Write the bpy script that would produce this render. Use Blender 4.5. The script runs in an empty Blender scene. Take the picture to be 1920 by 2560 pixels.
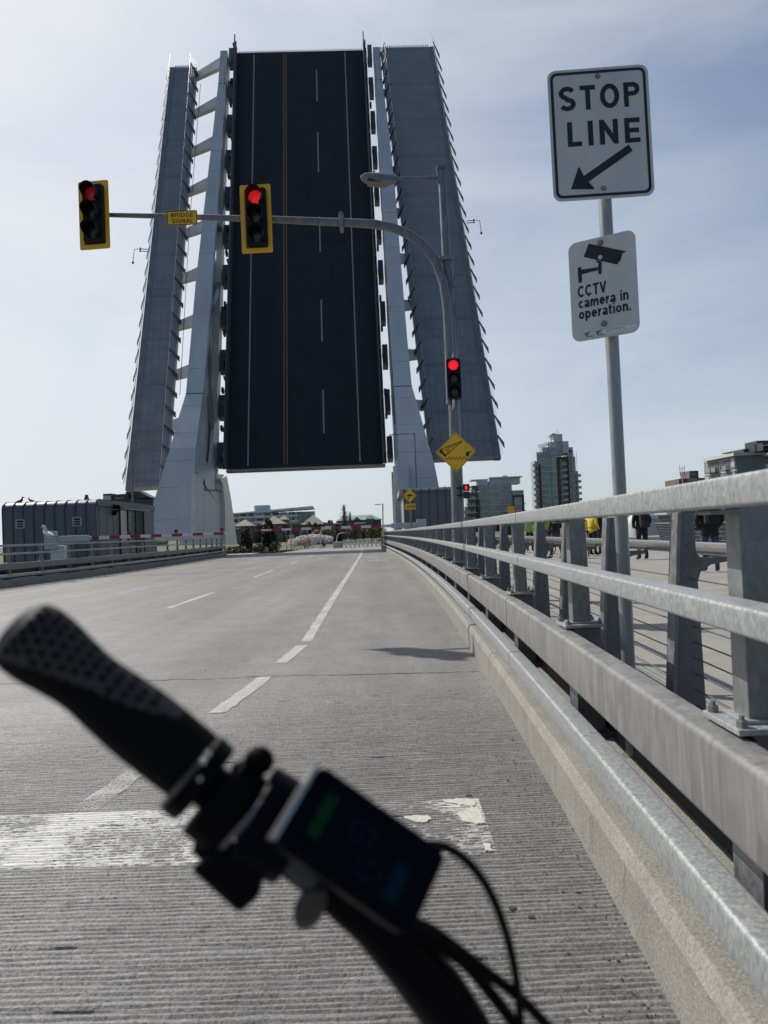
import bpy, bmesh, math, random
import numpy as np
from mathutils import Vector, Matrix, noise as mnoise
random.seed(7); rng = np.random.default_rng(7)
scene = bpy.context.scene
COL = scene.collection
rad = math.radians

# ------------------------------------------------------------------ camera
FPX, CX, CY, EYE = 1775.0, 960.0, 1280.0, 1.3        # photograph pixels (1920 x 2560), metres
PITCH, ROLL = rad(1.65), rad(2.2924)
_cp, _sp, _cr, _sr = math.cos(PITCH), math.sin(PITCH), math.cos(ROLL), math.sin(ROLL)
FW = Vector((0, _cp, _sp)); _u0 = Vector((0, -_sp, _cp)); _r0 = Vector((1, 0, 0))
RT = _cr * _r0 - _sr * _u0; UP = _sr * _r0 + _cr * _u0
EYEP = Vector((0, 0, EYE))
cd = bpy.data.cameras.new('camera'); cam = bpy.data.objects.new('camera', cd); COL.objects.link(cam)
cd.sensor_fit = 'VERTICAL'; cd.sensor_height = 24.0; cd.lens = FPX / 2560 * 24.0
cd.clip_start = 0.02; cd.clip_end = 6000
m = Matrix((RT, UP, -FW)).transposed().to_4x4(); m.translation = EYEP
cam.matrix_world = m
cd.dof.use_dof = True; cd.dof.focus_distance = 6.5; cd.dof.aperture_fstop = 3.9
scene.camera = cam

# ------------------------------------------------------------------ light
SUNDIR = Vector((-0.74, 0.60, 1.0)).normalized()
ELEV = math.asin(SUNDIR.z)
sl = bpy.data.lights.new('sun', 'SUN'); sl.energy = 4.6; sl.angle = rad(0.53); sl.color = (1.0, 0.955, 0.88)
so = bpy.data.objects.new('sun', sl); COL.objects.link(so)
so.rotation_euler = SUNDIR.to_track_quat('Z', 'Y').to_euler(); so.location = (-30, 20, 40)

world = bpy.data.worlds.new('World'); scene.world = world; world.use_nodes = True
nt = world.node_tree; N = nt.nodes; L = nt.links
for n in list(N): N.remove(n)
out = N.new('ShaderNodeOutputWorld'); bg = N.new('ShaderNodeBackground'); bg.inputs['Strength'].default_value = 0.105
sky = N.new('ShaderNodeTexSky'); sky.sky_type = 'NISHITA'; sky.sun_disc = False
sky.sun_elevation = ELEV; sky.sun_rotation = math.atan2(SUNDIR.x, SUNDIR.y)
sky.air_density = 1.0; sky.dust_density = 1.2; sky.ozone_density = 3.0
tc = N.new('ShaderNodeTexCoord')
mp = N.new('ShaderNodeMapping'); mp.inputs['Scale'].default_value = (1.0, 1.0, 3.2)
L.new(tc.outputs['Generated'], mp.inputs['Vector'])
n1 = N.new('ShaderNodeTexNoise'); n1.inputs['Scale'].default_value = 2.1; n1.inputs['Detail'].default_value = 7; n1.inputs['Roughness'].default_value = 0.55; n1.inputs['Distortion'].default_value = 0.6
L.new(mp.outputs[0], n1.inputs['Vector'])
r1 = N.new('ShaderNodeMapRange'); r1.inputs['From Min'].default_value = 0.38; r1.inputs['From Max'].default_value = 0.72
L.new(n1.outputs['Fac'], r1.inputs['Value'])
# thin high cloud is denser low down and round the sun
dt = N.new('ShaderNodeVectorMath'); dt.operation = 'DOT_PRODUCT'; dt.inputs[1].default_value = SUNDIR
L.new(tc.outputs['Generated'], dt.inputs[0])
gl = N.new('ShaderNodeMapRange'); gl.inputs['From Min'].default_value = 0.36; gl.inputs['From Max'].default_value = 0.95
L.new(dt.outputs['Value'], gl.inputs['Value'])
sx = N.new('ShaderNodeSeparateXYZ'); L.new(tc.outputs['Generated'], sx.inputs[0])
hz = N.new('ShaderNodeMapRange'); hz.inputs['From Min'].default_value = 0.0; hz.inputs['From Max'].default_value = 0.5; hz.inputs['To Min'].default_value = 0.62; hz.inputs['To Max'].default_value = 0.0
L.new(sx.outputs['Z'], hz.inputs['Value'])
def mth(op, a, b):
    k = N.new('ShaderNodeMath'); k.operation = op
    for i, q in enumerate((a, b)):
        if isinstance(q, (int, float)): k.inputs[i].default_value = q
        else: L.new(q, k.inputs[i])
    return k.outputs[0]
f = mth('ADD', mth('MULTIPLY', r1.outputs[0], 0.30), mth('MULTIPLY', gl.outputs[0], 0.60))
f = mth('ADD', f, mth('ADD', hz.outputs[0], 0.06))
bk = N.new('ShaderNodeMapRange'); bk.interpolation_type = 'SMOOTHSTEP'; bk.inputs['From Min'].default_value = -0.25; bk.inputs['From Max'].default_value = 0.45; bk.inputs['To Min'].default_value = 0.10
L.new(sx.outputs['Y'], bk.inputs['Value'])          # cloud bank ahead; sky behind the camera kept clear to cut fill on shaded faces
f = mth('MULTIPLY', mth('MINIMUM', f, 0.92), bk.outputs[0])
cm = N.new('ShaderNodeMix'); cm.data_type = 'RGBA'
L.new(f, cm.inputs['Factor']); L.new(sky.outputs[0], cm.inputs['A'])
cc = N.new('ShaderNodeMix'); cc.data_type = 'RGBA'; cc.inputs['A'].default_value = (6.1, 6.7, 7.4, 1); cc.inputs['B'].default_value = (8.1, 8.3, 8.5, 1)
L.new(gl.outputs[0], cc.inputs['Factor']); L.new(cc.outputs['Result'], cm.inputs['B'])
L.new(cm.outputs['Result'], bg.inputs['Color']); L.new(bg.outputs[0], out.inputs['Surface'])

scene.view_settings.view_transform = 'Standard'; scene.view_settings.look = 'None'
scene.view_settings.exposure = 0.0; scene.view_settings.gamma = 1.0
scene.cycles.use_denoising = True
scene.cycles.max_bounces = 6
scene.render.film_transparent = False

# ------------------------------------------------------------------ helpers
def ray(x, y): return FW + RT * ((x - CX) / FPX) + UP * ((CY - y) / FPX)
def at(x, y, Y):
    q = ray(x, y); return EYEP + q * (Y / q.y)
def gz(x, y, z=0.0):
    q = ray(x, y); return EYEP + q * ((z - EYE) / q.z)
def path(Y, o=0.0):
    Y2 = min(Y, 46.0)
    b = 0.633 + 0.044 * Y2 - 0.00189 * Y2 * Y2 + 1.4577e-5 * Y2 ** 3
    return b + (Y - Y2) * -0.037 + o
_LP = [(-20, -13.2), (15, -13.0), (23, -12.5), (28, -12.0), (40, -11.75), (50, -12.1), (58, -12.6), (80, -13.5)]
def lpath(Y, o=0.0):
    xs = [a for a, b in _LP]; ys = [b for a, b in _LP]
    s = 0
    for k in (-3, -1.5, 0, 1.5, 3): s += float(np.interp(Y + k, xs, ys))
    return s / 5 - o

MATS = {}
def mat(name, col, rough=0.6, metal=0.0, var=0.0, vscale=4.0, bump=0.0, bscale=40.0, emit=0.0, col2=None, spec=0.5, stretch=None, detail=6, fine=0.0, fscale=150.0):
    if name in MATS: return MATS[name]
    m = bpy.data.materials.new(name); m.use_nodes = True; MATS[name] = m
    t = m.node_tree; b = t.nodes['Principled BSDF']; lk = t.links
    b.inputs['Roughness'].default_value = rough; b.inputs['Metallic'].default_value = metal
    b.inputs['Specular IOR Level'].default_value = spec
    c = (*col, 1)
    b.inputs['Base Color'].default_value = c
    if var or bump or fine:
        tcn = t.nodes.new('ShaderNodeTexCoord'); src = tcn.outputs['Object']
        if stretch:
            mpn = t.nodes.new('ShaderNodeMapping'); mpn.inputs['Scale'].default_value = stretch
            lk.new(src, mpn.inputs[0]); src = mpn.outputs[0]
    if var:
        nz = t.nodes.new('ShaderNodeTexNoise'); nz.inputs['Scale'].default_value = vscale; nz.inputs['Detail'].default_value = detail; nz.inputs['Roughness'].default_value = 0.62
        lk.new(src, nz.inputs['Vector'])
        mr = t.nodes.new('ShaderNodeMapRange'); mr.inputs['From Min'].default_value = 0.3; mr.inputs['From Max'].default_value = 0.7
        lk.new(nz.outputs['Fac'], mr.inputs['Value'])
        mx = t.nodes.new('ShaderNodeMix'); mx.data_type = 'RGBA'
        c2 = col2 or tuple(x * (1 - var) for x in col)
        mx.inputs['A'].default_value = (*c2, 1); mx.inputs['B'].default_value = (*[min(1, x * (1 + var * 0.6)) for x in col], 1)
        lk.new(mr.outputs[0], mx.inputs['Factor']); res = mx.outputs['Result']
        if fine:
            n3 = t.nodes.new('ShaderNodeTexNoise'); n3.inputs['Scale'].default_value = fscale; n3.inputs['Detail'].default_value = 2
            lk.new(src, n3.inputs['Vector'])
            m3 = t.nodes.new('ShaderNodeMapRange'); m3.inputs['From Min'].default_value = 0.3; m3.inputs['From Max'].default_value = 0.7; m3.inputs['To Min'].default_value = 1 - fine; m3.inputs['To Max'].default_value = 1 + fine
            lk.new(n3.outputs['Fac'], m3.inputs['Value'])
            vm = t.nodes.new('ShaderNodeVectorMath'); vm.operation = 'SCALE'
            lk.new(res, vm.inputs[0]); lk.new(m3.outputs[0], vm.inputs['Scale']); res = vm.outputs[0]
        lk.new(res, b.inputs['Base Color'])
    if bump:
        n2 = t.nodes.new('ShaderNodeTexNoise'); n2.inputs['Scale'].default_value = bscale; n2.inputs['Detail'].default_value = 5
        lk.new(src, n2.inputs['Vector'])
        bp = t.nodes.new('ShaderNodeBump'); bp.inputs['Strength'].default_value = bump; bp.inputs['Distance'].default_value = 0.01
        lk.new(n2.outputs['Fac'], bp.inputs['Height']); lk.new(bp.outputs[0], b.inputs['Normal'])
    if emit:
        b.inputs['Emission Color'].default_value = c; b.inputs['Emission Strength'].default_value = emit
    return m

class MB:
    def __init__(s, fr=None):
        s.v = []; s.f = []; s.m = []; s.sm = []; s.fr = fr
    def P(s, p):
        if s.fr is None: return Vector(p)
        O, A, B, Nn = s.fr; return O + A * p[0] + B * p[1] + Nn * p[2]
    def add(s, vs, fs, m=0, sm=False):
        k = len(s.v); s.v += [tuple(s.P(p)) for p in vs]
        for f in fs:
            s.f.append([k + i for i in f]); s.m.append(m); s.sm.append(sm)
        return s
    def box(s, x0, x1, y0, y1, z0, z1, m=0):
        vs = [(x, y, z) for z in (z0, z1) for y in (y0, y1) for x in (x0, x1)]
        return s.add(vs, [(0, 2, 3, 1), (4, 5, 7, 6), (0, 1, 5, 4), (2, 6, 7, 3), (0, 4, 6, 2), (1, 3, 7, 5)], m)
    def poly(s, pts, z0, z1, m=0, sm=False):
        n = len(pts)
        vs = [(p[0], p[1], z0) for p in pts] + [(p[0], p[1], z1) for p in pts]
        fs = [tuple(range(n - 1, -1, -1)), tuple(range(n, 2 * n))]
        s.add(vs, fs, m)
        k = len(s.v) - 2 * n
        for i in range(n):
            j = (i + 1) % n
            s.f.append([k + i, k + j, k + n + j, k + n + i]); s.m.append(m); s.sm.append(sm)
        return s
    def hexa(s, a, b, m=0):           # two loops of equal length joined (world or local points)
        n = len(a); s.add(list(a) + list(b), [tuple(range(n - 1, -1, -1)), tuple(range(n, 2 * n))] + [(i, (i + 1) % n, n + (i + 1) % n, n + i) for i in range(n)], m); return s
    def tube(s, pts, r, n=10, m=0, cap=True):
        pts = [Vector(p) for p in pts]; rs = r if isinstance(r, (list, tuple)) else [r] * len(pts)
        vs = []; fs = []; prev = None
        for i, p in enumerate(pts):
            d = (pts[min(i + 1, len(pts) - 1)] - pts[max(i - 1, 0)]).normalized()
            if prev is None:
                x = d.orthogonal().normalized()
            else:
                x = (prev - d * prev.dot(d)); x = x.normalized() if x.length > 1e-6 else d.orthogonal().normalized()
            prev = x; y = d.cross(x)
            for k in range(n):
                a = 2 * math.pi * k / n; vs.append(tuple(p + (x * math.cos(a) + y * math.sin(a)) * rs[i]))
        for i in range(len(pts) - 1):
            for k in range(n):
                k2 = (k + 1) % n; fs.append((i * n + k, i * n + k2, (i + 1) * n + k2, (i + 1) * n + k))
        s.add(vs, fs, m, True)
        if cap:
            k = len(s.v) - len(vs)
            s.f.append([k + i for i in range(n - 1, -1, -1)]); s.m.append(m); s.sm.append(False)
            e = k + (len(pts) - 1) * n; s.f.append([e + i for i in range(n)]); s.m.append(m); s.sm.append(False)
        return s
    def lathe(s, prof, c=(0, 0, 0), ax=2, n=20, m=0, a0=0.0, a1=2 * math.pi):
        full = abs(a1 - a0 - 2 * math.pi) < 1e-6; cnt = n if full else n + 1
        vs = []; fs = []
        for r, h in prof:
            for k in range(cnt):
                a = a0 + (a1 - a0) * k / n; u, w = r * math.cos(a), r * math.sin(a)
                q = [0, 0, 0]; q[ax] = h; q[(ax + 1) % 3] = u; q[(ax + 2) % 3] = w
                vs.append((c[0] + q[0], c[1] + q[1], c[2] + q[2]))
        for i in range(len(prof) - 1):
            for k in range(n):
                k2 = (k + 1) % cnt; fs.append((i * cnt + k, i * cnt + k2, (i + 1) * cnt + k2, (i + 1) * cnt + k))
        return s.add(vs, fs, m, True)
    def ball(s, c, r, m=0, nu=14, nv=9):
        if not isinstance(r, (tuple, list)): r = (r, r, r)
        vs = [(c[0], c[1], c[2] - r[2])]; fs = []
        for j in range(1, nv):
            t = -math.pi / 2 + math.pi * j / nv
            for k in range(nu):
                a = 2 * math.pi * k / nu
                vs.append((c[0] + r[0] * math.cos(t) * math.cos(a), c[1] + r[1] * math.cos(t) * math.sin(a), c[2] + r[2] * math.sin(t)))
        vs.append((c[0], c[1], c[2] + r[2])); e = len(vs) - 1
        for k in range(nu):
            k2 = (k + 1) % nu
            fs.append((0, 1 + k2, 1 + k)); fs.append((e, e - nu + k, e - nu + k2))
            for j in range(nv - 2): fs.append((1 + j * nu + k, 1 + j * nu + k2, 1 + (j + 1) * nu + k2, 1 + (j + 1) * nu + k))
        return s.add(vs, fs, m, True)
    def strip(s, prof, Y0, Y1, pf, step=0.5, m=0, sm=True, xs=1):
        n = max(1, int(math.ceil((Y1 - Y0) / step))); vs = []; fs = []; c = len(prof)
        for i in range(n + 1):
            Y = Y0 + (Y1 - Y0) * i / n
            vs += [(pf(Y, o), Y, z) for o, z in prof]
        for i in range(n):
            for k in range(c):
                k2 = (k + 1) % c; fs.append((i * c + k, i * c + k2, (i + 1) * c + k2, (i + 1) * c + k))
        s.add(vs, fs, m, sm)
        s.add(vs[:c], [tuple(range(c))], m); s.add(vs[-c:], [tuple(range(c - 1, -1, -1))], m)
        return s
    def text(s, body, a0, a1, b0, b1, n0, m=0, bold=0.0, th=0.0008, spacing=1.0):
        cu = bpy.data.curves.new('lettering', 'FONT'); cu.body = body; cu.offset = bold; cu.align_x = 'CENTER'; cu.space_line = 0.9; cu.space_character = spacing
        cu.resolution_u = 5
        o = bpy.data.objects.new('lettering', cu); COL.objects.link(o)
        me = o.evaluated_get(bpy.context.evaluated_depsgraph_get()).to_mesh()
        co = [v.co.copy() for v in me.vertices]; pl = [tuple(p.vertices) for p in me.polygons]
        bpy.data.objects.remove(o); bpy.data.curves.remove(cu)
        x0 = min(c.x for c in co); x1 = max(c.x for c in co); y0 = min(c.y for c in co); y1 = max(c.y for c in co)
        vs = [(a0 + (c.x - x0) / (x1 - x0) * (a1 - a0), b0 + (c.y - y0) / (y1 - y0) * (b1 - b0), n0 + th) for c in co]
        return s.add(vs, pl, m)
    def build(s, name, mats, parent=None, bevel=0.0, label=None, fix=False, seg=2):
        me = bpy.data.meshes.new(name)
        me.from_pydata(s.v, [], s.f)
        if not isinstance(mats, (list, tuple)): mats = [mats]
        for q in mats: me.materials.append(q)
        me.polygons.foreach_set('material_index', s.m); me.polygons.foreach_set('use_smooth', s.sm)
        me.update()
        if fix:
            bm = bmesh.new(); bm.from_mesh(me); bmesh.ops.recalc_face_normals(bm, faces=bm.faces); bm.to_mesh(me); bm.free()
        if any(s.sm): me.set_sharp_from_angle(angle=rad(38))
        o = bpy.data.objects.new(name, me); COL.objects.link(o)
        if parent is not None: hang(o, parent)
        if bevel:
            b = o.modifiers.new('bevel', 'BEVEL'); b.width = bevel; b.segments = seg; b.limit_method = 'ANGLE'; b.angle_limit = rad(40)
        if label: o['label'] = label
        return o

ORG = {}
def hang(o, parent):
    o.parent = parent
    w = ORG.get(parent.name, Vector((0, 0, 0)))
    o.location = o.location - w
def thing(name, label, cat, loc=(0, 0, 0), group=None):
    o = bpy.data.objects.new(name, None); COL.objects.link(o); o.location = loc; o.empty_display_size = 0.2
    ORG[o.name] = Vector(loc)
    return tag(o, label, cat, group)
def tag(o, label, cat, group=None):
    o['label'] = label; o['category'] = cat
    if group: o['group'] = group
    return o
def struct(o, label=None):
    o['kind'] = 'structure'
    if label: o['label'] = label
    return o
def dup(root, loc, label=None, rotz=None):
    r = root.copy(); COL.objects.link(r); r.location = loc
    if rotz is not None: r.rotation_euler = (0, 0, rotz)
    if label: r['label'] = label
    for ch in list(root.children):
        c = ch.copy(); COL.objects.link(c); c.parent = r
        for g in list(ch.children):
            d = g.copy(); COL.objects.link(d); d.parent = c
    return r
def repeat(o, parent, pts, base, yaw=None):      # copies of one part along a list of points
    for p in pts:
        c = o.copy(); COL.objects.link(c); c.parent = parent; c.location = o.location + (Vector(p) - Vector(base))
        for g in list(o.children):
            d = g.copy(); COL.objects.link(d); d.parent = c
def frame(c, yaw=0.0, tilt=0.0):
    A = Vector((math.cos(yaw), -math.sin(yaw), 0)); B = Vector((0, 0, 1)); Nn = A.cross(B)
    if tilt:
        B2 = B * math.cos(tilt) + A * math.sin(tilt); A = A * math.cos(tilt) - B * math.sin(tilt); B = B2
    return (Vector(c), A, B, Nn)
def rr(x0, x1, z0, z1, r, k=4):
    pts = []
    for cx, cz, a in ((x1 - r, z0 + r, -90), (x1 - r, z1 - r, 0), (x0 + r, z1 - r, 90), (x0 + r, z0 + r, 180)):
        for i in range(k + 1):
            t = rad(a + 90 * i / k); pts.append((cx + r * math.cos(t), cz + r * math.sin(t)))
    return pts


# drawn sign lettering: strokes in a box of cap height 1
def _arc(cx, cy, rx, ry, a0, a1, n=14): return [(cx + rx * math.cos(rad(a0 + (a1 - a0) * i / n)), cy + ry * math.sin(rad(a0 + (a1 - a0) * i / n))) for i in range(n + 1)]
def glyph(ch, w):
    h = w / 2; t_, xh = 1 - h, 0.72
    xm = xh - h
    G = {
    'S': (.66, [_arc(.33, .73 - h * .1, .33 - h, .27 - h * .9, 22, 270) [:-1] + _arc(.33, .275, .33 - h, .275 - h, 90, -158)]),
    'T': (.62, [[(0, t_), (.62, t_)], [(.31, t_), (.31, 0)]]),
    'O': (.76, [_arc(.38, .5, .38 - h, .5 - h, 90, 450, 32)]),
    'P': (.64, [[(h, 0), (h, 1)], [(h, t_), (.36, t_)] + _arc(.36, .72, .28 - h, .28 - h, 90, -90) + [(h, .44 + h)]]),
    'L': (.54, [[(h, 1), (h, 0)], [(h, h), (.54, h)]]),
    'I': (w, [[(h, 0), (h, 1)]]),
    'N': (.70, [[(h, 0), (h, 1)], [(.70 - h, 0), (.70 - h, 1)], [(h, 1 - h * .6), (.70 - h, h * .6)]]),
    'E': (.58, [[(h, 0), (h, 1)], [(h, t_), (.58, t_)], [(h, .5), (.54, .5)], [(h, h), (.58, h)]]),
    'B': (.66, [[(h, 0), (h, 1)], [(h, t_), (.36, t_)] + _arc(.36, .735, .26 - h, .265 - h, 90, -90) + [(h, .5)], [(h, .5), (.37, .5)] + _arc(.37, .265, .29 - h, .265 - h, 90, -90) + [(h, h)]]),
    'R': (.68, [[(h, 0), (h, 1)], [(h, t_), (.37, t_)] + _arc(.37, .72, .29 - h, .28 - h, 90, -90) + [(h, .44 + h)], [(.36, .46), (.62, 0)]]),
    'D': (.70, [[(h, 0), (h, 1)], [(h, t_), (.32, t_)] + _arc(.32, .5, .38 - h, .5 - h, 90, -90) + [(h, h)]]),
    'G': (.74, [_arc(.38, .5, .38 - h, .5 - h, 40, 360 - 6, 26), [(.74 - h, .46), (.74 - h, .06)], [(.42, .46), (.74 - h, .46)]]),
    'C': (.72, [_arc(.38, .5, .38 - h, .5 - h, 42, 318, 26)]),
    'A': (.74, [[(h * .9, 0), (.37, .97)], [(.74 - h * .9, 0), (.37, .97)], [(.16, .30), (.58, .30)]]),
    'U': (.68, [[(h, 1), (h, .34)] + _arc(.34, .34, .34 - h, .34 - h, 180, 360) + [(.68 - h, 1)]]),
    'V': (.70, [[(h * .9, 1), (.35, .03)], [(.70 - h * .9, 1), (.35, .03)]]),
    'c': (.54, [_arc(.28, .36, .28 - h, .36 - h, 42, 318, 22)]),
    'a': (.55, [[(.55 - h, 0), (.55 - h, .46)] + _arc(.275, .47, .275 - h, .25 - h, 0, 165), _arc(.25, .20, .25 - h, .20 - h, 90, 270) + [(.40, h), (.55 - h, .14)], [(.25, .40 - h), (.55 - h, .40 - h)]]),
    'm': (.88, [[(h, 0), (h, xh)], [(h, .42)] + _arc(.285, .45, .205 - h * .9, .27 - h, 170, 0) + [(.49 - h, 0)], [(.49 - h, .42)] + _arc(.665, .45, .215 - h, .27 - h, 170, 0) + [(.88 - h, 0)]]),
    'e': (.57, [[(h * 1.3, .36), (.57 - h, .36)] + _arc(.285, .36, .285 - h, .36 - h, 0, 315, 24)]),
    'r': (.37, [[(h, 0), (h, xh)], [(h, .38)] + _arc(.33, .40, .25 - h, .32 - h, 165, 80)]),
    'i': (w, [[(h, 0), (h, xh)], [(h, .84), (h, 1.0)]]),
    'n': (.56, [[(h, 0), (h, xh)], [(h, .42)] + _arc(.30, .45, .26 - h, .27 - h, 165, 0) + [(.56 - h, 0)]]),
    'o': (.58, [_arc(.29, .36, .29 - h, .36 - h, 90, 450, 28)]),
    'p': (.58, [[(h, -.26), (h, xh)], _arc(.30, .36, .28 - h, .36 - h, 90, 450, 28)]),
    't': (.36, [[(.14, .92), (.14, .20)] + _arc(.27, .20, .13, .20 - h, 180, 285), [(0, xm), (.34, xm)]]),
    '.': (w, [[(h, 0), (h, w)]]), ' ': (.30, [])}
    return G[ch]
def signtext(mb, body, a0, a1, b0, b1, wt=.17, gap=.14, th=0.0006, m=0, lift=0.0):
    tot = sum(glyph(c, wt)[0] for c in body) + gap * (len(body) - 1); sx_ = (a1 - a0) / tot; sy_ = b1 - b0; x = 0.0; k = 0
    for c in body:
        gw, strokes = glyph(c, wt)
        for st_ in strokes:
            P_ = [Vector((x + p[0], p[1])) for i, p in enumerate(st_) if not i or (Vector(p) - Vector(st_[i - 1])).length > 1e-4]; L_, R_ = [], []
            closed = (P_[0] - P_[-1]).length < 1e-4
            for i, p in enumerate(P_):
                if closed: d0, d1 = (P_[i] - P_[i - 1 if i else -2]), (P_[i + 1 if i < len(P_) - 1 else 1] - P_[i])
                else: d0 = P_[i] - P_[i - 1] if i else P_[1] - P_[0]; d1 = P_[i + 1] - P_[i] if i < len(P_) - 1 else d0
                d0.normalize(); d1.normalize(); t2 = (d0 + d1); t2.normalize(); n_ = Vector((-t2.y, t2.x)); q = wt / 2 / max(.5, n_.dot(Vector((-d0.y, d0.x))))
                L_.append(p + n_ * q); R_.append(p - n_ * q)
            z = th + lift + (k % 4) * th * .35; k += 1
            mb.add([(a0 + p.x * sx_, b0 + p.y * sy_, z) for p in L_] + [(a0 + p.x * sx_, b0 + p.y * sy_, z) for p in R_], [(i, len(P_) + i, len(P_) + i + 1, i + 1) for i in range(len(P_) - 1)], m)
        x += gw + gap

# ------------------------------------------------------------------ materials
def galv(name, c0, c1, scale, metal=0.35, rough=0.45, stretch=(1, 1, 0.45), streak=0.0):
    m = mat(name, c1, rough, metal); t = m.node_tree; b = t.nodes['Principled BSDF']; lk = t.links
    tcn = t.nodes.new('ShaderNodeTexCoord'); mpn = t.nodes.new('ShaderNodeMapping'); mpn.inputs['Scale'].default_value = stretch
    lk.new(tcn.outputs['Object'], mpn.inputs[0])
    nz = t.nodes.new('ShaderNodeTexNoise'); nz.inputs['Scale'].default_value = scale; nz.inputs['Detail'].default_value = 3; nz.inputs['Distortion'].default_value = 1.6
    lk.new(mpn.outputs[0], nz.inputs['Vector'])
    vo = t.nodes.new('ShaderNodeTexVoronoi'); vo.inputs['Scale'].default_value = scale * 1.3; lk.new(mpn.outputs[0], vo.inputs['Vector'])
    ad = t.nodes.new('ShaderNodeMix'); ad.data_type = 'RGBA'; ad.inputs['Factor'].default_value = 0.35
    lk.new(nz.outputs['Fac'], ad.inputs['A']); lk.new(vo.outputs['Color'], ad.inputs['B'])
    bw = t.nodes.new('ShaderNodeRGBToBW'); lk.new(ad.outputs['Result'], bw.inputs[0])
    cr = t.nodes.new('ShaderNodeMapRange'); cr.inputs['From Min'].default_value = 0.33; cr.inputs['From Max'].default_value = 0.66
    lk.new(bw.outputs[0], cr.inputs['Value'])
    mx = t.nodes.new('ShaderNodeMix'); mx.data_type = 'RGBA'; mx.inputs['A'].default_value = (*c0, 1); mx.inputs['B'].default_value = (*c1, 1)
    lk.new(cr.outputs[0], mx.inputs['Factor']); res = mx.outputs['Result']
    if streak:
        m2 = t.nodes.new('ShaderNodeMapping'); m2.inputs['Scale'].default_value = (1, 1, 0.06); lk.new(tcn.outputs['Object'], m2.inputs[0])
        n2 = t.nodes.new('ShaderNodeTexNoise'); n2.inputs['Scale'].default_value = 60; n2.inputs['Detail'].default_value = 4; lk.new(m2.outputs[0], n2.inputs['Vector'])
        r2 = t.nodes.new('ShaderNodeMapRange'); r2.inputs['From Min'].default_value = 0.35; r2.inputs['From Max'].default_value = 0.7; r2.inputs['To Min'].default_value = 1 - streak; r2.inputs['To Max'].default_value = 1 + streak
        lk.new(n2.outputs['Fac'], r2.inputs['Value'])
        vm = t.nodes.new('ShaderNodeVectorMath'); vm.operation = 'SCALE'; lk.new(res, vm.inputs[0]); lk.new(r2.outputs[0], vm.inputs['Scale']); res = vm.outputs[0]
    lk.new(res, b.inputs['Base Color'])
    rg = t.nodes.new('ShaderNodeMapRange'); rg.inputs['To Min'].default_value = rough - 0.1; rg.inputs['To Max'].default_value = rough + 0.15
    lk.new(cr.outputs[0], rg.inputs['Value']); lk.new(rg.outputs[0], b.inputs['Roughness'])
    bp = t.nodes.new('ShaderNodeBump'); bp.inputs['Strength'].default_value = 0.05; bp.inputs['Distance'].default_value = 0.003
    lk.new(nz.outputs['Fac'], bp.inputs['Height']); lk.new(bp.outputs[0], b.inputs['Normal'])
    return m
M_GALV = galv('galvanised_steel', (0.285, 0.30, 0.302), (0.385, 0.395, 0.39), 80, stretch=(1, 1, 0.6))
M_GALVB = galv('weathered_galvanised_steel', (0.19, 0.188, 0.18), (0.245, 0.24, 0.228), 9, metal=0.2, rough=0.55, streak=0.13)
M_POST = galv('galvanised_post_steel', (0.16, 0.165, 0.168), (0.24, 0.245, 0.245), 40, metal=0.3)
M_WEB = galv('shaded_plate_steel', (0.11, 0.115, 0.12), (0.17, 0.175, 0.18), 40, metal=0.25)  # post steel again, with the shade on the webs put into its colour
M_MAST = galv('shade_dark_mast_steel', (0.115, 0.12, 0.13), (0.19, 0.20, 0.21), 14, metal=0.3, rough=0.4, stretch=(1, 1, 0.2))  # pole steel darkened; the mast's shaded side is in this colour
M_SS = mat('brushed_stainless', (0.52, 0.51, 0.48), 0.28, 0.9, var=0.15, vscale=30)
M_DARK = mat('dark_rubber_gap', (0.012, 0.012, 0.012), 0.8)
M_SLEEVE = mat('dark_sleeve_steel', (0.02, 0.02, 0.02), 0.6, 0.3)
M_KERB = mat('kerb_concrete', (0.25, 0.236, 0.208), 0.85, var=0.18, vscale=4, bump=0.4, bscale=110, fine=0.22, fscale=90)
M_KTOP = mat('kerb_top_concrete', (0.20, 0.18, 0.15), 0.9, var=0.35, vscale=6, bump=0.3, bscale=90, fine=0.2, fscale=120)
M_WALK = mat('walkway_concrete', (0.26, 0.245, 0.215), 0.85, var=0.2, vscale=2.5, bump=0.2, bscale=80)
M_WHITE = mat('white_bridge_paint', (0.50, 0.515, 0.53), 0.45, var=0.14, vscale=0.5, stretch=(1, 1, .22))
M_CREAM = mat('cream_bridge_paint', (0.62, 0.60, 0.54), 0.5, var=0.12, vscale=0.8)
M_BLK = mat('black_plastic', (0.008, 0.008, 0.009), 0.6, spec=0.25)
M_YEL = mat('yellow_enamel', (0.86, 0.47, 0.010), 0.45, var=0.06, vscale=6)
M_YELD = mat('olive_backplate', (0.09, 0.065, 0.012), 0.6, var=0.2)
M_INK = mat('black_sign_ink', (0.008, 0.008, 0.010), 0.5)
M_SIGNW = mat('white_reflective_sheet', (0.52, 0.52, 0.50), 0.4, var=0.09, vscale=5, stretch=(1, 1, .35))
M_ALU = mat('sign_aluminium', (0.5, 0.5, 0.5), 0.4, 0.8)
M_POLE = galv('galvanised_pole', (0.21, 0.22, 0.225), (0.33, 0.34, 0.345), 14, metal=0.4, stretch=(1, 1, 0.2))
M_RED = mat('lit_red_lens', (1.0, 0.015, 0.022), 0.3, emit=0.8)
M_REDDIM = mat('barrier_lamp_red', (0.20, 0.006, 0.010), 0.25)
M_AMB = mat('dark_amber_lens', (0.025, 0.02, 0.005), 0.3)
M_GRN = mat('dark_green_lens', (0.004, 0.02, 0.016), 0.3)
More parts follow.
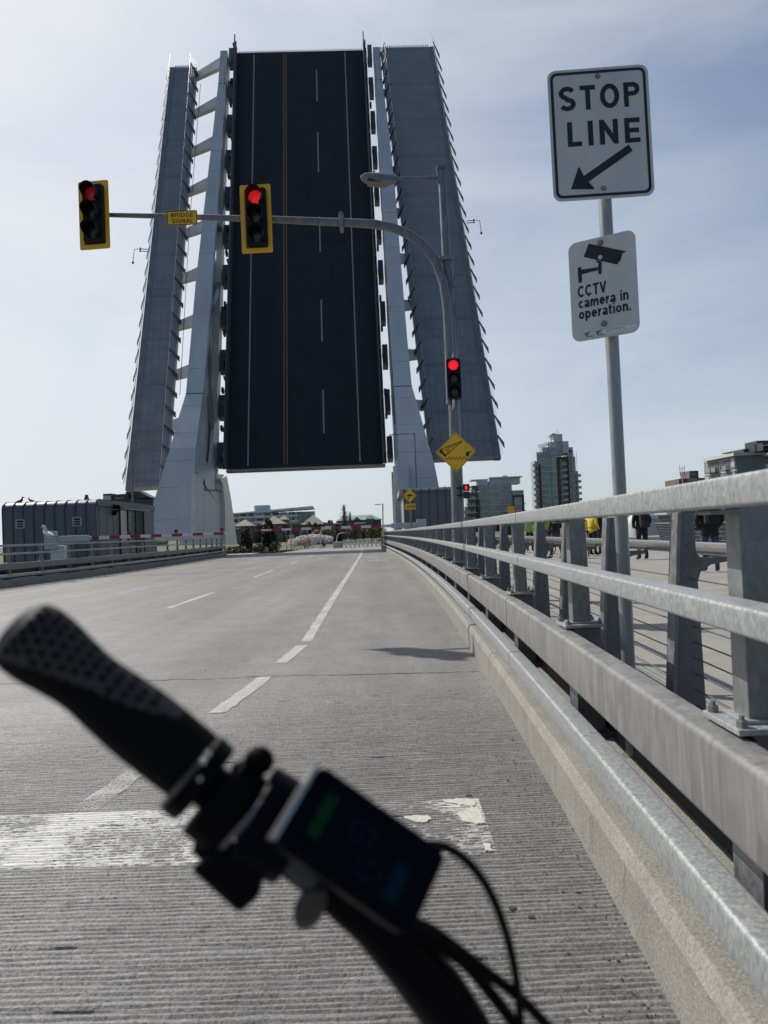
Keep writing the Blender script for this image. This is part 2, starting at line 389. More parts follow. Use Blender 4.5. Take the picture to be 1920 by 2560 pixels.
M_WPAINT = mat('white_metal_paint', (0.62, 0.62, 0.6), 0.5, var=0.12, vscale=8)
M_RSTRIPE = mat('red_stripe_paint', (0.27, 0.012, 0.016), 0.45, var=0.1)
M_GREYBOX = mat('grey_gate_paint', (0.40, 0.43, 0.46), 0.5, var=0.1)
# ------------------------------------------------------------------ road and markings
def road_material():
    m = mat('road_concrete', (0.24, 0.232, 0.213), 0.62, bump=0.0); t = m.node_tree; b = t.nodes['Principled BSDF']; lk = t.links
    tcn = t.nodes.new('ShaderNodeTexCoord'); src = tcn.outputs['Object']
    def nz(sc, det, st=None, dist=0.0):
        s = src
        if st:
            q = t.nodes.new('ShaderNodeMapping'); q.inputs['Scale'].default_value = st; lk.new(src, q.inputs[0]); s = q.outputs[0]
        n = t.nodes.new('ShaderNodeTexNoise'); n.inputs['Scale'].default_value = sc; n.inputs['Detail'].default_value = det; n.inputs['Distortion'].default_value = dist; n.inputs['Roughness'].default_value = 0.6
        lk.new(s, n.inputs['Vector']); return n.outputs['Fac']
    def mr(v, a, b_, c, d):
        r = t.nodes.new('ShaderNodeMapRange'); r.inputs['From Min'].default_value = a; r.inputs['From Max'].default_value = b_; r.inputs['To Min'].default_value = c; r.inputs['To Max'].default_value = d
        lk.new(v, r.inputs['Value']); return r.outputs[0]
    def mul(a, b_):
        k = t.nodes.new('ShaderNodeMath'); k.operation = 'MULTIPLY'; lk.new(a, k.inputs[0]); lk.new(b_, k.inputs[1]); return k.outputs[0]
    big = mr(nz(0.35, 5, (1.6, 0.5, 1)), 0.3, 0.7, 0.78, 1.16)
    mid = mr(nz(2.2, 6), 0.3, 0.72, 0.86, 1.12)
    fine = mr(nz(80, 2), 0.3, 0.7, 0.62, 1.36)
    mid2 = mr(nz(17, 3), 0.3, 0.7, 0.84, 1.16)
    tyre = mr(nz(0.9, 3, (1.0, 0.03, 1)), 0.35, 0.65, 0.83, 1.08)
    grain = mr(nz(320, 1), 0.3, 0.7, 0.82, 1.18)
    spots = mr(nz(5.5, 4), 0.62, 0.70, 1.0, 0.72)
    specks = mr(nz(38, 1), 0.66, 0.70, 1.0, 0.55)
    fac = mul(mul(mul(mul(big, mid), mul(mul(fine, mid2), grain)), tyre), mul(spots, specks))
    vm = t.nodes.new('ShaderNodeVectorMath'); vm.operation = 'SCALE'; vm.inputs[0].default_value = (0.205, 0.199, 0.187)
    lk.new(fac, vm.inputs['Scale']); lk.new(vm.outputs[0], b.inputs['Base Color'])
    bp = t.nodes.new('ShaderNodeBump'); bp.inputs['Strength'].default_value = 0.55; bp.inputs['Distance'].default_value = 0.006
    lk.new(nz(110, 4), bp.inputs['Height']); lk.new(bp.outputs[0], b.inputs['Normal'])
    return m
M_ROAD = road_material()
def paint_material(name, col, wear, scale=(3, 14, 1), bias=0.5, fscale=9, big=0.7, fade=0.0):
    m = mat(name, col, 0.55, var=0.12, vscale=14, bump=0.2, bscale=150); t = m.node_tree; b = t.nodes['Principled BSDF']; lk = t.links
    tcn = t.nodes.new('ShaderNodeTexCoord'); q = t.nodes.new('ShaderNodeMapping'); q.inputs['Scale'].default_value = scale; lk.new(tcn.outputs['Object'], q.inputs[0])
    n = t.nodes.new('ShaderNodeTexNoise'); n.inputs['Scale'].default_value = fscale; n.inputs['Detail'].default_value = 8; n.inputs['Roughness'].default_value = 0.75; lk.new(q.outputs[0], n.inputs['Vector'])
    n0 = t.nodes.new('ShaderNodeTexNoise'); n0.inputs['Scale'].default_value = 1.7; n0.inputs['Detail'].default_value = 3; lk.new(tcn.outputs['Object'], n0.inputs['Vector'])
    a = t.nodes.new('ShaderNodeMath'); a.operation = 'ADD'; lk.new(n.outputs['Fac'], a.inputs[0])
    h = t.nodes.new('ShaderNodeMath'); h.operation = 'MULTIPLY'; h.inputs[1].default_value = big; lk.new(n0.outputs['Fac'], h.inputs[0]); lk.new(h.outputs[0], a.inputs[1])
    if fade:
        sp = t.nodes.new('ShaderNodeSeparateXYZ'); lk.new(tcn.outputs['Object'], sp.inputs[0])
        fx = t.nodes.new('ShaderNodeMapRange'); fx.inputs['From Min'].default_value = -0.35; fx.inputs['From Max'].default_value = 0.42; fx.inputs['To Max'].default_value = -fade; lk.new(sp.outputs['X'], fx.inputs['Value'])
        a2 = t.nodes.new('ShaderNodeMath'); a2.operation = 'ADD'; lk.new(a.outputs[0], a2.inputs[0]); lk.new(fx.outputs[0], a2.inputs[1]); a = a2
    r = t.nodes.new('ShaderNodeMapRange'); r.inputs['From Min'].default_value = wear; r.inputs['From Max'].default_value = wear + 0.07; lk.new(a.outputs[0], r.inputs['Value'])
    lk.new(r.outputs[0], b.inputs['Alpha'])
    return m
M_STOPP = paint_material('worn_white_road_paint', (0.62, 0.61, 0.57), 0.77, scale=(2.2, 16, 1), fade=0.09)
M_DASHP = paint_material('white_lane_paint', (0.52, 0.51, 0.485), 0.50, scale=(10, 10, 1), big=0.16)
M_FADED = paint_material('faded_lane_paint', (0.56, 0.55, 0.51), 0.90, scale=(8, 24, 1))
M_YELP = paint_material('yellow_lane_paint', (0.42, 0.31, 0.13), 0.53, scale=(6, 3, 1), big=0.16)

_ph = rng.uniform(0, 6.28, (6,)); _gk = rng.uniform(0, 6.28, (900, 5)); _gd = rng.uniform(0.8, 1.15, 900)
GY0, GY1, PITCHG = 1.0, 6.5, 0.0262
NG = int((GY1 - GY0) / PITCHG)
_gy = GY0 + (np.arange(NG) + 0.5) * PITCHG + rng.normal(0, 0.0017, NG)
def groove_rows(xs):
    """y and z of the tined surface for columns xs; five rows a groove"""
    xs = np.asarray(xs, float); rows_y = [np.full_like(xs, GY0)]; rows_z = [np.zeros_like(xs)]
    common = 0.010 * np.sin(xs * 0.9 + _ph[0]) + 0.005 * np.sin(xs * 2.7 + _ph[1])
    for i in range(NG):
        g = _gk[i]
        yc = _gy[i] + common + 0.0022 * np.sin(xs * 5.1 + g[0]) + 0.0016 * np.sin(xs * 13.7 + g[1]) + 0.0012 * np.sin(xs * 37 + g[2])
        d = 0.0135 * _gd[i] * (0.86 + 0.24 * np.sin(xs * 3.3 + g[3]) * np.sin(xs * 7.9 + g[4]))
        d = d * np.clip((xs + 3.9) / 0.9, 0, 1)
        d = d * (0.7 + 0.3 * np.clip(1.0 - (xs - 0.1) * 1.4, 0.0, 1))
        fade = np.clip((GY1 - 0.2 - _gy[i]) / 2.0, 0.0, 1); d = np.clip(d * fade, 0.0, None)
        w = 0.0054 + 0.0011 * np.sin(xs * 9 + g[1])
        lip = 0.0009 * np.sin(xs * 21 + g[2]) * fade
        for dy, z in ((-w - 0.0022, lip), (-w * 0.55, -d), (w * 0.55, -d), (w + 0.0022, 0 * d)):
            rows_y.append(yc + dy); rows_z.append(np.zeros_like(xs) + z)
    rows_y.append(np.full_like(xs, GY1)); rows_z.append(np.zeros_like(xs))
    return np.array(rows_y), np.array(rows_z)
def grid_mesh(name, X, Y, Z, keep, mats):
    R, Cn = X.shape
    me = bpy.data.meshes.new(name); idx = np.arange(R * Cn).reshape(R, Cn)
    q = np.stack([idx[:-1, :-1], idx[:-1, 1:], idx[1:, 1:], idx[1:, :-1]], -1).reshape(-1, 4)
    if keep is not None: q = q[keep.reshape(-1)]
    me.vertices.add(R * Cn); me.vertices.foreach_set('co', np.stack([X, Y, Z], -1).astype(np.float32).ravel())
    me.loops.add(q.size); me.loops.foreach_set('vertex_index', q.astype(np.int32).ravel())
    me.polygons.add(len(q)); me.polygons.foreach_set('loop_start', np.arange(0, q.size, 4, dtype=np.int32))
    me.update(calc_edges=True); me.materials.append(mats)
    o = bpy.data.objects.new(name, me); COL.objects.link(o); return o
GX0 = -3.9
gxs = np.linspace(GX0, path(6.5) + 0.04, 175)
gyR, gzR = groove_rows(gxs)
gX = np.broadcast_to(gxs, gyR.shape)
struct(grid_mesh('road', gX, gyR, gzR, None, M_ROAD), 'transversely grooved concrete carriageway in front of the bicycle')
mb = MB()
def quadstrip(Ys, xl, xr, z=0.0):
    vs = []; 
    for Y in Ys: vs += [(xl(Y), Y, z), (xr(Y), Y, z)]
    mb.add(vs, [(2 * i, 2 * i + 1, 2 * i + 3, 2 * i + 2) for i in range(len(Ys) - 1)])
ROAD_END = 57.0
far_Y = [GY1 + (ROAD_END - GY1) * i / 60 for i in range(61)]
quadstrip(far_Y, lambda Y: lpath(Y) - 0.05, lambda Y: path(Y) + 0.05)
quadstrip([1.0, 2.5, 4, 5, GY1], lambda Y: lpath(Y) - 0.05, lambda Y: GX0)
quadstrip([-12, -8, -4, -1, 1.0], lambda Y: lpath(Y) - 0.05, lambda Y: path(Y) + 0.05)
mb.add([(lpath(57) - 3, 57, 0), (path(57) + 2, 57, 0), (path(57) + 2, 57, -9), (lpath(57) - 3, 57, -9)], [(0, 1, 2, 3)])
struct(mb.build('road', M_ROAD), 'grey concrete carriageway running up to the raised bridge')

# stop line: a coat laid over the same grooves
sxs = np.linspace(-3.85, 0.40, 190); sy, sz = groove_rows(sxs); sX = np.broadcast_to(sxs, sy.shape)
rm = (sy[:, 0] > 2.90) & (sy[:, 0] < 3.49); i0, i1 = np.where(rm)[0][[0, -1]]
st = grid_mesh('stop_line', sX[i0:i1 + 1], sy[i0:i1 + 1], np.where(sz[i0:i1 + 1] < -0.0012, sz[i0:i1 + 1] + 0.0011, sz[i0:i1 + 1] + 0.0016), None, M_STOPP)
struct(st, 'broad worn white stop line across the road under the handlebar')
mb = MB(); mb.add([(-8.7, 2.90, .004), (-3.85, 2.90, .004), (-3.85, 3.49, .004), (-8.7, 3.49, .004)], [(0, 1, 2, 3)]); struct(mb.build('stop_line', M_STOPP), 'stop line going on to the left under the grip')
M_FLAKE = mat('thick_old_road_paint', (0.50, 0.485, 0.43), 0.7, var=0.2, vscale=40, bump=0.4, bscale=200)
def flake(pxs):
    mb = MB(); pts = []
    for i, (x, y) in enumerate(pxs):
        x2, y2 = pxs[(i + 1) % len(pxs)]
        for k in range(4):
            p = gz(x + (x2 - x) * k / 4 + rng.normal(0, 1.3), y + (y2 - y) * k / 4 + rng.normal(0, 0.8)); pts.append((p.x, p.y))
    mb.poly(pts, -0.001, 0.0065); return mb.build('paint_flake', M_FLAKE, fix=True)
K = 0.2411
for k, pts in enumerate([[(850, 175), (1000, 165), (1100, 160), (1190, 172), (1200, 235), (1150, 240), (1040, 225), (900, 200)],
            [(1150, 245), (1215, 250), (1260, 300), (1298, 415), (1215, 422), (1070, 400), (1030, 350), (1010, 300), (1080, 290)],
            [(430, 345), (560, 342), (700, 335), (745, 375), (680, 405), (600, 410), (500, 378)],
            [(1280, 632), (1340, 630), (1370, 705), (1305, 700)]]):
    tag(flake([(900 + x * K, 1960 + y * K) for x, y in pts]), ['thin torn strip of old paint at the far right end of the stop line', 'largest flake of old paint at the right end of the stop line',
        'flat flake of old paint beside the bicycle display', 'small square flake of old paint nearest the kerb'][k], 'paint flake', 'flakes of old road paint')

def lane(name, segs, w, mate, label, slope=None):
    mb = MB()
    for (x0, y0, x1, y1) in segs:
        n = max(1, int(abs(y1 - y0) / (0.07 if y0 < 9 else 1.0))); jt = 0.007 if y0 < 9 else 0.0
        vs = []
        for i in range(n + 1):
            f = i / n; x = x0 + (x1 - x0) * f; y = y0 + (y1 - y0) * f
            vs += [(x - w / 2 + rng.normal(0, 1) * jt, y, 0.004), (x + w / 2 + rng.normal(0, 1) * jt, y, 0.004)]
        mb.add(vs, [(2 * i, 2 * i + 1, 2 * i + 3, 2 * i + 2) for i in range(n)])
    return struct(mb.build(name, mate), label)
lane('edge_line', [(-1.02, 8.75, -1.10, 14), (-1.10, 14, -1.2, 22), (-1.2, 22, -1.42, 38), (-1.42, 38, -1.78, 57)], 0.13, M_DASHP, 'long solid white line beside the right shoulder')
lane('edge_dash', [(-1.12, 7.35, -1.03, 8.45)], 0.13, M_DASHP, 'short white dash beyond the crack, next to the solid edge line')
lane('edge_dash', [(-1.31, 5.35, -1.16, 6.65)], 0.13, M_DASHP, 'short white dash right of the rubber handlebar grip')
lane('edge_dash', [(-1.53, 3.5, -1.37, 4.75)], 0.14, M_FADED, 'nearly worn-off white dash between the grip and the stop line')
lane('lane_line', [(-4.25, 13.8, -4.25, 17.4), (-4.35, 23.4, -4.38, 27.6), (-4.45, 33.3, -4.5, 36.6), (-4.6, 42.5, -4.65, 45.6), (-4.75, 51.5, -4.8, 54.5)], 0.13, M_DASHP, 'broken white line between the two lanes on this side')
def yx(Y): return float(np.interp(Y, [12, 17, 21.4, 36.5, 57], [-9.1, -9.1, -8.9, -9.3, -10.3]))
for k, off in enumerate((-0.14, 0.14)):
    ys = [6, 12, 17, 22, 28, 36, 46, 56.8]
    lane('centre_line', [(yx(a) + off, a, yx(b) + off, b) for a, b in zip(ys[:-1], ys[1:])], 0.11, M_YELP, ['left stripe of the yellow double centre line', 'right stripe of the yellow double centre line'][k])
mb = MB()                                                            # bicycle lane mark far up the shoulder
for dx in (-0.33, 0.33):
    c = (-0.55 + dx, 33.0)
    for a in range(20):
        a0 = 2 * math.pi * a / 20; a1 = 2 * math.pi * (a + 1) / 20
        mb.add([(c[0] + r * math.cos(t), c[1] + 3 * r * math.sin(t), 0.004) for r, t in ((.24, a0), (.30, a0), (.30, a1), (.24, a1))], [(0, 1, 2, 3)])
mb.add([(-.88, 33, .0045), (-.82, 33, .0045), (-.5, 35.2, .0045), (-.56, 35.2, .0045)], [(0, 1, 2, 3)])
mb.add([(-.25, 33, .005), (-.19, 33, .005), (-.5, 35.4, .005), (-.56, 35.4, .005)], [(0, 1, 2, 3)])
struct(mb.build('cycle_lane_mark', M_DASHP), 'white bicycle symbol on the shoulder ahead')
# joints and cracks
def crack(name, x0, x1, yf, w, label, jit=0.012):
    mb = MB(); n = int((x1 - x0) / 0.05); vs = []; acc = 0
    for i in range(n + 1):
        x = x0 + (x1 - x0) * i / n; acc = acc * 0.85 + rng.normal(0, jit); ww = w * rng.uniform(0.3, 1.2)
        vs += [(x, yf(x) + acc - ww / 2, 0.0022), (x, yf(x) + acc + ww / 2, 0.0022)]
    mb.add(vs, [(2 * i, 2 * i + 1, 2 * i + 3, 2 * i + 2) for i in range(n)])
    return struct(mb.build(name, M_DARK), label)
crack('road_crack', -3.9, path(6) - 0.02, lambda x: 6.56 - 0.07 * x, 0.016, 'dark transverse crack across the lane beyond the grip')
crack('road_joint', -11.7, path(28), lambda x: 28.3, 0.05, 'straight dark joint across the carriageway', 0.001)
crack('road_joint', -11.7, path(44), lambda x: 44.5, 0.10, 'far dark joint across the carriageway before the gap', 0.001)
# scraps on the road
for k, (x, y, lab) in enumerate([(1280, 2272, 'small dark flattened leaf near the handlebar cables'), (1172, 1990, 'dark scrap of grit above the stop line end'), (1330, 2295, 'dark speck near the kerb at the lower right')]):
    p = gz(x, y); mb = MB(); pts = [(p.x + 0.013 * math.cos(a) * rng.uniform(.7, 1.3), p.y + 0.011 * math.sin(a) * rng.uniform(.7, 1.3)) for a in np.linspace(0, 6.28, 9)[:-1]]
    mb.poly(pts, 0.0005, 0.004); tag(mb.build('road_scrap', mat('dead_leaf', (0.035, 0.03, 0.022), 0.8)), lab, 'scrap')

grit = MB()
for k in range(170):
    Y = 1.9 + 9 * rng.random() ** 1.6; x = path(Y) - 0.015 - abs(rng.normal(0, 0.10)); r = rng.uniform(0.0015, 0.0045)
    if k > 120: x = rng.uniform(-2.5, 0.6)
    grit.ball((x, Y, r * .6), (r * rng.uniform(.7, 1.5), r * rng.uniform(.7, 1.5), r * .8), 0, 6, 4)
gr = grit.build('grit', mat('road_grit', (0.10, 0.09, 0.075), 0.9, var=.4, vscale=60)); gr['kind'] = 'stuff'; tag(gr, 'scattered grit along the foot of the right kerb', 'grit')
# kerbs
RY0, RY1 = -8.0, 56.0
prof = [(0.0, -0.3), (0.012, 0.19), (0.035, 0.235), (0.38, 0.24), (0.38, -0.3)]
mb = MB(); seg = [RY0, 6.1, 6.9, 13.6, 20.3, 28.3, 36, 44.5, RY1]
for a, b in zip(seg[:-1], seg[1:]): mb.strip(prof, a + 0.006, b - 0.006, path, 0.4, sm=False)
mb.strip([(0.02, -0.2), (0.03, 0.18), (0.37, 0.22), (0.37, -0.2)], RY0, RY1, path, 0.5, m=1, sm=False)
struct(mb.build('kerb', [M_KERB, M_DARK], bevel=0.006), 'pale concrete kerb under the right railing')
mb = MB(); mb.strip([(0.0, -0.3), (0.012, 0.19), (0.035, 0.235), (0.55, 0.24), (0.55, -0.6)], RY0, RY1, lpath, 0.8, sm=False)
struct(mb.build('kerb', M_KERB, fix=True), 'concrete kerb under the left railing, its road face in shade')

M_GAPSHADE = mat('gap_shade_black', (0.022, 0.023, 0.025), 0.8)  # near-black that stands for shade between the lower rails
mb = MB()
for Y, z0, z1 in ((2.35, .0, .19), (2.72, .05, .19), (2.80, .0, .17), (3.45, .02, .19), (4.3, .0, .19), (5.2, .04, .18), (9.1, .0, .19), (11.5, .0, .19)):
    n = 7; y = Y; pts_ = []
    for i in range(n + 1): y += rng.normal(0, .006); z = z0 + (z1 - z0) * i / n; pts_.append((path(Y) + .012 * z / .19 - .0008, y, z))
    mb.add([p for q in pts_ for p in (q, (q[0], q[1] + rng.uniform(.001, .0035), q[2]))], [(2 * i, 2 * i + 1, 2 * i + 3, 2 * i + 2) for i in range(n)])
struct(mb.build('kerb_cracks', mat('crack_dark', (.05, .045, .04), .9)), 'hairline cracks down the near kerb face')
# ------------------------------------------------------------------ traffic railings
def traffic_railing(label, pf, sgn, Y0, Y1, joints, post_Y):
    t = thing('traffic_railing', label, 'railing', (pf(4.0, 0.1), 4.0, 0.24))
    specs = [('top_rail', 0.05, 0.135, 1.325, 1.394, 0.009, M_GALV, joints[0]), ('middle_rail', 0.05, 0.14, 1.049, 1.112, 0.009, M_GALV, joints[0]),
             ('wide_rail', 0.06, 0.16, 0.556, 0.773, 0.020, M_GALVB, joints[1]), ('lower_rail', 0.044, 0.138, 0.304, 0.408, 0.014, M_GALV, joints[2])]
    for nm, x0, x1, z0, z1, r, mt, js in specs:
        cuts = [Y0] + [j for j in js] + [Y1]
        for a, b in zip(cuts[:-1], cuts[1:]):
            mb = MB(); g = 0.009 if nm != 'wide_rail' else 0.010
            mb.strip(rr(x0, x1, z0, z1, r), a + g, b - g, pf, 0.35); mb.build(nm, mt, t, fix=True)
        mb = MB(); 
        for j in js: mb.strip(rr(x0 + 0.007, x1 - 0.007, z0 + 0.007, z1 - 0.007, r * 0.8), j - 0.15, j + 0.15, pf, 0.1)
        mb.build('joint_sleeve', M_SLEEVE, t, fix=True)
    mb = MB(); mb.strip([(0.325, 0.242), (0.34, 0.242), (0.34, 0.60), (0.325, 0.60)], Y0, Y1, pf, 0.5); mb.build('gap_shade_strip', M_GAPSHADE, t, fix=True)  # added strip that blackens the rail gaps like deep shade
    # one post at the first place, with base plate, bolts and lower post; copies along the line
    c = Vector((pf(post_Y[0], 0.0), post_Y[0], 0))
    def X(a): return c.x + sgn * a
    mb = MB(); lo = sorted((X(0.168), X(0.262))); 
    y0, y1 = c.y - 0.045, c.y + 0.035
    mb.hexa([(lo[0], y0, 0.80), (lo[1], y0, 0.80), (lo[1], y1, 0.80), (lo[0], y1, 0.80)], [(lo[0] + 0.004, y0 + 0.004, 1.335), (lo[1] - 0.006, y0 + 0.004, 1.335), (lo[1] - 0.006, y1, 1.335), (lo[0] + 0.004, y1, 1.335)])
    br = sorted((X(0.13), X(0.17)))
    for z in (1.36, 1.08): mb.box(br[0], br[1], c.y - 0.03, c.y + 0.03, z - 0.02, z + 0.02)
    mb.box(sorted((X(0.10), X(0.262)))[0], sorted((X(0.10), X(0.262)))[1], y0 + 0.004, y1, 1.312, 1.324)
    p0 = mb.build('post', M_POST, t, bevel=0.004)
    mb = MB(); q = sorted((X(0.115), X(0.315))); mb.box(q[0], q[1], c.y - 0.10, c.y + 0.095, 0.782, 0.797); q2 = sorted((X(0.15), X(0.285))); mb.box(q2[0], q2[1], c.y - 0.06, c.y + 0.055, 0.797, 0.807)
    mb.build('base_plate', M_GALV, p0, bevel=0.002)
    mb = MB()
    for dx in (0.135, 0.295):
        for dy in (-0.075, 0.075):
            mb = MB(); mb.lathe([(0, 0.826), (0.007, 0.826), (0.007, 0.814), (0.014, 0.814), (0.014, 0.797), (0, 0.797)], (X(dx), c.y + dy, 0), 2, 6); mb.build('bolt', M_POST, p0)
    mb = MB(); q = sorted((X(0.165), X(0.30))); mb.box(q[0], q[1], c.y - 0.075, c.y + 0.075, 0.25, 0.778)
    q = sorted((X(0.12), X(0.34))); mb.box(q[0], q[1], c.y - 0.12, c.y + 0.12, 0.24, 0.262); q = sorted((X(0.155), X(0.17)))
    mb.box(q[0], q[1], c.y - 0.03, c.y + 0.03, 0.55, 0.78)
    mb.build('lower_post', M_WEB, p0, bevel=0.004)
    repeat(p0, t, [(pf(y, 0.0), y, 0) for y in post_Y[1:]], c)
    return t
postY = [1.80 + 1.87 * i for i in range(-4, 29)]
traffic_railing('grey galvanised steel traffic railing running along the right kerb', path, 1, RY0, RY1, ([4.58, 16.0, 27.2, 38.4], [5.28, 9.34, 20.6, 31.8, 43], [5.13, 7.79, 8.6, 19.8, 31, 42.2]), postY)
postY2 = [23.76 + 1.93 * i for i in range(-9, 17)]
traffic_railing('dark backlit steel traffic railing across the road on the left', lpath, -1, 4.0, RY1, ([12, 24.9, 36.1, 47.3], [13, 26, 37, 48], [12.5, 25.5, 37, 48]), postY2)

# ------------------------------------------------------------------ walkway and its inner fence
WZ = 0.15
def wfar(Y): return float(np.interp(Y, [-10, 12, 22, 40, 60], [8.6, 8.9, 9.9, 15.5, 23.5]))
mb = MB(); Ys = [-8 + i for i in range(0, 68)]; vs = []
for Y in Ys: vs += [(path(Y, 0.38) if Y < 40 else max(path(Y, 0.38), 4.6 + (Y - 40) * 0.6), Y, WZ), (wfar(Y), Y, WZ)]
n = len(vs); mb.add(vs, [(2 * i, 2 * i + 1, 2 * i + 3, 2 * i + 2) for i in range(len(Ys) - 1)])
vs2 = []
for Y in Ys: vs2 += [(wfar(Y), Y, WZ), (wfar(Y), Y, -0.8)]
mb.add(vs2, [(2 * i, 2 * i + 1, 2 * i + 3, 2 * i + 2) for i in range(len(Ys) - 1)])
struct(mb.build('walkway', M_WALK), 'pale concrete shared walkway behind the right railing')

def divider_fence():
    t = thing('walkway_fence', 'row of tapered steel plate posts with cables and a stainless handrail beside the walkway', 'fence', (path(4, 0.5), 4, WZ))
    pY = [3.08 + 1.08 * i for i in range(-6, 33)]
    c = Vector((path(pY[0], 0), pY[0], 0)); x = c.x
    mb = MB()
    web = [(x + 0.43, WZ), (x + 0.60, WZ), (x + 0.585, 1.335), (x + 0.52, 1.335)]
    fr = (Vector((0, c.y, 0)), Vector((1, 0, 0)), Vector((0, 0, 1)), Vector((0, -1, 0)))
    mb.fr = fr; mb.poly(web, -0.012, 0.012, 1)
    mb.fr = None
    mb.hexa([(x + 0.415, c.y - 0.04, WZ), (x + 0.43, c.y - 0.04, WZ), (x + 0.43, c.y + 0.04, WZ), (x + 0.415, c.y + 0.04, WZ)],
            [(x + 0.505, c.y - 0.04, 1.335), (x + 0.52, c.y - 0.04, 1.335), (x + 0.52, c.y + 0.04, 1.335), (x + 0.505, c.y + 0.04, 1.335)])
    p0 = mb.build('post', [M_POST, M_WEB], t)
    mb = MB(); mb.fr = fr
    mb.poly([(x + 0.585, 1.02), (x + 0.605, 1.075), (x + 0.65, 1.105), (x + 0.735, 1.118), (x + 0.735, 1.136), (x + 0.65, 1.136), (x + 0.605, 1.14), (x + 0.585, 1.17)], -0.007, 0.007)
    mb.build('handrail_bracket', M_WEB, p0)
    repeat(p0, t, [(path(y, 0), y, 0) for y in pY[1:]], c)
    mb = MB(); mb.tube([(path(y, 0.74), y, 1.165) for y in np.linspace(-3, 38, 80)], 0.030, 14); mb.build('handrail', M_SS, t)
    for k in range(13):
        z = 0.23 + 0.068 * k; f = (z - WZ) / 1.185
        mb = MB(); mb.tube([(path(y, 0.565), y, z) for y in np.linspace(-3, 38, 90)], 0.0035, 6); mb.build('cable', M_SS, t)
    return t
divider_fence()

def outer_fence():
    t = thing('parapet_fence', 'far walkway fence of inward leaning posts with cables and thin handrail', 'fence', (wfar(20), 20, WZ))
    pY = [8 + 1.5 * i for i in range(0, 22)]
    c = Vector((wfar(pY[0]), pY[0], WZ)); mb = MB()
    mb.fr = (c, Vector((1, 0, 0)), Vector((0, 0, 1)), Vector((0, -1, 0)))
    mb.poly([(0.0, 0), (0.16, 0), (-0.38, 1.30), (-0.45, 1.30)], -0.012, 0.012)
    p0 = mb.build('post', M_POST, t)
    repeat(p0, t, [(wfar(y), y, WZ) for y in pY[1:]], c)
    mb = MB(); mb.tube([(wfar(y) - 0.36, y, WZ + 1.06) for y in np.linspace(8, 39.5, 40)], 0.024, 10); mb.build('handrail', M_SS, t)
    for k in range(7):
        z = 0.15 + 0.13 * k; mb = MB(); mb.tube([(wfar(y) - 0.40 * z + 0.02, y, WZ + z) for y in np.linspace(8, 39.5, 40)], 0.005, 6); mb.build('cable', M_SS, t)
outer_fence()
# ------------------------------------------------------------------ sign post with two signs
def rrect(w, h, r, k=5): return rr(-w / 2, w / 2, -h / 2, h / 2, r, k)
def ring(mb, outer, inner, n0, m):
    n = len(outer); mb.add([(p[0], p[1], n0) for p in outer] + [(p[0], p[1], n0) for p in inner], [(i, (i + 1) % n, n + (i + 1) % n, n + i) for i in range(n)], m)
pb, pt = at(1563, 1500, 3.27), at(1497, 200, 3.27)
pdir = (pt - pb).normalized()
base = pb + pdir * ((0.2 - pb.z) / pdir.z); top = pb + pdir * ((3.30 - pb.z) / pdir.z)
t = thing('sign_post', 'tall round galvanised post carrying the STOP LINE and camera signs behind the near railing', 'post', base)
mb = MB(); mb.tube([base, top], 0.030, 24); mb.lathe([(0.0, 3.31), (0.026, 3.306), (0.030, 3.29)], (top.x, top.y, 0), 2, 20); mb.build('pole', M_POLE, t)
mb = MB(); q = base; mb.lathe([(0, 0.24), (0.05, 0.24), (0.05, 0.19), (0, 0.19)], (q.x, q.y, 0), 2, 20); mb.build('collar', M_POST, t)

c = Vector((1.060, 3.2, 3.087)); fr = frame(c, rad(2.76), rad(-0.29))
t = thing('stop_line_sign', 'white STOP LINE sign with black border and arrow at the top of the post', 'sign', c)
mb = MB(fr); mb.poly(rrect(0.457, 0.610, 0.038), -0.003, 0.0); pan = mb.build('panel', M_SIGNW, t, fix=True)
mb = MB(fr); ring(mb, rrect(0.432, 0.585, 0.030), rrect(0.406, 0.559, 0.020), 0.0008, 0); mb.build('border', M_INK, pan)
mb = MB(fr); signtext(mb, 'STOP', -0.180, 0.186, 0.112, 0.226, .19, .18); signtext(mb, 'LINE', -0.150, 0.178, -0.055, 0.060, .19, .24); mb.build('lettering', M_INK, pan)
def Sg(x, y):                                    # picture point on the sign plane
    O, A, B, Nn = fr; q = ray(x, y); tt = (O - EYEP).dot(Nn) / q.dot(Nn); p = EYEP + q * tt - O; return (p.dot(A), p.dot(B))
s_ = 0.339
mb = MB(fr); arrow = [(683, 682), (713, 728), (388, 958), (432, 1005), (425, 1013), (258, 1013), (312, 852), (322, 852), (352, 915)]
mb.poly([Sg(1340 + x * s_, 130 + y * s_) for x, y in arrow], 0.0, 0.0009); mb.build('arrow', M_INK, pan, fix=True)
def bolt(fr, a, b, parent, r=0.009):
    mb = MB(fr); mb.lathe([(0, 0.010), (r * 0.8, 0.009), (r, 0.004), (r, 0.001), (r * 1.5, 0.001), (r * 1.5, 0.0)], (a, b, 0), 2, 12); return mb.build('bolt', M_POST, parent)
bolt(fr, *Sg(1494, 190), t); bolt(fr, *Sg(1509, 471), t)
mb = MB(fr); mb.box(-0.02, 0.02, 0.2, 0.23, -0.04, -0.004); mb.box(-0.02, 0.02, -0.23, -0.2, -0.04, -0.004); mb.build('bracket', M_POST, t)

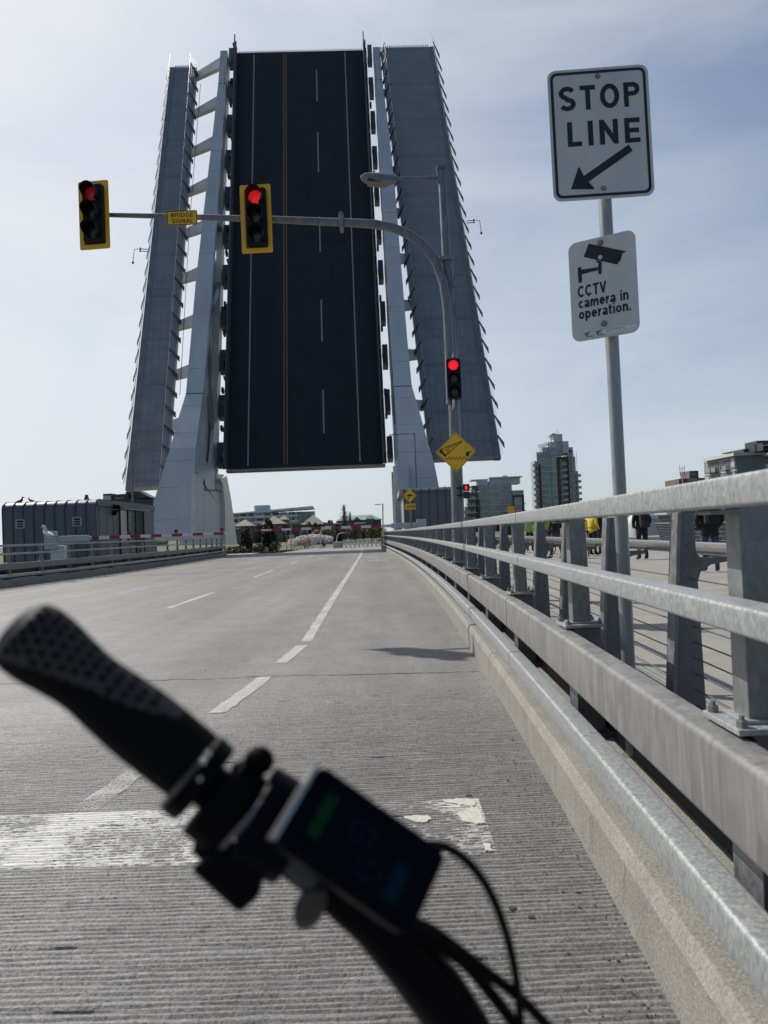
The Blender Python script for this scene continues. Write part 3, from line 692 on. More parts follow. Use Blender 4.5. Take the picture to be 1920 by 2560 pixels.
c = Vector((1.037, 3.2, 2.376)); fr = frame(c, rad(29.9))
t = thing('camera_sign', 'smaller pale CCTV sign with a camera pictogram below the STOP LINE sign', 'sign', c)
mb = MB(fr); mb.poly(rrect(0.300, 0.462, 0.038), -0.003, 0.0); pan = mb.build('panel', M_SIGNW, t, fix=True)
pts = lambda L_: [Sg(1340 + x * s_, 130 + y * s_) for x, y in L_]
mb = MB(fr)
mb.poly(pts([(388, 1413), (668, 1470), (640, 1483), (634, 1500), (622, 1541), (612, 1545), (600, 1568), (352, 1512)]), 0.0, 0.0008)
mb.poly(pts([(442, 1536), (490, 1546), (484, 1556), (484, 1630), (473, 1643), (460, 1630), (460, 1554), (448, 1550)]), 0.0008, 0.0012)
mb.poly(pts([(308, 1592), (333, 1585), (335, 1606), (459, 1587), (459, 1608), (338, 1640), (340, 1697), (314, 1704)]), 0.0012, 0.0016)
mb.build('pictogram', M_INK, pan, fix=True)
mb = MB(fr); a, b = Sg(1340 + 474 * s_, 130 + 1514 * s_); mb.lathe([(0, 0.0018), (0.0095, 0.0018), (0.0095, 0.0)], (a, b, 0), 2, 18); mb.build('pivot', M_SIGNW, pan)
def line_text(mb, body, l, r, bold, m=0):
    (x0, y0), (x1, y1) = l, r
    mb.text(body, x0, x1, y0, y1, 0.0, m, bold=bold)
mb = MB(fr)
def box_of(px):       # corner pixel list in zoom coordinates -> (a0,a1,b0,b1)
    q = pts(px); return min(p[0] for p in q), max(p[0] for p in q), min(p[1] for p in q), max(p[1] for p in q)
e = -0.5 * 0.300
for body, p0_, p1_, hz_ in (('CCTV', (310, 1815), (521, 1772), 88), ('camera in', (316, 1897), (684, 1820), 78), ('operation.', (319, 1980), (702, 1898), 78)):
    (a0_, b0_), (a1_, b1_) = pts([p0_, p1_]); bb = (b0_ + b1_) / 2; signtext(mb, body, a0_, a1_, bb, bb + hz_ * s_ * 3.2 / FPX, .195, .10)
mb.build('lettering', M_INK, pan)
M_LOGO = mat('blue_green_logo', (0.03, 0.16, 0.24), 0.5); M_LABEL = mat('pale_sticker', (0.66, 0.66, 0.64), 0.4)
mb = MB(fr); mb.box(-0.012, 0.133, -0.216, -0.195, 0, 0.0008); mb.build('sticker', M_LABEL, pan)
for a in (-0.098, -0.047):
    mb = MB(fr); mb.poly([(a, -0.195), (a + 0.012, -0.206), (a + 0.036, -0.189), (a + 0.014, -0.197)], 0, 0.0012); mb.poly([(a + 0.006, -0.207), (a + 0.013, -0.213), (a + 0.028, -0.199), (a + 0.014, -0.206)], 0, 0.0012); mb.build('logo', M_LOGO, pan)
    mb = MB(fr); mb.text('VICTORIA', a + 0.010, a + 0.044, -0.2185, -0.2125, 0.0004, bold=0.01); mb.build('small_lettering', M_INK, pan)
mb = MB(fr); mb.text('FOR MORE INFORMATION', 0.0, 0.085, -0.2025, -0.198, 0.0009, bold=0.01); mb.text('250.361.0571 privacy@victoria.ca', 0.0, 0.128, -0.2125, -0.207, 0.0009); mb.build('small_lettering', M_INK, pan)
bolt(fr, *Sg(1340 + 475 * s_, 130 + 1407 * s_), t, 0.010); bolt(fr, *Sg(1340 + 502 * s_, 130 + 2003 * s_), t, 0.010)
mb = MB(fr); mb.box(0.0, 0.03, 0.15, 0.18, -0.05, -0.004); mb.box(0.0, 0.03, -0.2, -0.17, -0.05, -0.004); mb.build('bracket', M_POST, t)

# ------------------------------------------------------------------ signal mast
YP = 12.0
P0 = Vector((at(1150, 1430, YP).x, YP, 0.2)); P1 = at(1131, 860, YP); P2 = at(1122, 660, YP)
t = thing('signal_mast', 'grey mast with a curved arm over the road and a street light on top', 'mast', P0)
def mast_at(z):
    return P0 + (P2 - P0) * ((z - P0.z) / (P2.z - P0.z))
mb = MB(); mb.tube([mast_at(0.15), mast_at(2.4), mast_at(4.0), P2], [0.115, 0.103, 0.088, 0.075], 20); mb.build('pole', M_MAST, t)
mb = MB(); mb.lathe([(0.19, 0.2), (0.19, 0.24), (0.14, 0.25)], (P0.x, P0.y, 0), 2, 16); mb.build('base_flange', M_POST, t)
arm_px = [(1127, 1010), (1123, 880), (1119, 780), (1109, 708), (1090, 655), (1062, 616), (1025, 588), (985, 570), (940, 561), (880, 557), (800, 554), (690, 549), (560, 545), (430, 541), (250, 537)]
ar = [0.075, 0.078, 0.079, 0.079, 0.078, 0.078, 0.077, 0.076, 0.075, 0.070, 0.064, 0.058, 0.050, 0.043, 0.036]
mb = MB(); mb.tube([at(x, y, YP - 0.10) for x, y in arm_px], ar, 20); mb.build('arm', M_MAST, t)
mb = MB(); q = at(853, 557, YP - 0.1); mb.box(q.x - 0.025, q.x + 0.03, q.y - 0.11, q.y + 0.11, q.z - 0.13, q.z + 0.15); mb.box(q.x - 0.04, q.x + 0.045, q.y - 0.05, q.y + 0.05, q.z + 0.10, q.z + 0.14); mb.build('arm_clamp', M_POST, t, bevel=0.006)
q = at(1115, 650, YP); mb = MB(); mb.box(q.x - 0.125, q.x + 0.12, YP - 0.12, YP + 0.12, q.z - 0.03, q.z + 0.03); mb.box(q.x - 0.115, q.x - 0.09, YP - 0.12, YP - 0.10, q.z - 0.2, q.z); mb.build('top_plate', M_POST, t, bevel=0.008)
mb = MB(); mb.tube([at(1126, 720, YP), at(1114, 650, YP)], 0.085, 20)
for y in (664, 676): a = at(1118, y, YP); mb.lathe([(0.089, a.z - 0.01), (0.089, a.z + 0.01)], (a.x, a.y, 0), 2, 18)
mb.build('pole_cap', M_MAST, t)
ltop, lbot = at(1104, 424, YP), at(1116, 645, YP)
mb = MB(); mb.tube([lbot, ltop], [0.075, 0.066], 18); mb.box(ltop.x - 0.09, ltop.x + 0.08, YP - 0.09, YP + 0.09, ltop.z - 0.01, ltop.z + 0.03); mb.build('upper_pole', M_MAST, t)
a0, a1 = at(1096, 445, YP), at(988, 446, YP)
mb = MB(); mb.tube([a0, a1], [0.034, 0.026], 12); mb.box(a0.x - 0.02, a0.x + 0.02, YP - 0.05, YP + 0.05, a0.z - 0.09, a0.z + 0.1); mb.build('lamp_arm', M_MAST, t)
h0, h1 = at(992, 447, YP), at(901, 443, YP); ln = (h1 - h0).length
fr = (h0, (h1 - h0).normalized(), Vector((0, 0, 1)), Vector((0, -1, 0)))
mb = MB(fr); sec = []
for f, hw, zt, zb in ((0, 0.06, 0.04, -0.045), (0.12, 0.075, 0.05, -0.06), (0.36, 0.13, 0.055, -0.115), (0.6, 0.15, 0.055, -0.09), (0.85, 0.13, 0.04, -0.055), (0.97, 0.08, 0.015, -0.03), (1.0, 0.03, 0.0, -0.012)):
    sec.append([(f * ln, zb, -hw), (f * ln, zb, hw), (f * ln, zb * 0.2 + zt * 0.4, hw * 1.05), (f * ln, zt, hw * 0.6), (f * ln, zt, -hw * 0.6), (f * ln, zb * 0.2 + zt * 0.4, -hw * 1.05)])
vs = [p for s_0 in sec for p in s_0]; fs = [tuple(range(6)), tuple(range(len(vs) - 6, len(vs)))]
for i in range(len(sec) - 1):
    for k in range(6): fs.append((6 * i + k, 6 * i + (k + 1) % 6, 6 * i + 6 + (k + 1) % 6, 6 * i + 6 + k))
mb.add(vs, fs); hd = mb.build('lamp_head', M_MAST, t, fix=True, bevel=0.006)
mb = MB(fr); mb.poly([(0.42 * ln, -0.08), (0.9 * ln, -0.08), (0.9 * ln, 0.08), (0.42 * ln, 0.08)], 0, 0.02); 
fr2 = (h0 + Vector((0, 0, -0.105)), (h1 - h0).normalized(), Vector((0, -1, 0)), Vector((0, 0, 1))); mb = MB(fr2); mb.poly([(0.34 * ln, -0.10), (0.82 * ln, -0.09), (0.82 * ln, 0.09), (0.34 * ln, 0.10)], -0.006, 0.02); mb.build('lens_cover', mat('lamp_glass', (0.10, 0.09, 0.07), 0.15), hd)
mb = MB(); mb.tube([at(1137, 690, YP - 0.0), at(1141, 780, YP), at(1143, 880, YP)], 0.010, 6); q = at(1134, 775, YP); mb.box(q.x + 0.02, q.x + 0.06, YP - 0.05, YP, q.z - 0.12, q.z + 0.10); mb.build('cable_conduit', M_POST, t)

def signal_head(c, yaw, w, h, lens_r, label, backplate=True, tint=(M_RED, M_AMB, M_GRN), visor=0.20, tilt=0.0, group='bridge signals with three lenses'):
    fr = frame(c, yaw, tilt); t = thing('traffic_signal', label, 'traffic signal', c, group)
    hw, hh = w / 2, h / 2
    if backplate:
        mb = MB(fr); n = len(rrect(w, h, 0.03))
        outer, inner = rrect(w, h, 0.03), rrect(w - 0.15, h - 0.16, 0.006)
        for n0, n1 in ((-0.004, 0.006),):
            mb.add([(p[0], p[1], n1) for p in outer] + [(p[0], p[1], n1) for p in inner] + [(p[0], p[1], n0) for p in outer] + [(p[0], p[1], n0) for p in inner],
                   [(i, (i + 1) % n, n + (i + 1) % n, n + i) for i in range(n)] + [(2 * n + i, 3 * n + i, 3 * n + (i + 1) % n, 2 * n + (i + 1) % n) for i in range(n)]
                   + [(i, 2 * n + i, 2 * n + (i + 1) % n, (i + 1) % n) for i in range(n)] + [(n + i, n + (i + 1) % n, 3 * n + (i + 1) % n, 3 * n + i) for i in range(n)])
        bp = mb.build('backplate', M_YEL, t, fix=True)
        mb = MB(fr); mb.box(-w / 2 + 0.074, w / 2 - 0.074, -h / 2 + 0.079, h / 2 - 0.079, -0.003, 0.002); mb.build('backplate_panel', M_YELD, bp)
        bw, bh = 0.34, h - 0.20; zoff = 0.004
    else:
        bw, bh = w, h; zoff = 0
    mb = MB(fr); bx = 0.02 if backplate else 0
    mb.poly(rr(bx - bw / 2, bx + bw / 2, -bh / 2, bh / 2, 0.03), -0.10 if backplate else -0.08, 0.10)
    for k in (-1, 1): mb.box(bx - bw / 2 - 0.004, bx + bw / 2 + 0.004, k * bh / 6 - 0.004, k * bh / 6 + 0.004, 0.02, 0.104)
    mb.build('housing', M_BLK, t, fix=True, bevel=0.005)
    for k in range(3):
        y = bh / 3 * (1 - k)
        mb = MB(fr); mb.lathe([(0, 0.125), (lens_r * 0.5, 0.121), (lens_r * 0.85, 0.112), (lens_r, 0.102)], (bx, y, 0), 2, 24)
        ln_ = mb.build('lens', tint[k], t)
        mb = MB(fr); a0_, a1_ = rad(-60), rad(240)
        r = lens_r * 1.10; vs = []; fs = []; nn = 26
        for i in range(nn + 1):
            a = a0_ + (a1_ - a0_) * i / nn; u, w_ = math.cos(a), math.sin(a)
            dep = visor * (0.45 + 0.55 * min(1, (w_ + 0.9) / 1.2))
            vs += [(bx + r * u, y + r * w_, 0.098), (bx + r * u, y + r * w_, 0.1 + dep), (bx + (r - 0.004) * u, y + (r - 0.004) * w_, 0.1 + dep), (bx + (r - 0.004) * u, y + (r - 0.004) * w_, 0.098)]
        for i in range(nn):
            for q in range(4): fs.append((4 * i + q, 4 * i + (q + 1) % 4, 4 * i + 4 + (q + 1) % 4, 4 * i + 4 + q))
        mb.add(vs, fs, 0, True); mb.build('visor', M_BLK, t, fix=True)
    return t
signal_head(at(235.5, 538, 11.72), rad(5.0), 0.522, 1.155, 0.115, 'yellow-framed signal at the far left end of the mast arm, against the sky', tilt=rad(-0.25), tint=(mat('dim_red_lens', (0.42, 0.008, 0.013), 0.3, emit=0.16), M_AMB, M_GRN))
signal_head(at(640.5, 547, 11.72), rad(1.8), 0.518, 1.155, 0.115, 'yellow-framed signal with a bright red lens in front of the raised roadway', tilt=rad(-0.25), tint=(mat('hooded_red_lens', (0.75, 0.012, 0.018), 0.3, emit=0.55), M_AMB, M_GRN))
t3 = signal_head(at(1135, 949, 11.78), rad(6), 0.232, 0.66, 0.083, 'small black three-lens signal on the mast pole, top red lens fully visible', backplate=False, visor=0.07, tilt=rad(-0.6))
mb = MB(); q = at(1133, 890, 11.78); mb.tube([q + Vector((0, 0.15, 0.02)), q + Vector((0, 0.02, 0.06)), q + Vector((0.0, 0.0, -0.03))], 0.022, 10); q = at(1134, 1006, 11.78); mb.tube([q + Vector((0, 0.0, 0.05)), q + Vector((0, 0.02, -0.05)), q + Vector((0, 0.15, -0.1))], 0.02, 10); mb.build('mounting_bracket', M_SS, t3)

c = at(455, 544.5, 11.74); fr = frame(c, rad(-0.4)); t = thing('bridge_signal_sign', 'small yellow BRIDGE SIGNAL plate hanging on the mast arm', 'sign', c)
mb = MB(fr); mb.poly(rrect(0.51, 0.247, 0.022), -0.003, 0.0); pan = mb.build('panel', M_YEL, t, fix=True)
mb = MB(fr); ring(mb, rrect(0.504, 0.241, 0.020), rrect(0.478, 0.215, 0.012), 0.001, 0); mb.build('border', M_INK, pan)
mb = MB(fr); signtext(mb, 'BRIDGE', -0.185, 0.187, 0.014, 0.083, .16, .16, .001); signtext(mb, 'SIGNAL', -0.172, 0.183, -0.086, -0.017, .16, .16, .001); mb.build('lettering', M_INK, pan)
mb = MB(fr); mb.box(-0.02, 0.02, -0.1, 0.1, -0.05, -0.004); mb.build('bracket', M_POST, t)

def diamond(h, r=0.04):
    pts = rrect(h * math.sqrt(2), h * math.sqrt(2), r); ca = math.sqrt(.5)
    return [((x - y) * ca, (x + y) * ca) for x, y in pts]
c = at(1140, 1129.5, 11.8); fr = frame(c, rad(3), rad(-0.3)); t = thing('bridge_warning_sign', 'yellow diamond with a raised drawbridge over waves on the mast pole', 'sign', c)
mb = MB(fr); mb.poly(diamond(0.345, 0.03), -0.003, 0.0); pan = mb.build('panel', M_YEL, t, fix=True)
mb = MB(fr); ring(mb, diamond(0.333, 0.027), diamond(0.324, 0.024), 0.001, 0); mb.build('border', M_INK, pan)
zs = 0.226
def Z6(l): return [Sg(1080 + x * zs, 860 + y * zs) for x, y in l]
mb = MB(fr)
def seg2(a, b, w, n0=0.0):
    (x0, y0), (x1, y1) = Z6([a, b]); d = Vector((x1 - x0, y1 - y0)); d.normalize(); nx, ny = -d.y * w / 2, d.x * w / 2
    mb.poly([(x0 + nx, y0 + ny), (x1 + nx, y1 + ny), (x1 - nx, y1 - ny), (x0 - nx, y0 - ny)], n0, n0 + 0.0009)
mb.poly(Z6([(82, 1185), (92, 1165), (112, 1160), (118, 1195), (160, 1230), (158, 1245), (128, 1240), (118, 1215), (82, 1210)]), 0, 0.0008)
for a, b, w in (((105, 1165), (335, 1072), 0.013), ((150, 1230), (335, 1075), 0.011), ((115, 1190), (150, 1232), 0.012), ((125, 1180), (165, 1165), 0.008), ((165, 1165), (185, 1190), 0.008), ((185, 1140), (225, 1145), 0.007), ((225, 1145), (240, 1112), 0.007), ((240, 1112), (265, 1120), 0.007), ((265, 1120), (280, 1095), 0.007), ((165, 1200), (190, 1140), 0.008), ((185, 1205), (160, 1225), 0.012)): seg2(a, b, w, 0.0008)
mb.poly(Z6([(380, 1190), (445, 1188), (444, 1197), (412, 1200), (410, 1240), (372, 1238)]), 0, 0.0008)
wv = []; 
for i in range(49):
    x = 142 + (398 - 142) * i / 48; y = 1264 - 14 * math.cos(i / 48 * 2 * math.pi * 6.0); wv.append((x, y))
up_ = Z6([(x, y - 6) for x, y in wv]); lo_ = Z6([(x, y + 6) for x, y in wv])
for i in range(48): mb.poly([lo_[i], lo_[i + 1], up_[i + 1], up_[i]], 0, 0.0008)
mb.build('pictogram', M_INK, pan, fix=True); bolt(fr, 0, 0.29, t, 0.007); bolt(fr, 0, -0.29, t, 0.007)
mb = MB(fr); mb.box(-0.03, 0.03, -0.2, 0.2, -0.10, -0.004); mb.build('bracket', M_POST, t)

c = at(1166, 1228, 11.85); fr = frame(c, rad(8)); t = thing('pedestrian_signal', 'small black walk signal with a red hand beside the mast', 'pedestrian signal', c)
mb = MB(fr); mb.box(-0.052, 0.052, 0.005, 0.118, -0.06, 0.03); mb.box(-0.052, 0.052, -0.118, -0.005, -0.06, 0.03); mb.build('housing', M_BLK, t, bevel=0.006)
mb = MB(fr); mb.box(-0.16, -0.05, 0.05, 0.07, -0.04, -0.01); mb.box(-0.16, -0.05, -0.07, -0.05, -0.04, -0.01); mb.build('bracket', M_BLK, t)
mb = MB(fr); o_ = (0.0, 0.060); hand = [(-0.018, -0.036), (0.016, -0.036), (0.020, -0.012), (0.030, 0.008), (0.024, 0.013), (0.014, 0.002), (0.014, 0.030), (0.008, 0.032), (0.006, 0.012), (0.004, 0.037), (-0.003, 0.037), (-0.004, 0.012), (-0.008, 0.033), (-0.013, 0.031), (-0.013, 0.010), (-0.018, 0.024), (-0.022, 0.022), (-0.021, -0.010)]
mb.poly([(o_[0] + a, o_[1] + b) for a, b in hand], 0.030, 0.032); mb.build('hand_symbol', M_RED, t, fix=True)
mb = MB(fr); mb.box(-0.042, 0.042, -0.108, -0.015, 0.030, 0.0315); mb.build('dark_panel', mat('dark_signal_panel', (0.02, 0.022, 0.022), 0.3), t)

# caution sign on its own post behind the right barrier gate
b0 = at(1030, 1330, 31); t = thing('caution_post', 'slim grey post with the speed-bump diamond and CAUTION plate', 'post', (b0.x, b0.y, 0.2))
tp = at(1024, 1222, 31.0); mb = MB(); mb.tube([(b0.x, b0.y, 0.2), (tp.x, tp.y, tp.z)], 0.035, 12); mb.build('pole', M_MAST, t)
c = at(1024, 1239, 30.9); fr = frame(c); s1 = thing('hump_sign', 'yellow diamond with a black hump above the CAUTION plate', 'sign', c)
mb = MB(fr); mb.poly(diamond(0.315, 0.03), -0.004, 0.0); pan = mb.build('panel', M_YEL, s1, fix=True)
mb = MB(fr); ring(mb, diamond(0.30, 0.027), diamond(0.287, 0.024), 0.002, 0); mb.poly([(-0.23, -0.01), (-0.12, 0.0), (-0.06, 0.055), (0.06, 0.055), (0.12, 0.0), (0.23, -0.01), (0.23, -0.03), (-0.23, -0.03)], 0, 0.003)
mb.poly([(-0.10, -0.16), (-0.06, -0.06), (-0.03, -0.08), (0.01, -0.05), (0.02, -0.10), (-0.03, -0.12)], 0, 0.003); mb.build('pictogram', M_INK, pan, fix=True)
c = at(1025.5, 1266.5, 30.9); fr = frame(c, 0, rad(0)); s2 = thing('caution_plate', 'small yellow CAUTION plate below the hump diamond', 'sign', c)
mb = MB(fr); mb.poly(rrect(0.475, 0.245, 0.02), -0.004, 0.0); pan = mb.build('panel', M_YEL, s2, fix=True)
mb = MB(fr); signtext(mb, 'CAUTION', -0.205, 0.205, -0.065, 0.065, .17, .16, .003); mb.build('lettering', M_INK, pan)

# ------------------------------------------------------------------ barrier gates
def gate(label, cab, arm0, arm1, nstripe, first_red, lamps, facing, Yg):
    t = thing('barrier_gate', label, 'barrier gate', (cab[0], Yg, 0.24), 'striped barrier gates closing the road')
    x, = cab[:1]
    mb = MB(); mb.box(x - 0.28, x + 0.28, Yg - 0.2, Yg + 0.3, 0.2, 1.30); mb.build('cabinet', M_WPAINT, t, bevel=0.02)
    a, b = Vector(arm0), Vector(arm1); d = (b - a); Ln = d.length; d.normalize()
    fr = (a, d, Vector((0, 0, 1)), Vector((0, -1, 0)))
    s = 1 if d.x > 0 else -1
    mb = MB(); mb.box(x - 0.42 if s > 0 else x - 0.05, x + 0.05 if s > 0 else x + 0.42, Yg - 0.42, Yg - 0.21, 1.15, 1.88); mb.build('counterweight', M_GREYBOX, t, bevel=0.015)
    fw_ = MB((a, d, Vector((0, 0, 1)), Vector((0, -1, 0))))
    fw_.box(-1.55, -0.02, -0.13, 0.12, -0.11, 0.06); fw_.box(-0.06, 0.14, -0.07, 0.07, -0.05, 0.05); fw_.build('arm_holder', M_GREYBOX, t, bevel=0.012)
    am = MB(fr); n = nstripe; w = Ln / n
    for i in range(n):
        h0_, h1_ = 0.072 - 0.028 * i / n, 0.072 - 0.028 * (i + 1) / n
        am.hexa([(i * w, -h0_, -0.02), (i * w, h0_, -0.02), (i * w, h0_, 0.02), (i * w, -h0_, 0.02)], [((i + 1) * w, -h1_, -0.02), ((i + 1) * w, h1_, -0.02), ((i + 1) * w, h1_, 0.02), ((i + 1) * w, -h1_, 0.02)], 1 if (i % 2 == 0) == first_red else 0)
    am.build('arm', [M_WPAINT, M_RSTRIPE], t, fix=True)
    for f in lamps:
        lm = MB(fr); lm.lathe([(0, 0.045), (0.05, 0.04), (0.078, 0.02), (0.08, -0.02), (0.05, -0.045), (0, -0.05)], (f * Ln, 0.15, 0), 2, 16); lm.box(f * Ln - 0.012, f * Ln + 0.012, 0.05, 0.09, -0.01, 0.01)
        lm.build('warning_lamp', M_REDDIM, t)
    return t
A0, A1 = at(222, 1345, 28.6), at(586, 1332.5, 28.6)
gate('red and white barrier arm reaching in from the left railing', (at(152, 1400, 29).x,), A0, A1, 14, True, (0.28, 0.60, 0.915), 1, 28.9)
A0, A1 = at(977, 1314.5, 35.0), at(629, 1326.5, 35.0)
gate('red and white barrier arm crossing from the right railing below the raised deck', (at(1045, 1330, 35).x,), A0, A1, 14, False, (0.28, 0.59, 0.88), -1, 35.3)

# street lamps beside the bridge
def lamp(label, foot, top, head, Y, r=0.075):
    b = Vector((foot.x, Y, 0.0)); t = thing('street_lamp', label, 'street lamp', b, 'grey street lamps with flat heads')
    mb = MB(); mb.tube([b, top], [r, r * 0.6], 12); mb.build('pole', M_MAST, t)
    mb = MB(); d = head - top; mb.tube([top - Vector((0, 0, 0.06)), top + d * 0.55], 0.03, 8); mb.build('arm', M_MAST, t)
    fr = (top + d * 0.5, d.normalized(), Vector((0, 0, 1)), Vector((0, -1, 0))); w = d.length * 0.5
    mb = MB(fr); mb.hexa([(0, -0.03, -0.07), (0, 0.03, -0.07), (0, 0.03, 0.07), (0, -0.03, 0.07)], [(w, -0.035, -0.15), (w, 0.01, -0.15), (w, 0.01, 0.15), (w, -0.035, 0.15)]); mb.build('lamp_head', M_MAST, t, fix=True, bevel=0.012)
lamp('street lamp behind the left control house, in front of the raised footway', at(329, 1235, 45), at(329, 1100, 45), at(376, 1103, 45), 45)
lamp('street lamp standing before the right bridge girder', at(1041, 1215, 48), at(1036, 1082, 48), at(972, 1087.5, 48), 48)
# ------------------------------------------------------------------ control houses
M_SEAM = mat('dark_zinc_cladding', (0.10, 0.108, 0.122), 0.42, 0.25, var=0.12, vscale=1.2, stretch=(2, 2, 0.25))
M_RIB = mat('zinc_seam', (0.05, 0.055, 0.063), 0.45, 0.25)
M_ENDW = mat('grey_wall_panel', (0.15, 0.155, 0.165), 0.55, var=0.08, vscale=1.5)
M_GLASS = mat('green_tinted_glass', (0.02, 0.045, 0.04), 0.06, 0.0, spec=0.9)
M_LOUV = mat('pale_louvre', (0.30, 0.31, 0.29), 0.5)
def profile_house(y0, depth, h, r=0.45, k=7, bulge=0.0):
    pts = [(y0 + depth, -0.3), (y0 + depth, h)]
    for i in range(k + 1):
        a = rad(90 + 90 * i / k); pts.append((y0 + r + r * math.cos(a), h - r + r * math.sin(a)))
    pts += [(y0 + 0.02, h * 0.5), (y0 + 0.10, -0.3)]
    return pts
def house(label, x0, x1, y0, depth, h, nseam, right_wall, slope=0.0):
    t = thing('control_house', label, 'control house', ((x0 + x1) / 2, y0, -0.3), 'zinc clad bridge control houses')
    prof = profile_house(y0, depth, h)
    mb = MB((Vector((0, 0, 0)), Vector((0, 1, 0)), Vector((0, 0, 1)), Vector((1, 0, 0))))
    n = len(prof)
    mb.poly(prof, x0, x1, 0)
    for i in range(n): mb.sm[-n + i] = True
    sh = mb.build('shell', M_SEAM, t, fix=True)
    for i in range(nseam + 1):
        x = x0 + (x1 - x0) * i / nseam
        mb = MB((Vector((0, 0, 0)), Vector((0, 1, 0)), Vector((0, 0, 1)), Vector((1, 0, 0))))
        pts = [p for p in prof[2:]]; cx_, cy_ = y0 + depth / 2, h / 2
        out = [(p[0] - 0.035 if p[0] < y0 + 0.4 else p[0], p[1] + (0.035 if p[1] > h - 0.35 else 0)) for p in pts]
        ring_ = out + pts[::-1]
        for a in range(len(pts) - 1):
            mb.hexa([(pts[a][0], pts[a][1], x - 0.02), (pts[a + 1][0], pts[a + 1][1], x - 0.02), (out[a + 1][0], out[a + 1][1], x - 0.02), (out[a][0], out[a][1], x - 0.02)],
                    [(pts[a][0], pts[a][1], x + 0.02), (pts[a + 1][0], pts[a + 1][1], x + 0.02), (out[a + 1][0], out[a + 1][1], x + 0.02), (out[a][0], out[a][1], x + 0.02)])
        mb.hexa([(y0 + depth, h, x - .02), (y0 + .45, h, x - .02), (y0 + .45, h + .035, x - .02), (y0 + depth, h + .035, x - .02)], [(y0 + depth, h, x + .02), (y0 + .45, h, x + .02), (y0 + .45, h + .035, x + .02), (y0 + depth, h + .035, x + .02)])
        mb.build('roof_seam', M_RIB, sh, fix=True)
    return t, sh
HX1 = at(239, 1250, 36).x; HX0 = at(13, 1262, 36.3).x
HH = at(239, 1249, 36.4).z
t, sh = house('grey zinc control house with curved eaves and two louvres behind the left railing', HX0, HX1, 36.0, 9.0, HH, 9, True)
def louvre(x, z):
    mb = MB((Vector((x, 36.02, z)), Vector((1, 0, 0)), Vector((0, 0, 1)), Vector((0, -1, 0))))
    for a0, a1, b0, b1 in ((-.24, .24, .17, .24), (-.24, .24, -.24, -.17), (-.24, -.16, -.17, .17), (.16, .24, -.17, .17), (-.16, .16, .03, .075), (-.16, .16, -.09, -.045)): mb.box(a0, a1, b0, b1, 0, 0.06)
    lv = mb.build('louvre', M_LOUV, t); mb = MB((Vector((x, 36.02, z)), Vector((1, 0, 0)), Vector((0, 0, 1)), Vector((0, -1, 0)))); mb.box(-.16, .16, -.17, .17, -0.02, 0.015); mb.build('louvre_opening', M_DARK, lv)
q = at(51, 1310, 36); louvre(q.x, q.z); q = at(193, 1304, 36); louvre(q.x, q.z)
frE = (Vector((HX1, 0, 0)), Vector((0, 1, 0)), Vector((0, 0, 1)), Vector((1, 0, 0)))        # end wall facing the road
mb = MB(frE); mb.box(36.35, 45.0, -0.3, HH - 0.36, -0.05, 0.02); ew = mb.build('end_wall', M_ENDW, t)
for y in (37.3, 38.2): mb = MB(frE); mb.box(y - 0.012, y + 0.012, -0.3, HH - 0.36, 0.02, 0.03); mb.build('panel_joint', M_RIB, ew)
mb = MB(frE); mb.box(36.05, 45.0, HH - 0.34, HH - 0.02, -0.02, 0.10); mb.build('fascia', M_ENDW, t, bevel=0.02)
mb = MB(frE); mb.box(38.9, 43.3, HH - 0.42, HH - 0.36, 0.02, 0.35); mb.build('awning', M_LOUV, t)
mb = MB(frE); mb.box(39.1, 43.0, 0.4, HH - 0.44, 0.0, 0.05); wn = mb.build('window', M_GLASS, t)
mb = MB(frE)
for y in (39.1, 40.3, 41.6, 42.95): mb.box(y - 0.04, y + 0.04, 0.4, HH - 0.44, 0.05, 0.10)
mb.box(39.1, 43.0, 1.15, 1.21, 0.05, 0.09); mb.build('mullion', mat('dark_green_frame', (0.02, 0.035, 0.032), 0.4), wn)
mb = MB()
for px, py in ((274, 1268), (283, 1269), (274, 1284)):
    q = at(px, py, 38.2); mb.lathe([(0.13, 0.0), (0.125, 0.04), (0.06, 0.16), (0.05, 0.3), (0, 0.3)], (q.x + .32, q.y - 0.2, q.z), 1, 14)
q = at(277, 1278, 38.3); mb.box(HX1, q.x + 0.42, q.y, q.y + 0.1, q.z - 0.05, q.z + 0.05); mb.build('horn_loudspeaker', M_BLK, t)
q = at(216.5, 1250, 38); mb = MB(); mb.lathe([(0.15, q.z - 0.15), (0.13, q.z + 0.05), (0.09, q.z + 0.2), (0.085, q.z + 0.28), (0, q.z + 0.28)], (q.x, q.y, 0), 2, 12); mb.build('roof_vent', mat('green_copper_vent', (0.05, 0.11, 0.085), 0.6), t)
# right house
RX0, RX1 = at(1010, 1225, 42).x, at(1129, 1222, 42).x
RH = at(1070, 1219, 42.4).z
t, sh = house('grey zinc control house partly hidden behind the mast and the right railing', RX0, RX1 + 0.6, 42.0, 8.0, RH, 7, False)
mb = MB((Vector((RX0, 0, 0)), Vector((0, 1, 0)), Vector((0, 0, 1)), Vector((1, 0, 0)))); mb.box(42.35, 50, -0.3, RH - 0.4, -0.06, 0.0); mb.build('end_wall', M_LOUV, t)
mb = MB((Vector((RX0, 0, 0)), Vector((0, 1, 0)), Vector((0, 0, 1)), Vector((1, 0, 0)))); mb.box(42.1, 50, RH - 0.38, RH - 0.03, -0.30, 0.0); mb.build('fascia', M_LOUV, t, bevel=0.02)

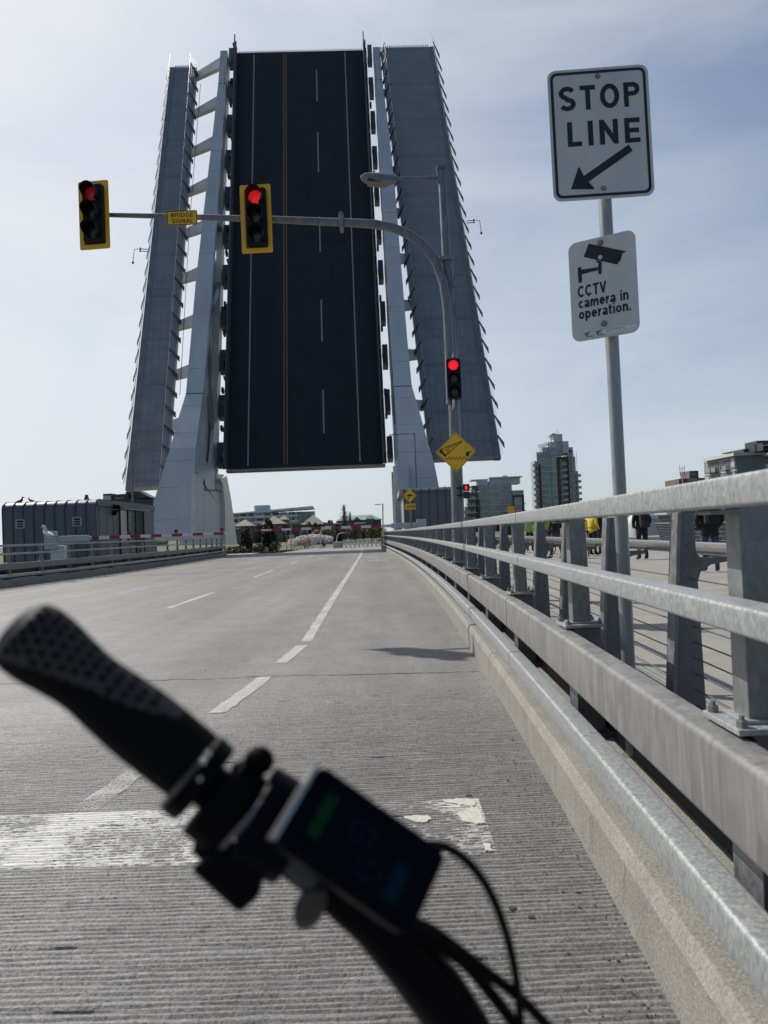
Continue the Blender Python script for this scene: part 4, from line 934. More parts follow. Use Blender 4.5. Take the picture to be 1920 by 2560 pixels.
# ------------------------------------------------------------------ raised bascule leaf
O = Vector((-12.9226, 59.0565, 7.0579)); U = Vector((0.99969845, 0.02455611, 0.0)).normalized()
V = Vector((-0.00696444, 0.27996892, 0.9599838)).normalized(); W_ = U.cross(V).normalized(); V = W_.cross(U)
LEAF = (O, U, V, W_)
def onplane(x, y, w=0.0):
    q = ray(x, y); tt = (O + W_ * w - EYEP).dot(W_) / q.dot(W_); p = EYEP + q * tt - O; return p.dot(U), p.dot(V)
def proj(p):
    d = p - EYEP; z = d.dot(FW); return CX + FPX * d.dot(RT) / z, CY - FPX * d.dot(UP) / z
def leafco(mesh_obj):
    me = mesh_obj.data; a = me.attributes.new('leafco', 'FLOAT_VECTOR', 'POINT')
    co = [Vector(v.co) - O for v in me.vertices]
    a.data.foreach_set('vector', [c for p in co for c in (p.dot(U), p.dot(V), p.dot(W_))])
def deck_material(name, base, grid=None, rough=0.75):
    m = mat(name, base, rough); t = m.node_tree; b = t.nodes['Principled BSDF']; lk = t.links
    at_ = t.nodes.new('ShaderNodeAttribute'); at_.attribute_name = 'leafco'
    n = t.nodes.new('ShaderNodeTexNoise'); n.inputs['Scale'].default_value = 0.5; n.inputs['Detail'].default_value = 6; lk.new(at_.outputs['Vector'], n.inputs['Vector'])
    r = t.nodes.new('ShaderNodeMapRange'); r.inputs['From Min'].default_value = 0.3; r.inputs['From Max'].default_value = 0.7; r.inputs['To Min'].default_value = 0.9 if grid else 0.76; r.inputs['To Max'].default_value = 1.1 if grid else 1.24; lk.new(n.outputs['Fac'], r.inputs['Value'])
    n4 = t.nodes.new('ShaderNodeTexNoise'); n4.inputs['Scale'].default_value = 1.0; n4.inputs['Detail'].default_value = 3
    mp_ = t.nodes.new('ShaderNodeMapping'); mp_.inputs['Scale'].default_value = (3.0, 0.06, 1) if not grid else (0.25, 1.6, 1); lk.new(at_.outputs['Vector'], mp_.inputs[0]); lk.new(mp_.outputs[0], n4.inputs['Vector'])
    r4 = t.nodes.new('ShaderNodeMapRange'); r4.inputs['From Min'].default_value = 0.3; r4.inputs['From Max'].default_value = 0.7; r4.inputs['To Min'].default_value = 0.95 if grid else 0.84; r4.inputs['To Max'].default_value = 1.05 if grid else 1.16; lk.new(n4.outputs['Fac'], r4.inputs['Value'])
    mu = t.nodes.new('ShaderNodeMath'); mu.operation = 'MULTIPLY'; lk.new(r.outputs[0], mu.inputs[0]); lk.new(r4.outputs[0], mu.inputs[1]); fac = mu.outputs[0]
    vm = t.nodes.new('ShaderNodeVectorMath'); vm.operation = 'SCALE'; vm.inputs[0].default_value = base; lk.new(fac, vm.inputs['Scale']); res = vm.outputs[0]
    if grid:
        br = t.nodes.new('ShaderNodeTexBrick'); br.offset = 0; br.inputs['Color1'].default_value = (1, 1, 1, 1); br.inputs['Color2'].default_value = (0.9, 0.9, 0.9, 1); br.inputs['Mortar'].default_value = (0.70, 0.72, 0.76, 1)
        br.inputs['Scale'].default_value = 1.0; br.inputs['Brick Width'].default_value = 0.62; br.inputs['Row Height'].default_value = 0.92; br.inputs['Mortar Size'].default_value = 0.028
        lk.new(at_.outputs['Vector'], br.inputs['Vector'])
        sp = t.nodes.new('ShaderNodeSeparateXYZ'); lk.new(at_.outputs['Vector'], sp.inputs[0])
        g = t.nodes.new('ShaderNodeMath'); g.operation = 'LESS_THAN'; g.inputs[1].default_value = grid; lk.new(sp.outputs['Y'], g.inputs[0])
        mx = t.nodes.new('ShaderNodeMix'); mx.data_type = 'RGBA'; mx.inputs['A'].default_value = (0.97, 0.97, 0.97, 1); lk.new(g.outputs[0], mx.inputs['Factor']); lk.new(br.outputs['Color'], mx.inputs['B'])
        # wide floor beams every 4.6 m
        wv = t.nodes.new('ShaderNodeMath'); wv.operation = 'PINGPONG'; wv.inputs[1].default_value = 2.31; lk.new(sp.outputs['Y'], wv.inputs[0])
        w2 = t.nodes.new('ShaderNodeMath'); w2.operation = 'LESS_THAN'; w2.inputs[1].default_value = 0.20; lk.new(wv.outputs[0], w2.inputs[0])
        w3 = t.nodes.new('ShaderNodeMapRange'); w3.inputs['To Min'].default_value = 1.0; w3.inputs['To Max'].default_value = 0.86; lk.new(w2.outputs[0], w3.inputs['Value'])
        v2 = t.nodes.new('ShaderNodeVectorMath'); v2.operation = 'MULTIPLY'; lk.new(res, v2.inputs[0]); lk.new(mx.outputs['Result'], v2.inputs[1])
        v3 = t.nodes.new('ShaderNodeVectorMath'); v3.operation = 'SCALE'; lk.new(v2.outputs[0], v3.inputs[0]); lk.new(w3.outputs[0], v3.inputs['Scale']); res = v3.outputs[0]
    lk.new(res, b.inputs['Base Color']); return m
M_DECK = deck_material('dark_deck_overlay', (0.016, 0.019, 0.024), rough=0.8)
M_FOOT = deck_material('grey_footway_panels', (0.235, 0.242, 0.26), 21.0, 0.6)
M_FASC = mat('beige_deck_edge', (0.34, 0.32, 0.24), 0.7, var=0.2, vscale=1)
M_LINEW = mat('grey_white_deck_line', (0.30, 0.31, 0.31), 0.6); M_LINEY = mat('ochre_deck_line', (0.20, 0.12, 0.025), 0.6)
M_RAILD = mat('dark_leaf_railing', (0.10, 0.11, 0.12), 0.5, 0.2)
M_FIN = mat('dark_railing_fin', (0.035, 0.038, 0.042), 0.6)
M_BAND = mat('grey_edge_plate', (0.19, 0.205, 0.22), 0.5, 0.1)

br = thing('bascule_bridge', 'raised bascule bridge leaf with dark roadway, white girders and two footways', 'bridge', (-6, 58, 0))
mb = MB(LEAF); mb.box(0, 13.0, 0, 46.2, -0.35, 0); dk = mb.build('road_deck', M_DECK, br); leafco(dk)
mb = MB(LEAF); mb.box(-0.10, 13.2, -0.16, 0.0, -0.5, -0.02); mb.build('deck_end_plate', M_FASC, dk)
mb = MB(LEAF)
for i in range(7): mb.box(0.5 + i * 1.9, 1.0 + i * 1.9, 0.2, 46.0, -1.1, -0.36)
mb.build('stringer', M_WHITE, dk)
mb = MB(LEAF)
for i in range(62): x = 0.1 + i * 0.208; mb.box(x, x + 0.1, 46.2, 46.45, -0.3, -0.02)
mb.build('finger_joint', M_RAILD, dk)
for x, w, mt in ((1.72, 0.11, M_LINEW), (4.75, 0.10, M_LINEY), (5.0, 0.10, M_LINEY), (11.09, 0.11, M_LINEW)):
    mb = MB(LEAF); mb.box(x - w / 2, x + w / 2, 0.25, 45.9, 0.0, 0.012); mb.build('lane_line', mt, dk)
for a, b in ((39.5, 43.6), (30.6, 35.55), (21.4, 25.4), (11.9, 16.2), (3.0, 7.1)):
    mb = MB(LEAF); mb.box(8.06, 8.17, a, b, 0.0, 0.012); mb.build('lane_dash', M_LINEW, dk)
# barriers on both edges of the road deck
for sx, x0 in ((-1, 0.02), (1, 12.98)):
    mb = MB(LEAF)
    for w0, w1, th in ((0.05, 0.25, .35), (0.40, 0.50, .12), (0.60, 0.82, .14), (1.08, 1.15, .1), (1.36, 1.43, .1)):
        a, b = sorted((x0, x0 + sx * th)); mb.box(a, b, 0.0, 46.2 + (0.0), w0, w1)
    rl = mb.build('deck_railing', M_RAILD, br)
    for k in range(20):
        v = 0.8 + k * 2.37; a, b = sorted((x0 + sx * 0.12, x0 + sx * 0.26)); mb = MB(LEAF); mb.box(a, b, v - 0.09, v + 0.09, 0.0, 1.40); mb.build('railing_post', M_RAILD, rl)
    mb = MB(LEAF); a, b = sorted((x0 + sx * 0.0, x0 + sx * 0.10))
    mb.box(a, b, 45.6, 47.0, 1.30, 1.45); mb.box(a, b, 45.6, 46.9, 0.62, 0.8); mb.box(a, b, 45.6, 46.6, 0.2, 0.4); mb.build('railing_end', M_RAILD, rl)
# footways
def footway(wv, quad, nm_label, vside):
    (bl, br_, tr, tl) = quad
    mb = MB(LEAF); mb.hexa([(*bl, wv - 0.3), (*br_, wv - 0.3), (*tr, wv - 0.3), (*tl, wv - 0.3)], [(*bl, wv), (*br_, wv), (*tr, wv), (*tl, wv)])
    fwk = mb.build('footway', M_FOOT, br, label=nm_label, fix=True); leafco(fwk)
    e = 0.22
    mb = MB(LEAF); mb.hexa([(bl[0], bl[1] - e, wv - 0.5), (br_[0], br_[1] - e, wv - 0.5), (br_[0], br_[1], wv - 0.5), (bl[0], bl[1], wv - 0.5)], [(bl[0], bl[1] - e, wv - 0.02), (br_[0], br_[1] - e, wv - 0.02), (br_[0], br_[1], wv - 0.02), (bl[0], bl[1], wv - 0.02)])
    mb.build('footway_end', M_FASC, fwk, fix=True)
    mb = MB(LEAF); n = int((tr[0] - tl[0]) / 0.2)
    for i in range(n): x = tl[0] + (i + 0.25) * 0.2; mb.box(x, x + 0.09, tl[1], tl[1] + 0.28, wv - 0.2, wv - 0.02)
    mb.build('finger_joint', M_RAILD, fwk)
    for side, (b0, t0) in ((-1, (bl, tl)), (1, (br_, tr))):
        mb = MB(LEAF); s = side; ob, oe, lean_ = (0.60, 0.10, 0.50) if side == vside else (0.98, 0.16, 0.75); pw, pt_ = (0.34, 0.26) if side == vside else (0.55, 0.45)
        mb.hexa([(b0[0], b0[1] - 0.25, wv - 0.5), (b0[0] + s * pw, b0[1] - 0.25, wv - 0.5), (t0[0] + s * pt_, t0[1], wv - 0.5), (t0[0], t0[1], wv - 0.5)], [(b0[0], b0[1] - 0.25, wv + 0.05), (b0[0] + s * pw, b0[1] - 0.25, wv + 0.05), (t0[0] + s * pt_, t0[1], wv + 0.05), (t0[0], t0[1], wv + 0.05)])
        ed = mb.build('edge_plate', M_BAND, br, fix=True)
        for k in range(25):
            f = (k + 0.55) / 25.2; x = b0[0] + (t0[0] - b0[0]) * f + s * (ob - oe * f); v = b0[1] + (t0[1] - b0[1]) * f
            mb = MB(LEAF); mb.hexa([(x, v - 0.26, wv - 0.15), (x, v + 0.26, wv - 0.15), (x - s * lean_, v + 0.34, wv + 1.28), (x - s * lean_, v + 0.16, wv + 1.28)], [(x + 0.06, v - 0.26, wv - 0.15), (x + 0.06, v + 0.26, wv - 0.15), (x - s * lean_ + 0.06, v + 0.34, wv + 1.28), (x - s * lean_ + 0.06, v + 0.16, wv + 1.28)])
            mb.build('railing_post', M_FIN, ed, fix=True)
        mb = MB(LEAF)
        for h in (1.22, 0.92, 0.62, 0.32):
            kx = s * (ob - .06 - lean_ * (h + 0.15) / 1.43); r = 0.022 if h > 1.2 else 0.008
            mb.tube([(b0[0] + kx, b0[1], wv + h), (t0[0] + kx - s * 0.12, t0[1] + 0.4, wv + h)], r, 6)
        mb.build('railing_cable', M_SS, ed)
WL = -1.9
footway(WL, (onplane(330, 1218, WL), onplane(407, 1213, WL), onplane(485, 168.5, WL), onplane(436, 168.5, WL)), 'left footway, narrow and set lower', 1)
footway(-0.1, (onplane(1085, 1145.5, -.1), onplane(1236, 1139.5, -.1), onplane(1075, 117, -.1), onplane(957, 119, -.1)), 'right footway, the wider of the two', -1)

# truss girders (top chord profile read in the girder plane u = const)
def girder_point(x, y, u):
    q = ray(x, y); tt = (O + U * u - EYEP).dot(U) / q.dot(U); p = EYEP + q * tt - O; return p.dot(V), p.dot(W_)
LC = [(126, 551, 568), (210, 546, 566), (333, 532, 556), (469, 516, 547), (708, 489, 530), (860, 476, 518.5), (983, 465, 507), (1043, 446, 499), (1118, 426, 489), (1183, 405, 486), (1250, 385.5, 485.3), (1345, 362, 484.5)]
UL, UR = -1.05, 14.02
vw = [girder_point(xr, y, UL) for y, xl, xr in LC]
vw = [(v, max(w, 0.05)) for v, w in vw]
RC = {114: (928, 946), 200: (931, 950), 333: (934.5, 962.5), 441: (939, 972.4), 660: (952, 989), 753: (956, 996.7), 860: (963, 1004.5), 964: (968, 1012.5), 990: (970, 1021), 1100: (973, 1046), 1167: (975, 1064), 1221: (983, 1079), 1330: (986, 1104)}
ry = sorted(RC); rl_ = [RC[k][0] for k in ry]; rr_ = [RC[k][1] for k in ry]
def chord(side):
    loops = []
    for i, (v, w) in enumerate(vw):
        u0 = UL if side < 0 else UR
        p = O + U * u0 + V * v + W_ * w
        x, y = proj(p); dep = (p - EYEP).dot(FW); k = FPX * U.dot(RT) / dep
        if side < 0: wid = (LC[i][2] - LC[i][1]) / k
        else: wid = (np.interp(y, ry, rr_) - np.interp(y, ry, rl_)) / k
        f = min(1, max(0, (46 - v) / 46)); th = 0.40 + 0.15 * f
        loops.append((u0, u0 + side * wid, v, w, th))
    return loops
def chord_mesh(side):
    lp = chord(side); vs = []; fs = []
    for (a, b, v, w, th) in lp: vs += [(a, v, w), (b, v, w), (b, v, w - th), (a, v, w - th)]
    n = len(lp)
    for i in range(n - 1):
        for k in range(4): fs.append((4 * i + k, 4 * i + (k + 1) % 4, 4 * i + 4 + (k + 1) % 4, 4 * i + 4 + k))
    fs += [(0, 1, 2, 3), (4 * n - 4, 4 * n - 3, 4 * n - 2, 4 * n - 1)]
    mb = MB(LEAF); mb.add(vs, fs); return mb.build('girder', M_WHITE, br, fix=True), lp
for side in (-1, 1):
    gd, lp = chord_mesh(side)
    for i in range(1, len(lp) - 1):                      # plate seams across the chord faces
        for fq in ((.33, .7) if i in (1, 2, 3) else (.5,)):
            qa, qb = lp[i], lp[i + 1]; a, b, v, w, th = [qa[k] + (qb[k] - qa[k]) * fq for k in range(5)]; x0, x1 = sorted((a, b)); mb = MB(LEAF); mb.box(x0, x1, v - 0.012, v + 0.012, w - .12, w + 0.006); mb.build('plate_seam', M_BAND, gd)
    us = UL if side < 0 else UR
    ua, ub = sorted((us, us + side * 0.5))
    for vv in (42.1, 3.9):            # bolted splice lines
        i = min(range(len(lp)), key=lambda k: abs(lp[k][2] - vv)); a, b, v, w, th = lp[i]
        mb = MB(LEAF); x0, x1 = sorted((a, b)); mb.box(x0 - 0.02, x1 + 0.02, v - 0.03, v + 0.03, w - 0.2, w + 0.02); mb.build('splice', M_RIB, gd)
    # bottom chord beside the deck, pierced posts up to the top chord
    mb = MB(LEAF); mb.box(ua, ub, -1.5, 46.3, -1.4, -0.15); mb.build('bottom_chord', M_CREAM, br)
    vs_ = [p[2] for p in lp][::-1]; ws_ = [p[3] for p in lp][::-1]
    topw = lambda v: float(np.interp(v, vs_, ws_))
    # solid lower web with a long opening, in the girder plane
    G = (O + U * us, V, W_, U)
    u0, u1 = sorted((0.0, side * 0.35))
    def gpoly(name, pts, a, b, mt, parent=br):
        q = MB(G); q.poly(pts, a, b); return q.build(name, mt, parent, fix=True)
    gpoly('web_plate', [(18, -0.2), (46.2, -0.2), (46.2, 0.05), (30, topw(30) - 0.5), (18, topw(18) - 0.9)] if False else [(24.5, -0.2), (46.2, -0.2), (46.2, 0.0), (36, topw(36) - 0.45), (30, topw(30) - 0.6), (24.5, topw(24.5) - 0.75)], *sorted((side * 0.25, side * 0.45)), M_CREAM)
    def strut(p, q, wd, name='web_strut', a=side * 0.05, b=side * 0.30, mt=M_BAND):
        d = Vector((q[0] - p[0], q[1] - p[1])); d.normalize(); nx, ny = -d.y * wd / 2, d.x * wd / 2
        gpoly(name, [(p[0] + nx, p[1] + ny), (q[0] + nx, q[1] + ny), (q[0] - nx, q[1] - ny), (p[0] - nx, p[1] - ny)], *sorted((a, b)), mt)
    strut((13.2, topw(13.2) - 0.5), (18.2, -0.2), 0.75)
    strut((11.2, topw(11.2) - 0.5), (2.6, 0.1), 0.38)
    strut((24.0, topw(24) - 0.4), (24.4, -0.2), 0.6)
    gpoly('back_web', [(-0.7, -2.0), (-1.2, 2.2), (0.5, topw(0.5) - 0.3), (10, topw(10) - 0.25), (17.2, topw(17.2) - 0.25), (20.6, topw(20.6) - 0.3), (20.6, -2.0)], *sorted((side * 0.50, side * 0.60)), M_CREAM)
    gpoly('back_web', [(22.2, -2.0), (22.2, topw(22) - .3), (32, topw(32) - .2), (32, -2.0)], *sorted((side * 0.50, side * 0.60)), M_CREAM)
    gpoly('knee_plate', [(-2.4, -1.3), (-2.4, topw(-2.4) - 0.4), (2.6, topw(2.6) - 0.6), (0.6, topw(0.6) - 1.3), (-0.5, topw(-0.5) - 2.6), (-0.4, 1.4), (1.5, 0.9), (4.2, 0.45), (4.2, -1.3)], *sorted((side * 0.0, side * 0.28)), M_WHITE)
    # fittings between girder and deck
    uf = sorted((us - side * 0.12, -0.42 if side < 0 else 13.42))
    for k in range(11):
        v = 1.5 + k * 4.45; mb = MB(LEAF); mb.box(uf[0], uf[1] + (.3 if side < 0 else 0), v - 1.05, v + 1.05, -1.0, -0.05)
        mb.build('deck_hanger', M_RAILD, br, bevel=0.05)
    for k in range(16):
        v = 1.0 + k * 2.9 + rng.uniform(-.4, .4); um = uf[1 if side < 0 else 0]; um -= (0.05 if side < 0 else -0.05); mb = MB(LEAF); mb.box(um - 0.10, um + 0.10, v - 0.22, v + 0.22, 0.1, 0.6); mb.build('deck_fitting', M_RIB, br, bevel=.03)
# footway brackets
vmid = [onplane(955, y, 0.0)[1] for y in (223, 320, 419, 524, 639, 757, 882, 1010, 1148)]
def edge_u(pts, v): return float(np.interp(v, [pts[0][1], pts[1][1]], [pts[0][0], pts[1][0]]))
Rb = [onplane(1085, 1145.5, -.1), onplane(957, 119, -.1)]
Lb = [onplane(407, 1213, WL), onplane(485, 168.5, WL)]
lpR, lpL = chord(1), chord(-1)
for v in vmid + [46.0]:
    ue = edge_u(Rb, v) - 0.3
    hb = 0.55
    mb = MB(LEAF); mb.hexa([(UR + 0.2, v - 0.65, -0.3), (UR + 0.2, v + 0.65, -0.3), (ue, v + 0.42, -0.35), (ue, v - 0.42, -0.35)], [(UR + 0.2, v - 0.65, -0.75), (UR + 0.2, v + 0.65, -0.75), (ue, v + 0.42, -0.75), (ue, v - 0.42, -0.75)])
    mb.build('footway_bracket', M_CREAM, br, fix=True)
    ul = edge_u(Lb, v - 1.6) + 0.3
    mb = MB(LEAF); mb.hexa([(UL - 0.3, v - 0.75, -0.5), (UL - 0.3, v + 0.75, -0.5), (ul, v - 0.30 + 0.45, WL - 0.1), (ul, v - 0.30 - 0.45, WL - 0.1)], [(UL - 0.3, v - 0.75, -0.95), (UL - 0.3, v + 0.75, -0.95), (ul, v - 0.30 + 0.45, WL - 0.5), (ul, v - 0.30 - 0.45, WL - 0.5)])
    mb.build('footway_bracket', M_CREAM, br, fix=True)
mb = MB(LEAF); ql = edge_u(Lb, 20) + 0.75; mb.tube([(edge_u(Lb, 44) + 0.9, 44, WL + 0.3), (ql + 0.1, 26, WL + 0.1), (ql, 8, WL + 0.2)], 0.025, 6); mb.build('hanging_cable', M_RAILD, br)
# navigation light brackets
for (x, y, s, lab) in ((345, 625, -1, 1), (1190, 553, 1, 2)):
    u, v = onplane(x, y, 0.4); mb = MB(LEAF); e = u - s * 0.9
    for dz in (-0.12, 0.12): mb.tube([(e, v + dz, 0.3), (u - s * 0.2, v + dz, 0.4)], 0.035, 6)
    mb.tube([(u - s * 0.2, v + 0.25, 0.4), (u - s * 0.2, v - 0.2, 0.4)], 0.06, 6); mb.tube([(u - s * 0.2, v + 0.1, 0.4), (u + s * 0.35, v + 0.1, 0.4), (u + s * 0.38, v - 1.25, 0.4)], 0.03, 6)
    q = mb.P((u + s * 0.38, v - 1.4, 0.4)); mb.lathe([(0.0, -0.22), (0.12, 0.0), (0.05, 0.12), (0, 0.12)], (u + s * 0.38, v - 1.35, 0.4), 1, 8)
    mb.build('navigation_light', M_BLK, br)
# piers: feet that carry the two girders
for side in (-1, 1):
    us = UL if side < 0 else UR
    base = O + U * us; X0 = base.x
    def WP(x, y):                    # world point on the girder plane for a picture point (left side), mirrored for the right
        q = ray(x, y); tt = (O + U * (UL + 0.02) - EYEP).dot(U) / q.dot(U); return EYEP + q * tt
    outline = [(486, 1184), (520, 1184), (558, 1186), (563, 1215), (570, 1262), (577, 1308), (584.5, 1352), (584.5, 1362), (484.5, 1362), (484.8, 1300)]
    pts = [(WP(x, y).y, WP(x, y).z) for x, y in outline]
    arch = [(553, 1362), (552, 1260), (547, 1212), (542, 1196), (533, 1186), (523, 1182.5), (515, 1184), (507, 1190), (503, 1196)]
    t0, t1 = sorted((side * 0.0, side * 0.8))
    F = (Vector((X0 + side * 0.02, 0, 0)), Vector((0, 1, 0)), Vector((0, 0, 1)), Vector((1, 0, 0)))
    mb = MB(F); mb.poly([(a, b) for a, b in pts], t0, t1); pr = mb.build('pier_leg', M_WHITE, br, fix=True)
    # flush panel with the arched recess, and the sloping rear brace
    pa = [WP(x, y) for x, y in arch]
    a_pts = [(p.y, p.z) for p in pa]
    fr_pts = [(WP(x, y).y, WP(x, y).z) for x, y in ((484.8, 1362), (484.8, 1300), (486, 1186), (500, 1184.5))]
    mb = MB(F); mb.poly([(WP(553, 1362).y, WP(553, 1362).z), (WP(552, 1260).y, WP(552, 1260).z), (WP(547, 1212).y, WP(547, 1212).z), (WP(542, 1198).y, WP(542, 1198).z), (WP(556, 1190).y, WP(556, 1190).z), (WP(566, 1246).y, WP(566, 1246).z), (WP(578, 1340).y, WP(578, 1340).z), (WP(581, 1362).y, WP(581, 1362).z)], *sorted((-side * 0.35, side * 0.0 - side * 0.003)))
    mb.build('rear_brace', M_CREAM, pr, fix=True)
    mb = MB(F); mb.poly(fr_pts + [(WP(503, 1194).y, WP(503, 1194).z), (WP(503, 1362).y, WP(503, 1362).z)], *sorted((-side * 0.30, -side * 0.003))); mb.build('front_flange', M_CREAM, pr, fix=True)
    if side < 0:
        for k in range(9):
            a, b = WP(506 - 0.2 * k, 1205 + k * 17), WP(506 - 0.2 * (k + 1), 1205 + (k + 1) * 17); mb = MB(); mb.tube([(X0 + 0.12, a.y, a.z), (X0 + 0.12, b.y, b.z)], 0.035, 6); mb.box(X0 + 0.03, X0 + 0.2, a.y - 0.3, a.y + 0.3, a.z - 0.04, a.z + 0.04); mb.build('conduit', M_RAILD, pr)
        mb = MB(); mb.tube([(X0 + .15, WP(x, y).y, WP(x, y).z) for x, y in ((510, 1198), (511, 1218), (515, 1225), (545, 1226), (551, 1230))], 0.05, 6); mb.tube([(X0 + .2, WP(x, y).y, WP(x, y).z) for x, y in ((557, 1190), (556, 1212), (551, 1232))], 0.06, 6); mb.build('conduit', M_RAILD, pr)
    # inside of the leg: machinery bolts seen through the opening
# deck the piers stand on
mb = MB(); mb.box(-24, lpath(50) - 0.6, 33, 72, -1.6, -0.25); struct(mb.build('pier_platform', M_WALK), 'concrete platform under the left control house and girder')
mb = MB(); mb.box(path(57) + 0.9, 9.5, 41, 72, -1.6, -0.22); struct(mb.build('pier_platform', M_WALK), 'concrete platform under the right girder')
# ------------------------------------------------------------------ water and far bank
mb = MB(); mb.add([(-1500, -200, -5), (1500, -200, -5), (1500, 2500, -5), (-1500, 2500, -5)], [(0, 1, 2, 3)])
struct(mb.build('water', mat('harbour_water', (0.02, 0.035, 0.04), 0.12, bump=0.5, bscale=0.8)), 'harbour water below the bridge')
M_GRASS = mat('bank_grass', (0.09, 0.10, 0.03), 0.9, var=0.45, vscale=0.6)
mb = MB()
mb.add([(-400, 74, -0.75), (26, 74, -0.75), (60, 130, -0.75), (500, 210, -0.75), (500, 1500, 4), (-400, 1500, 4)], [(0, 1, 2, 3, 4, 5)])
mb.add([(-400, 74, -0.75), (26, 74, -0.75), (60, 130, -0.75), (500, 210, -0.75), (-400, 70, -5.2), (28, 70, -5.2), (64, 126, -5.2), (504, 206, -5.2)], [(0, 4, 5, 1), (1, 5, 6, 2), (2, 6, 7, 3)])
struct(mb.build('far_bank', M_GRASS, fix=True), 'grassy far bank beyond the gap')
mb = MB(); mb.add([(-13, 75, -0.60), (0.5, 75, -0.60), (3, 130, -0.6), (-9, 130, -0.6)], [(0, 1, 2, 3)])
struct(mb.build('far_road', M_ROAD), 'road going on beyond the gap')

# ------------------------------------------------------------------ trees
def leafmat(name, c, var=0.5):
    return mat(name, c, 0.8, var=var, vscale=0.9)
M_BARK = mat('bark', (0.10, 0.082, 0.066), 0.9, var=0.3)
def tree(label, cat, foot, h, clumps, lm, n, size, trunk_r=0.16, name='tree', group=None, limbs=7, bare=False, core=0.75):
    t = thing(name, label, cat, foot, group)
    f = Vector(foot); mb = MB(); pts = [f + Vector((rng.normal(0, 0.03) * h * i / 4, rng.normal(0, 0.03) * h * i / 4, h * 0.8 * i / 4)) for i in range(5)]; pts[0] = f
    mb.tube(pts, [trunk_r * (1 - 0.18 * i) for i in range(5)], 8)
    for k in range(limbs):
        c, r = clumps[k % len(clumps)]; s = pts[1 + k % 3]; e = f + Vector(c) + Vector([rng.normal(0, 0.35) * q for q in r])
        mb.tube([s, (s + e) / 2 + Vector((0, 0, 0.05 * h)), e], [trunk_r * 0.45, trunk_r * 0.3, trunk_r * 0.1], 5)
    if bare:
        for k in range(170):
            c, r = clumps[rng.integers(len(clumps))]; z0 = rng.uniform(0.08, 0.8) * h; s = f + Vector((0, 0, z0)); a = rng.uniform(0, 6.28); q = rng.uniform(0.3, 1)
            zt = min(h, z0 + rng.uniform(0.15, 0.42) * h); wd = r[0] * (1.15 - zt / h * 0.85) * q
            e = f + Vector((c[0] + wd * math.cos(a), c[1] + wd * math.sin(a), zt)); mb.tube([s, s * 0.45 + e * 0.55 + Vector((0, 0, -0.02 * h)), e], [trunk_r * 0.24, trunk_r * 0.15, trunk_r * 0.03], 4)
    mb.build('trunk', M_BARK, t)
    vs = []; fs = []
    w = np.array([q[1][0] * q[1][1] * q[1][2] for q in clumps]) ** 0.67; w = w / w.sum()
    for k in range(n):
        c, r = clumps[rng.choice(len(clumps), p=w)]
        d = rng.normal(size=3); d /= np.linalg.norm(d); rr_ = rng.uniform(core, 1.03) if rng.random() < 0.8 else rng.uniform(0.2, 1)
        lump = 1 + 0.22 * mnoise.noise(Vector(d * 2.3) + Vector(c))
        p = f + Vector((c[0] + d[0] * r[0] * rr_ * lump, c[1] + d[1] * r[1] * rr_ * lump, c[2] + d[2] * r[2] * rr_ * lump))
        a = Vector(rng.normal(size=3)).normalized(); b = a.orthogonal().normalized(); s = size * rng.uniform(0.5, 1.3); a = a * s; b = b * s * 0.7
        i = len(vs); vs += [tuple(p - a), tuple(p + b), tuple(p + a), tuple(p - b)]; fs.append((i, i + 1, i + 2, i + 3))
    mb = MB(); mb.v = vs; mb.f = fs; mb.m = [0] * len(fs); mb.sm = [False] * len(fs); mb.build('crown', lm, t)
    return t
def cone(h, r, n=6): return [((rng.normal(0, .1), rng.normal(0, .1), h * (0.12 + 0.82 * i / n)), (r * (1 - i / (n + 0.6)) + .15, r * (1 - i / (n + 0.6)) + .15, h / n * 0.8)) for i in range(n)]
G0 = -0.72
def foot(px, py, Y): p = at(px, py, Y); return (p.x, Y, G0)
LM_DK = leafmat('dark_conifer_needles', (0.018, 0.03, 0.016)); LM_MID = leafmat('mid_conifer_needles', (0.032, 0.045, 0.025)); LM_YEL = leafmat('yellow_green_leaves', (0.17, 0.15, 0.03)); LM_PINK = leafmat('pale_cherry_blossom', (0.78, 0.70, 0.68), 0.25); LM_BRN = leafmat('bare_brown_twigs', (0.13, 0.105, 0.085), 0.4); LM_BRN2 = leafmat('brown_shrub_leaves', (0.10, 0.065, 0.04)); LM_OLV = leafmat('olive_shrub_leaves', (0.07, 0.075, 0.03))
tree('pointed dark conifer right beside the foot of the left girder', 'conifer', foot(615, 1372, 100), 4.0, cone(3.9, 0.95), LM_MID, 1500, 0.16)
tree('rounded dark conifer above the first small white sign', 'conifer', foot(674, 1372, 100), 4.6, [((0, 0, 1.2), (1.15, 1, 1.2)), ((-.1, 0, 2.6), (.95, .9, 1.2)), ((0, 0, 3.6), (.6, .6, .9))], LM_DK, 2200, 0.17)
tree('small brown shrub between the two white signs', 'shrub', foot(690, 1370, 96), 1.4, [((0, 0, .8), (.7, .6, .6))], LM_BRN2, 500, 0.12, 0.05, 'shrub')
tree('low olive shrub left of the rounded conifer', 'shrub', foot(648, 1376, 96), 1.1, [((0, 0, .6), (.9, .6, .6))], LM_OLV, 500, 0.12, 0.05, 'shrub')
fx = foot(762, 1370, 110); tree('flowering cherry tree, a wide pale pink mound', 'cherry tree', fx, 2.4, [((-1.6, 0, 1.0), (1.1, .8, .7)), ((-.2, 0, 1.35), (1.2, .9, .75)), ((1.3, 0, 1.5), (1.2, .9, .7)), ((0.6, 0, .9), (1.3, .9, .6))], LM_PINK, 2200, 0.13, 0.12)
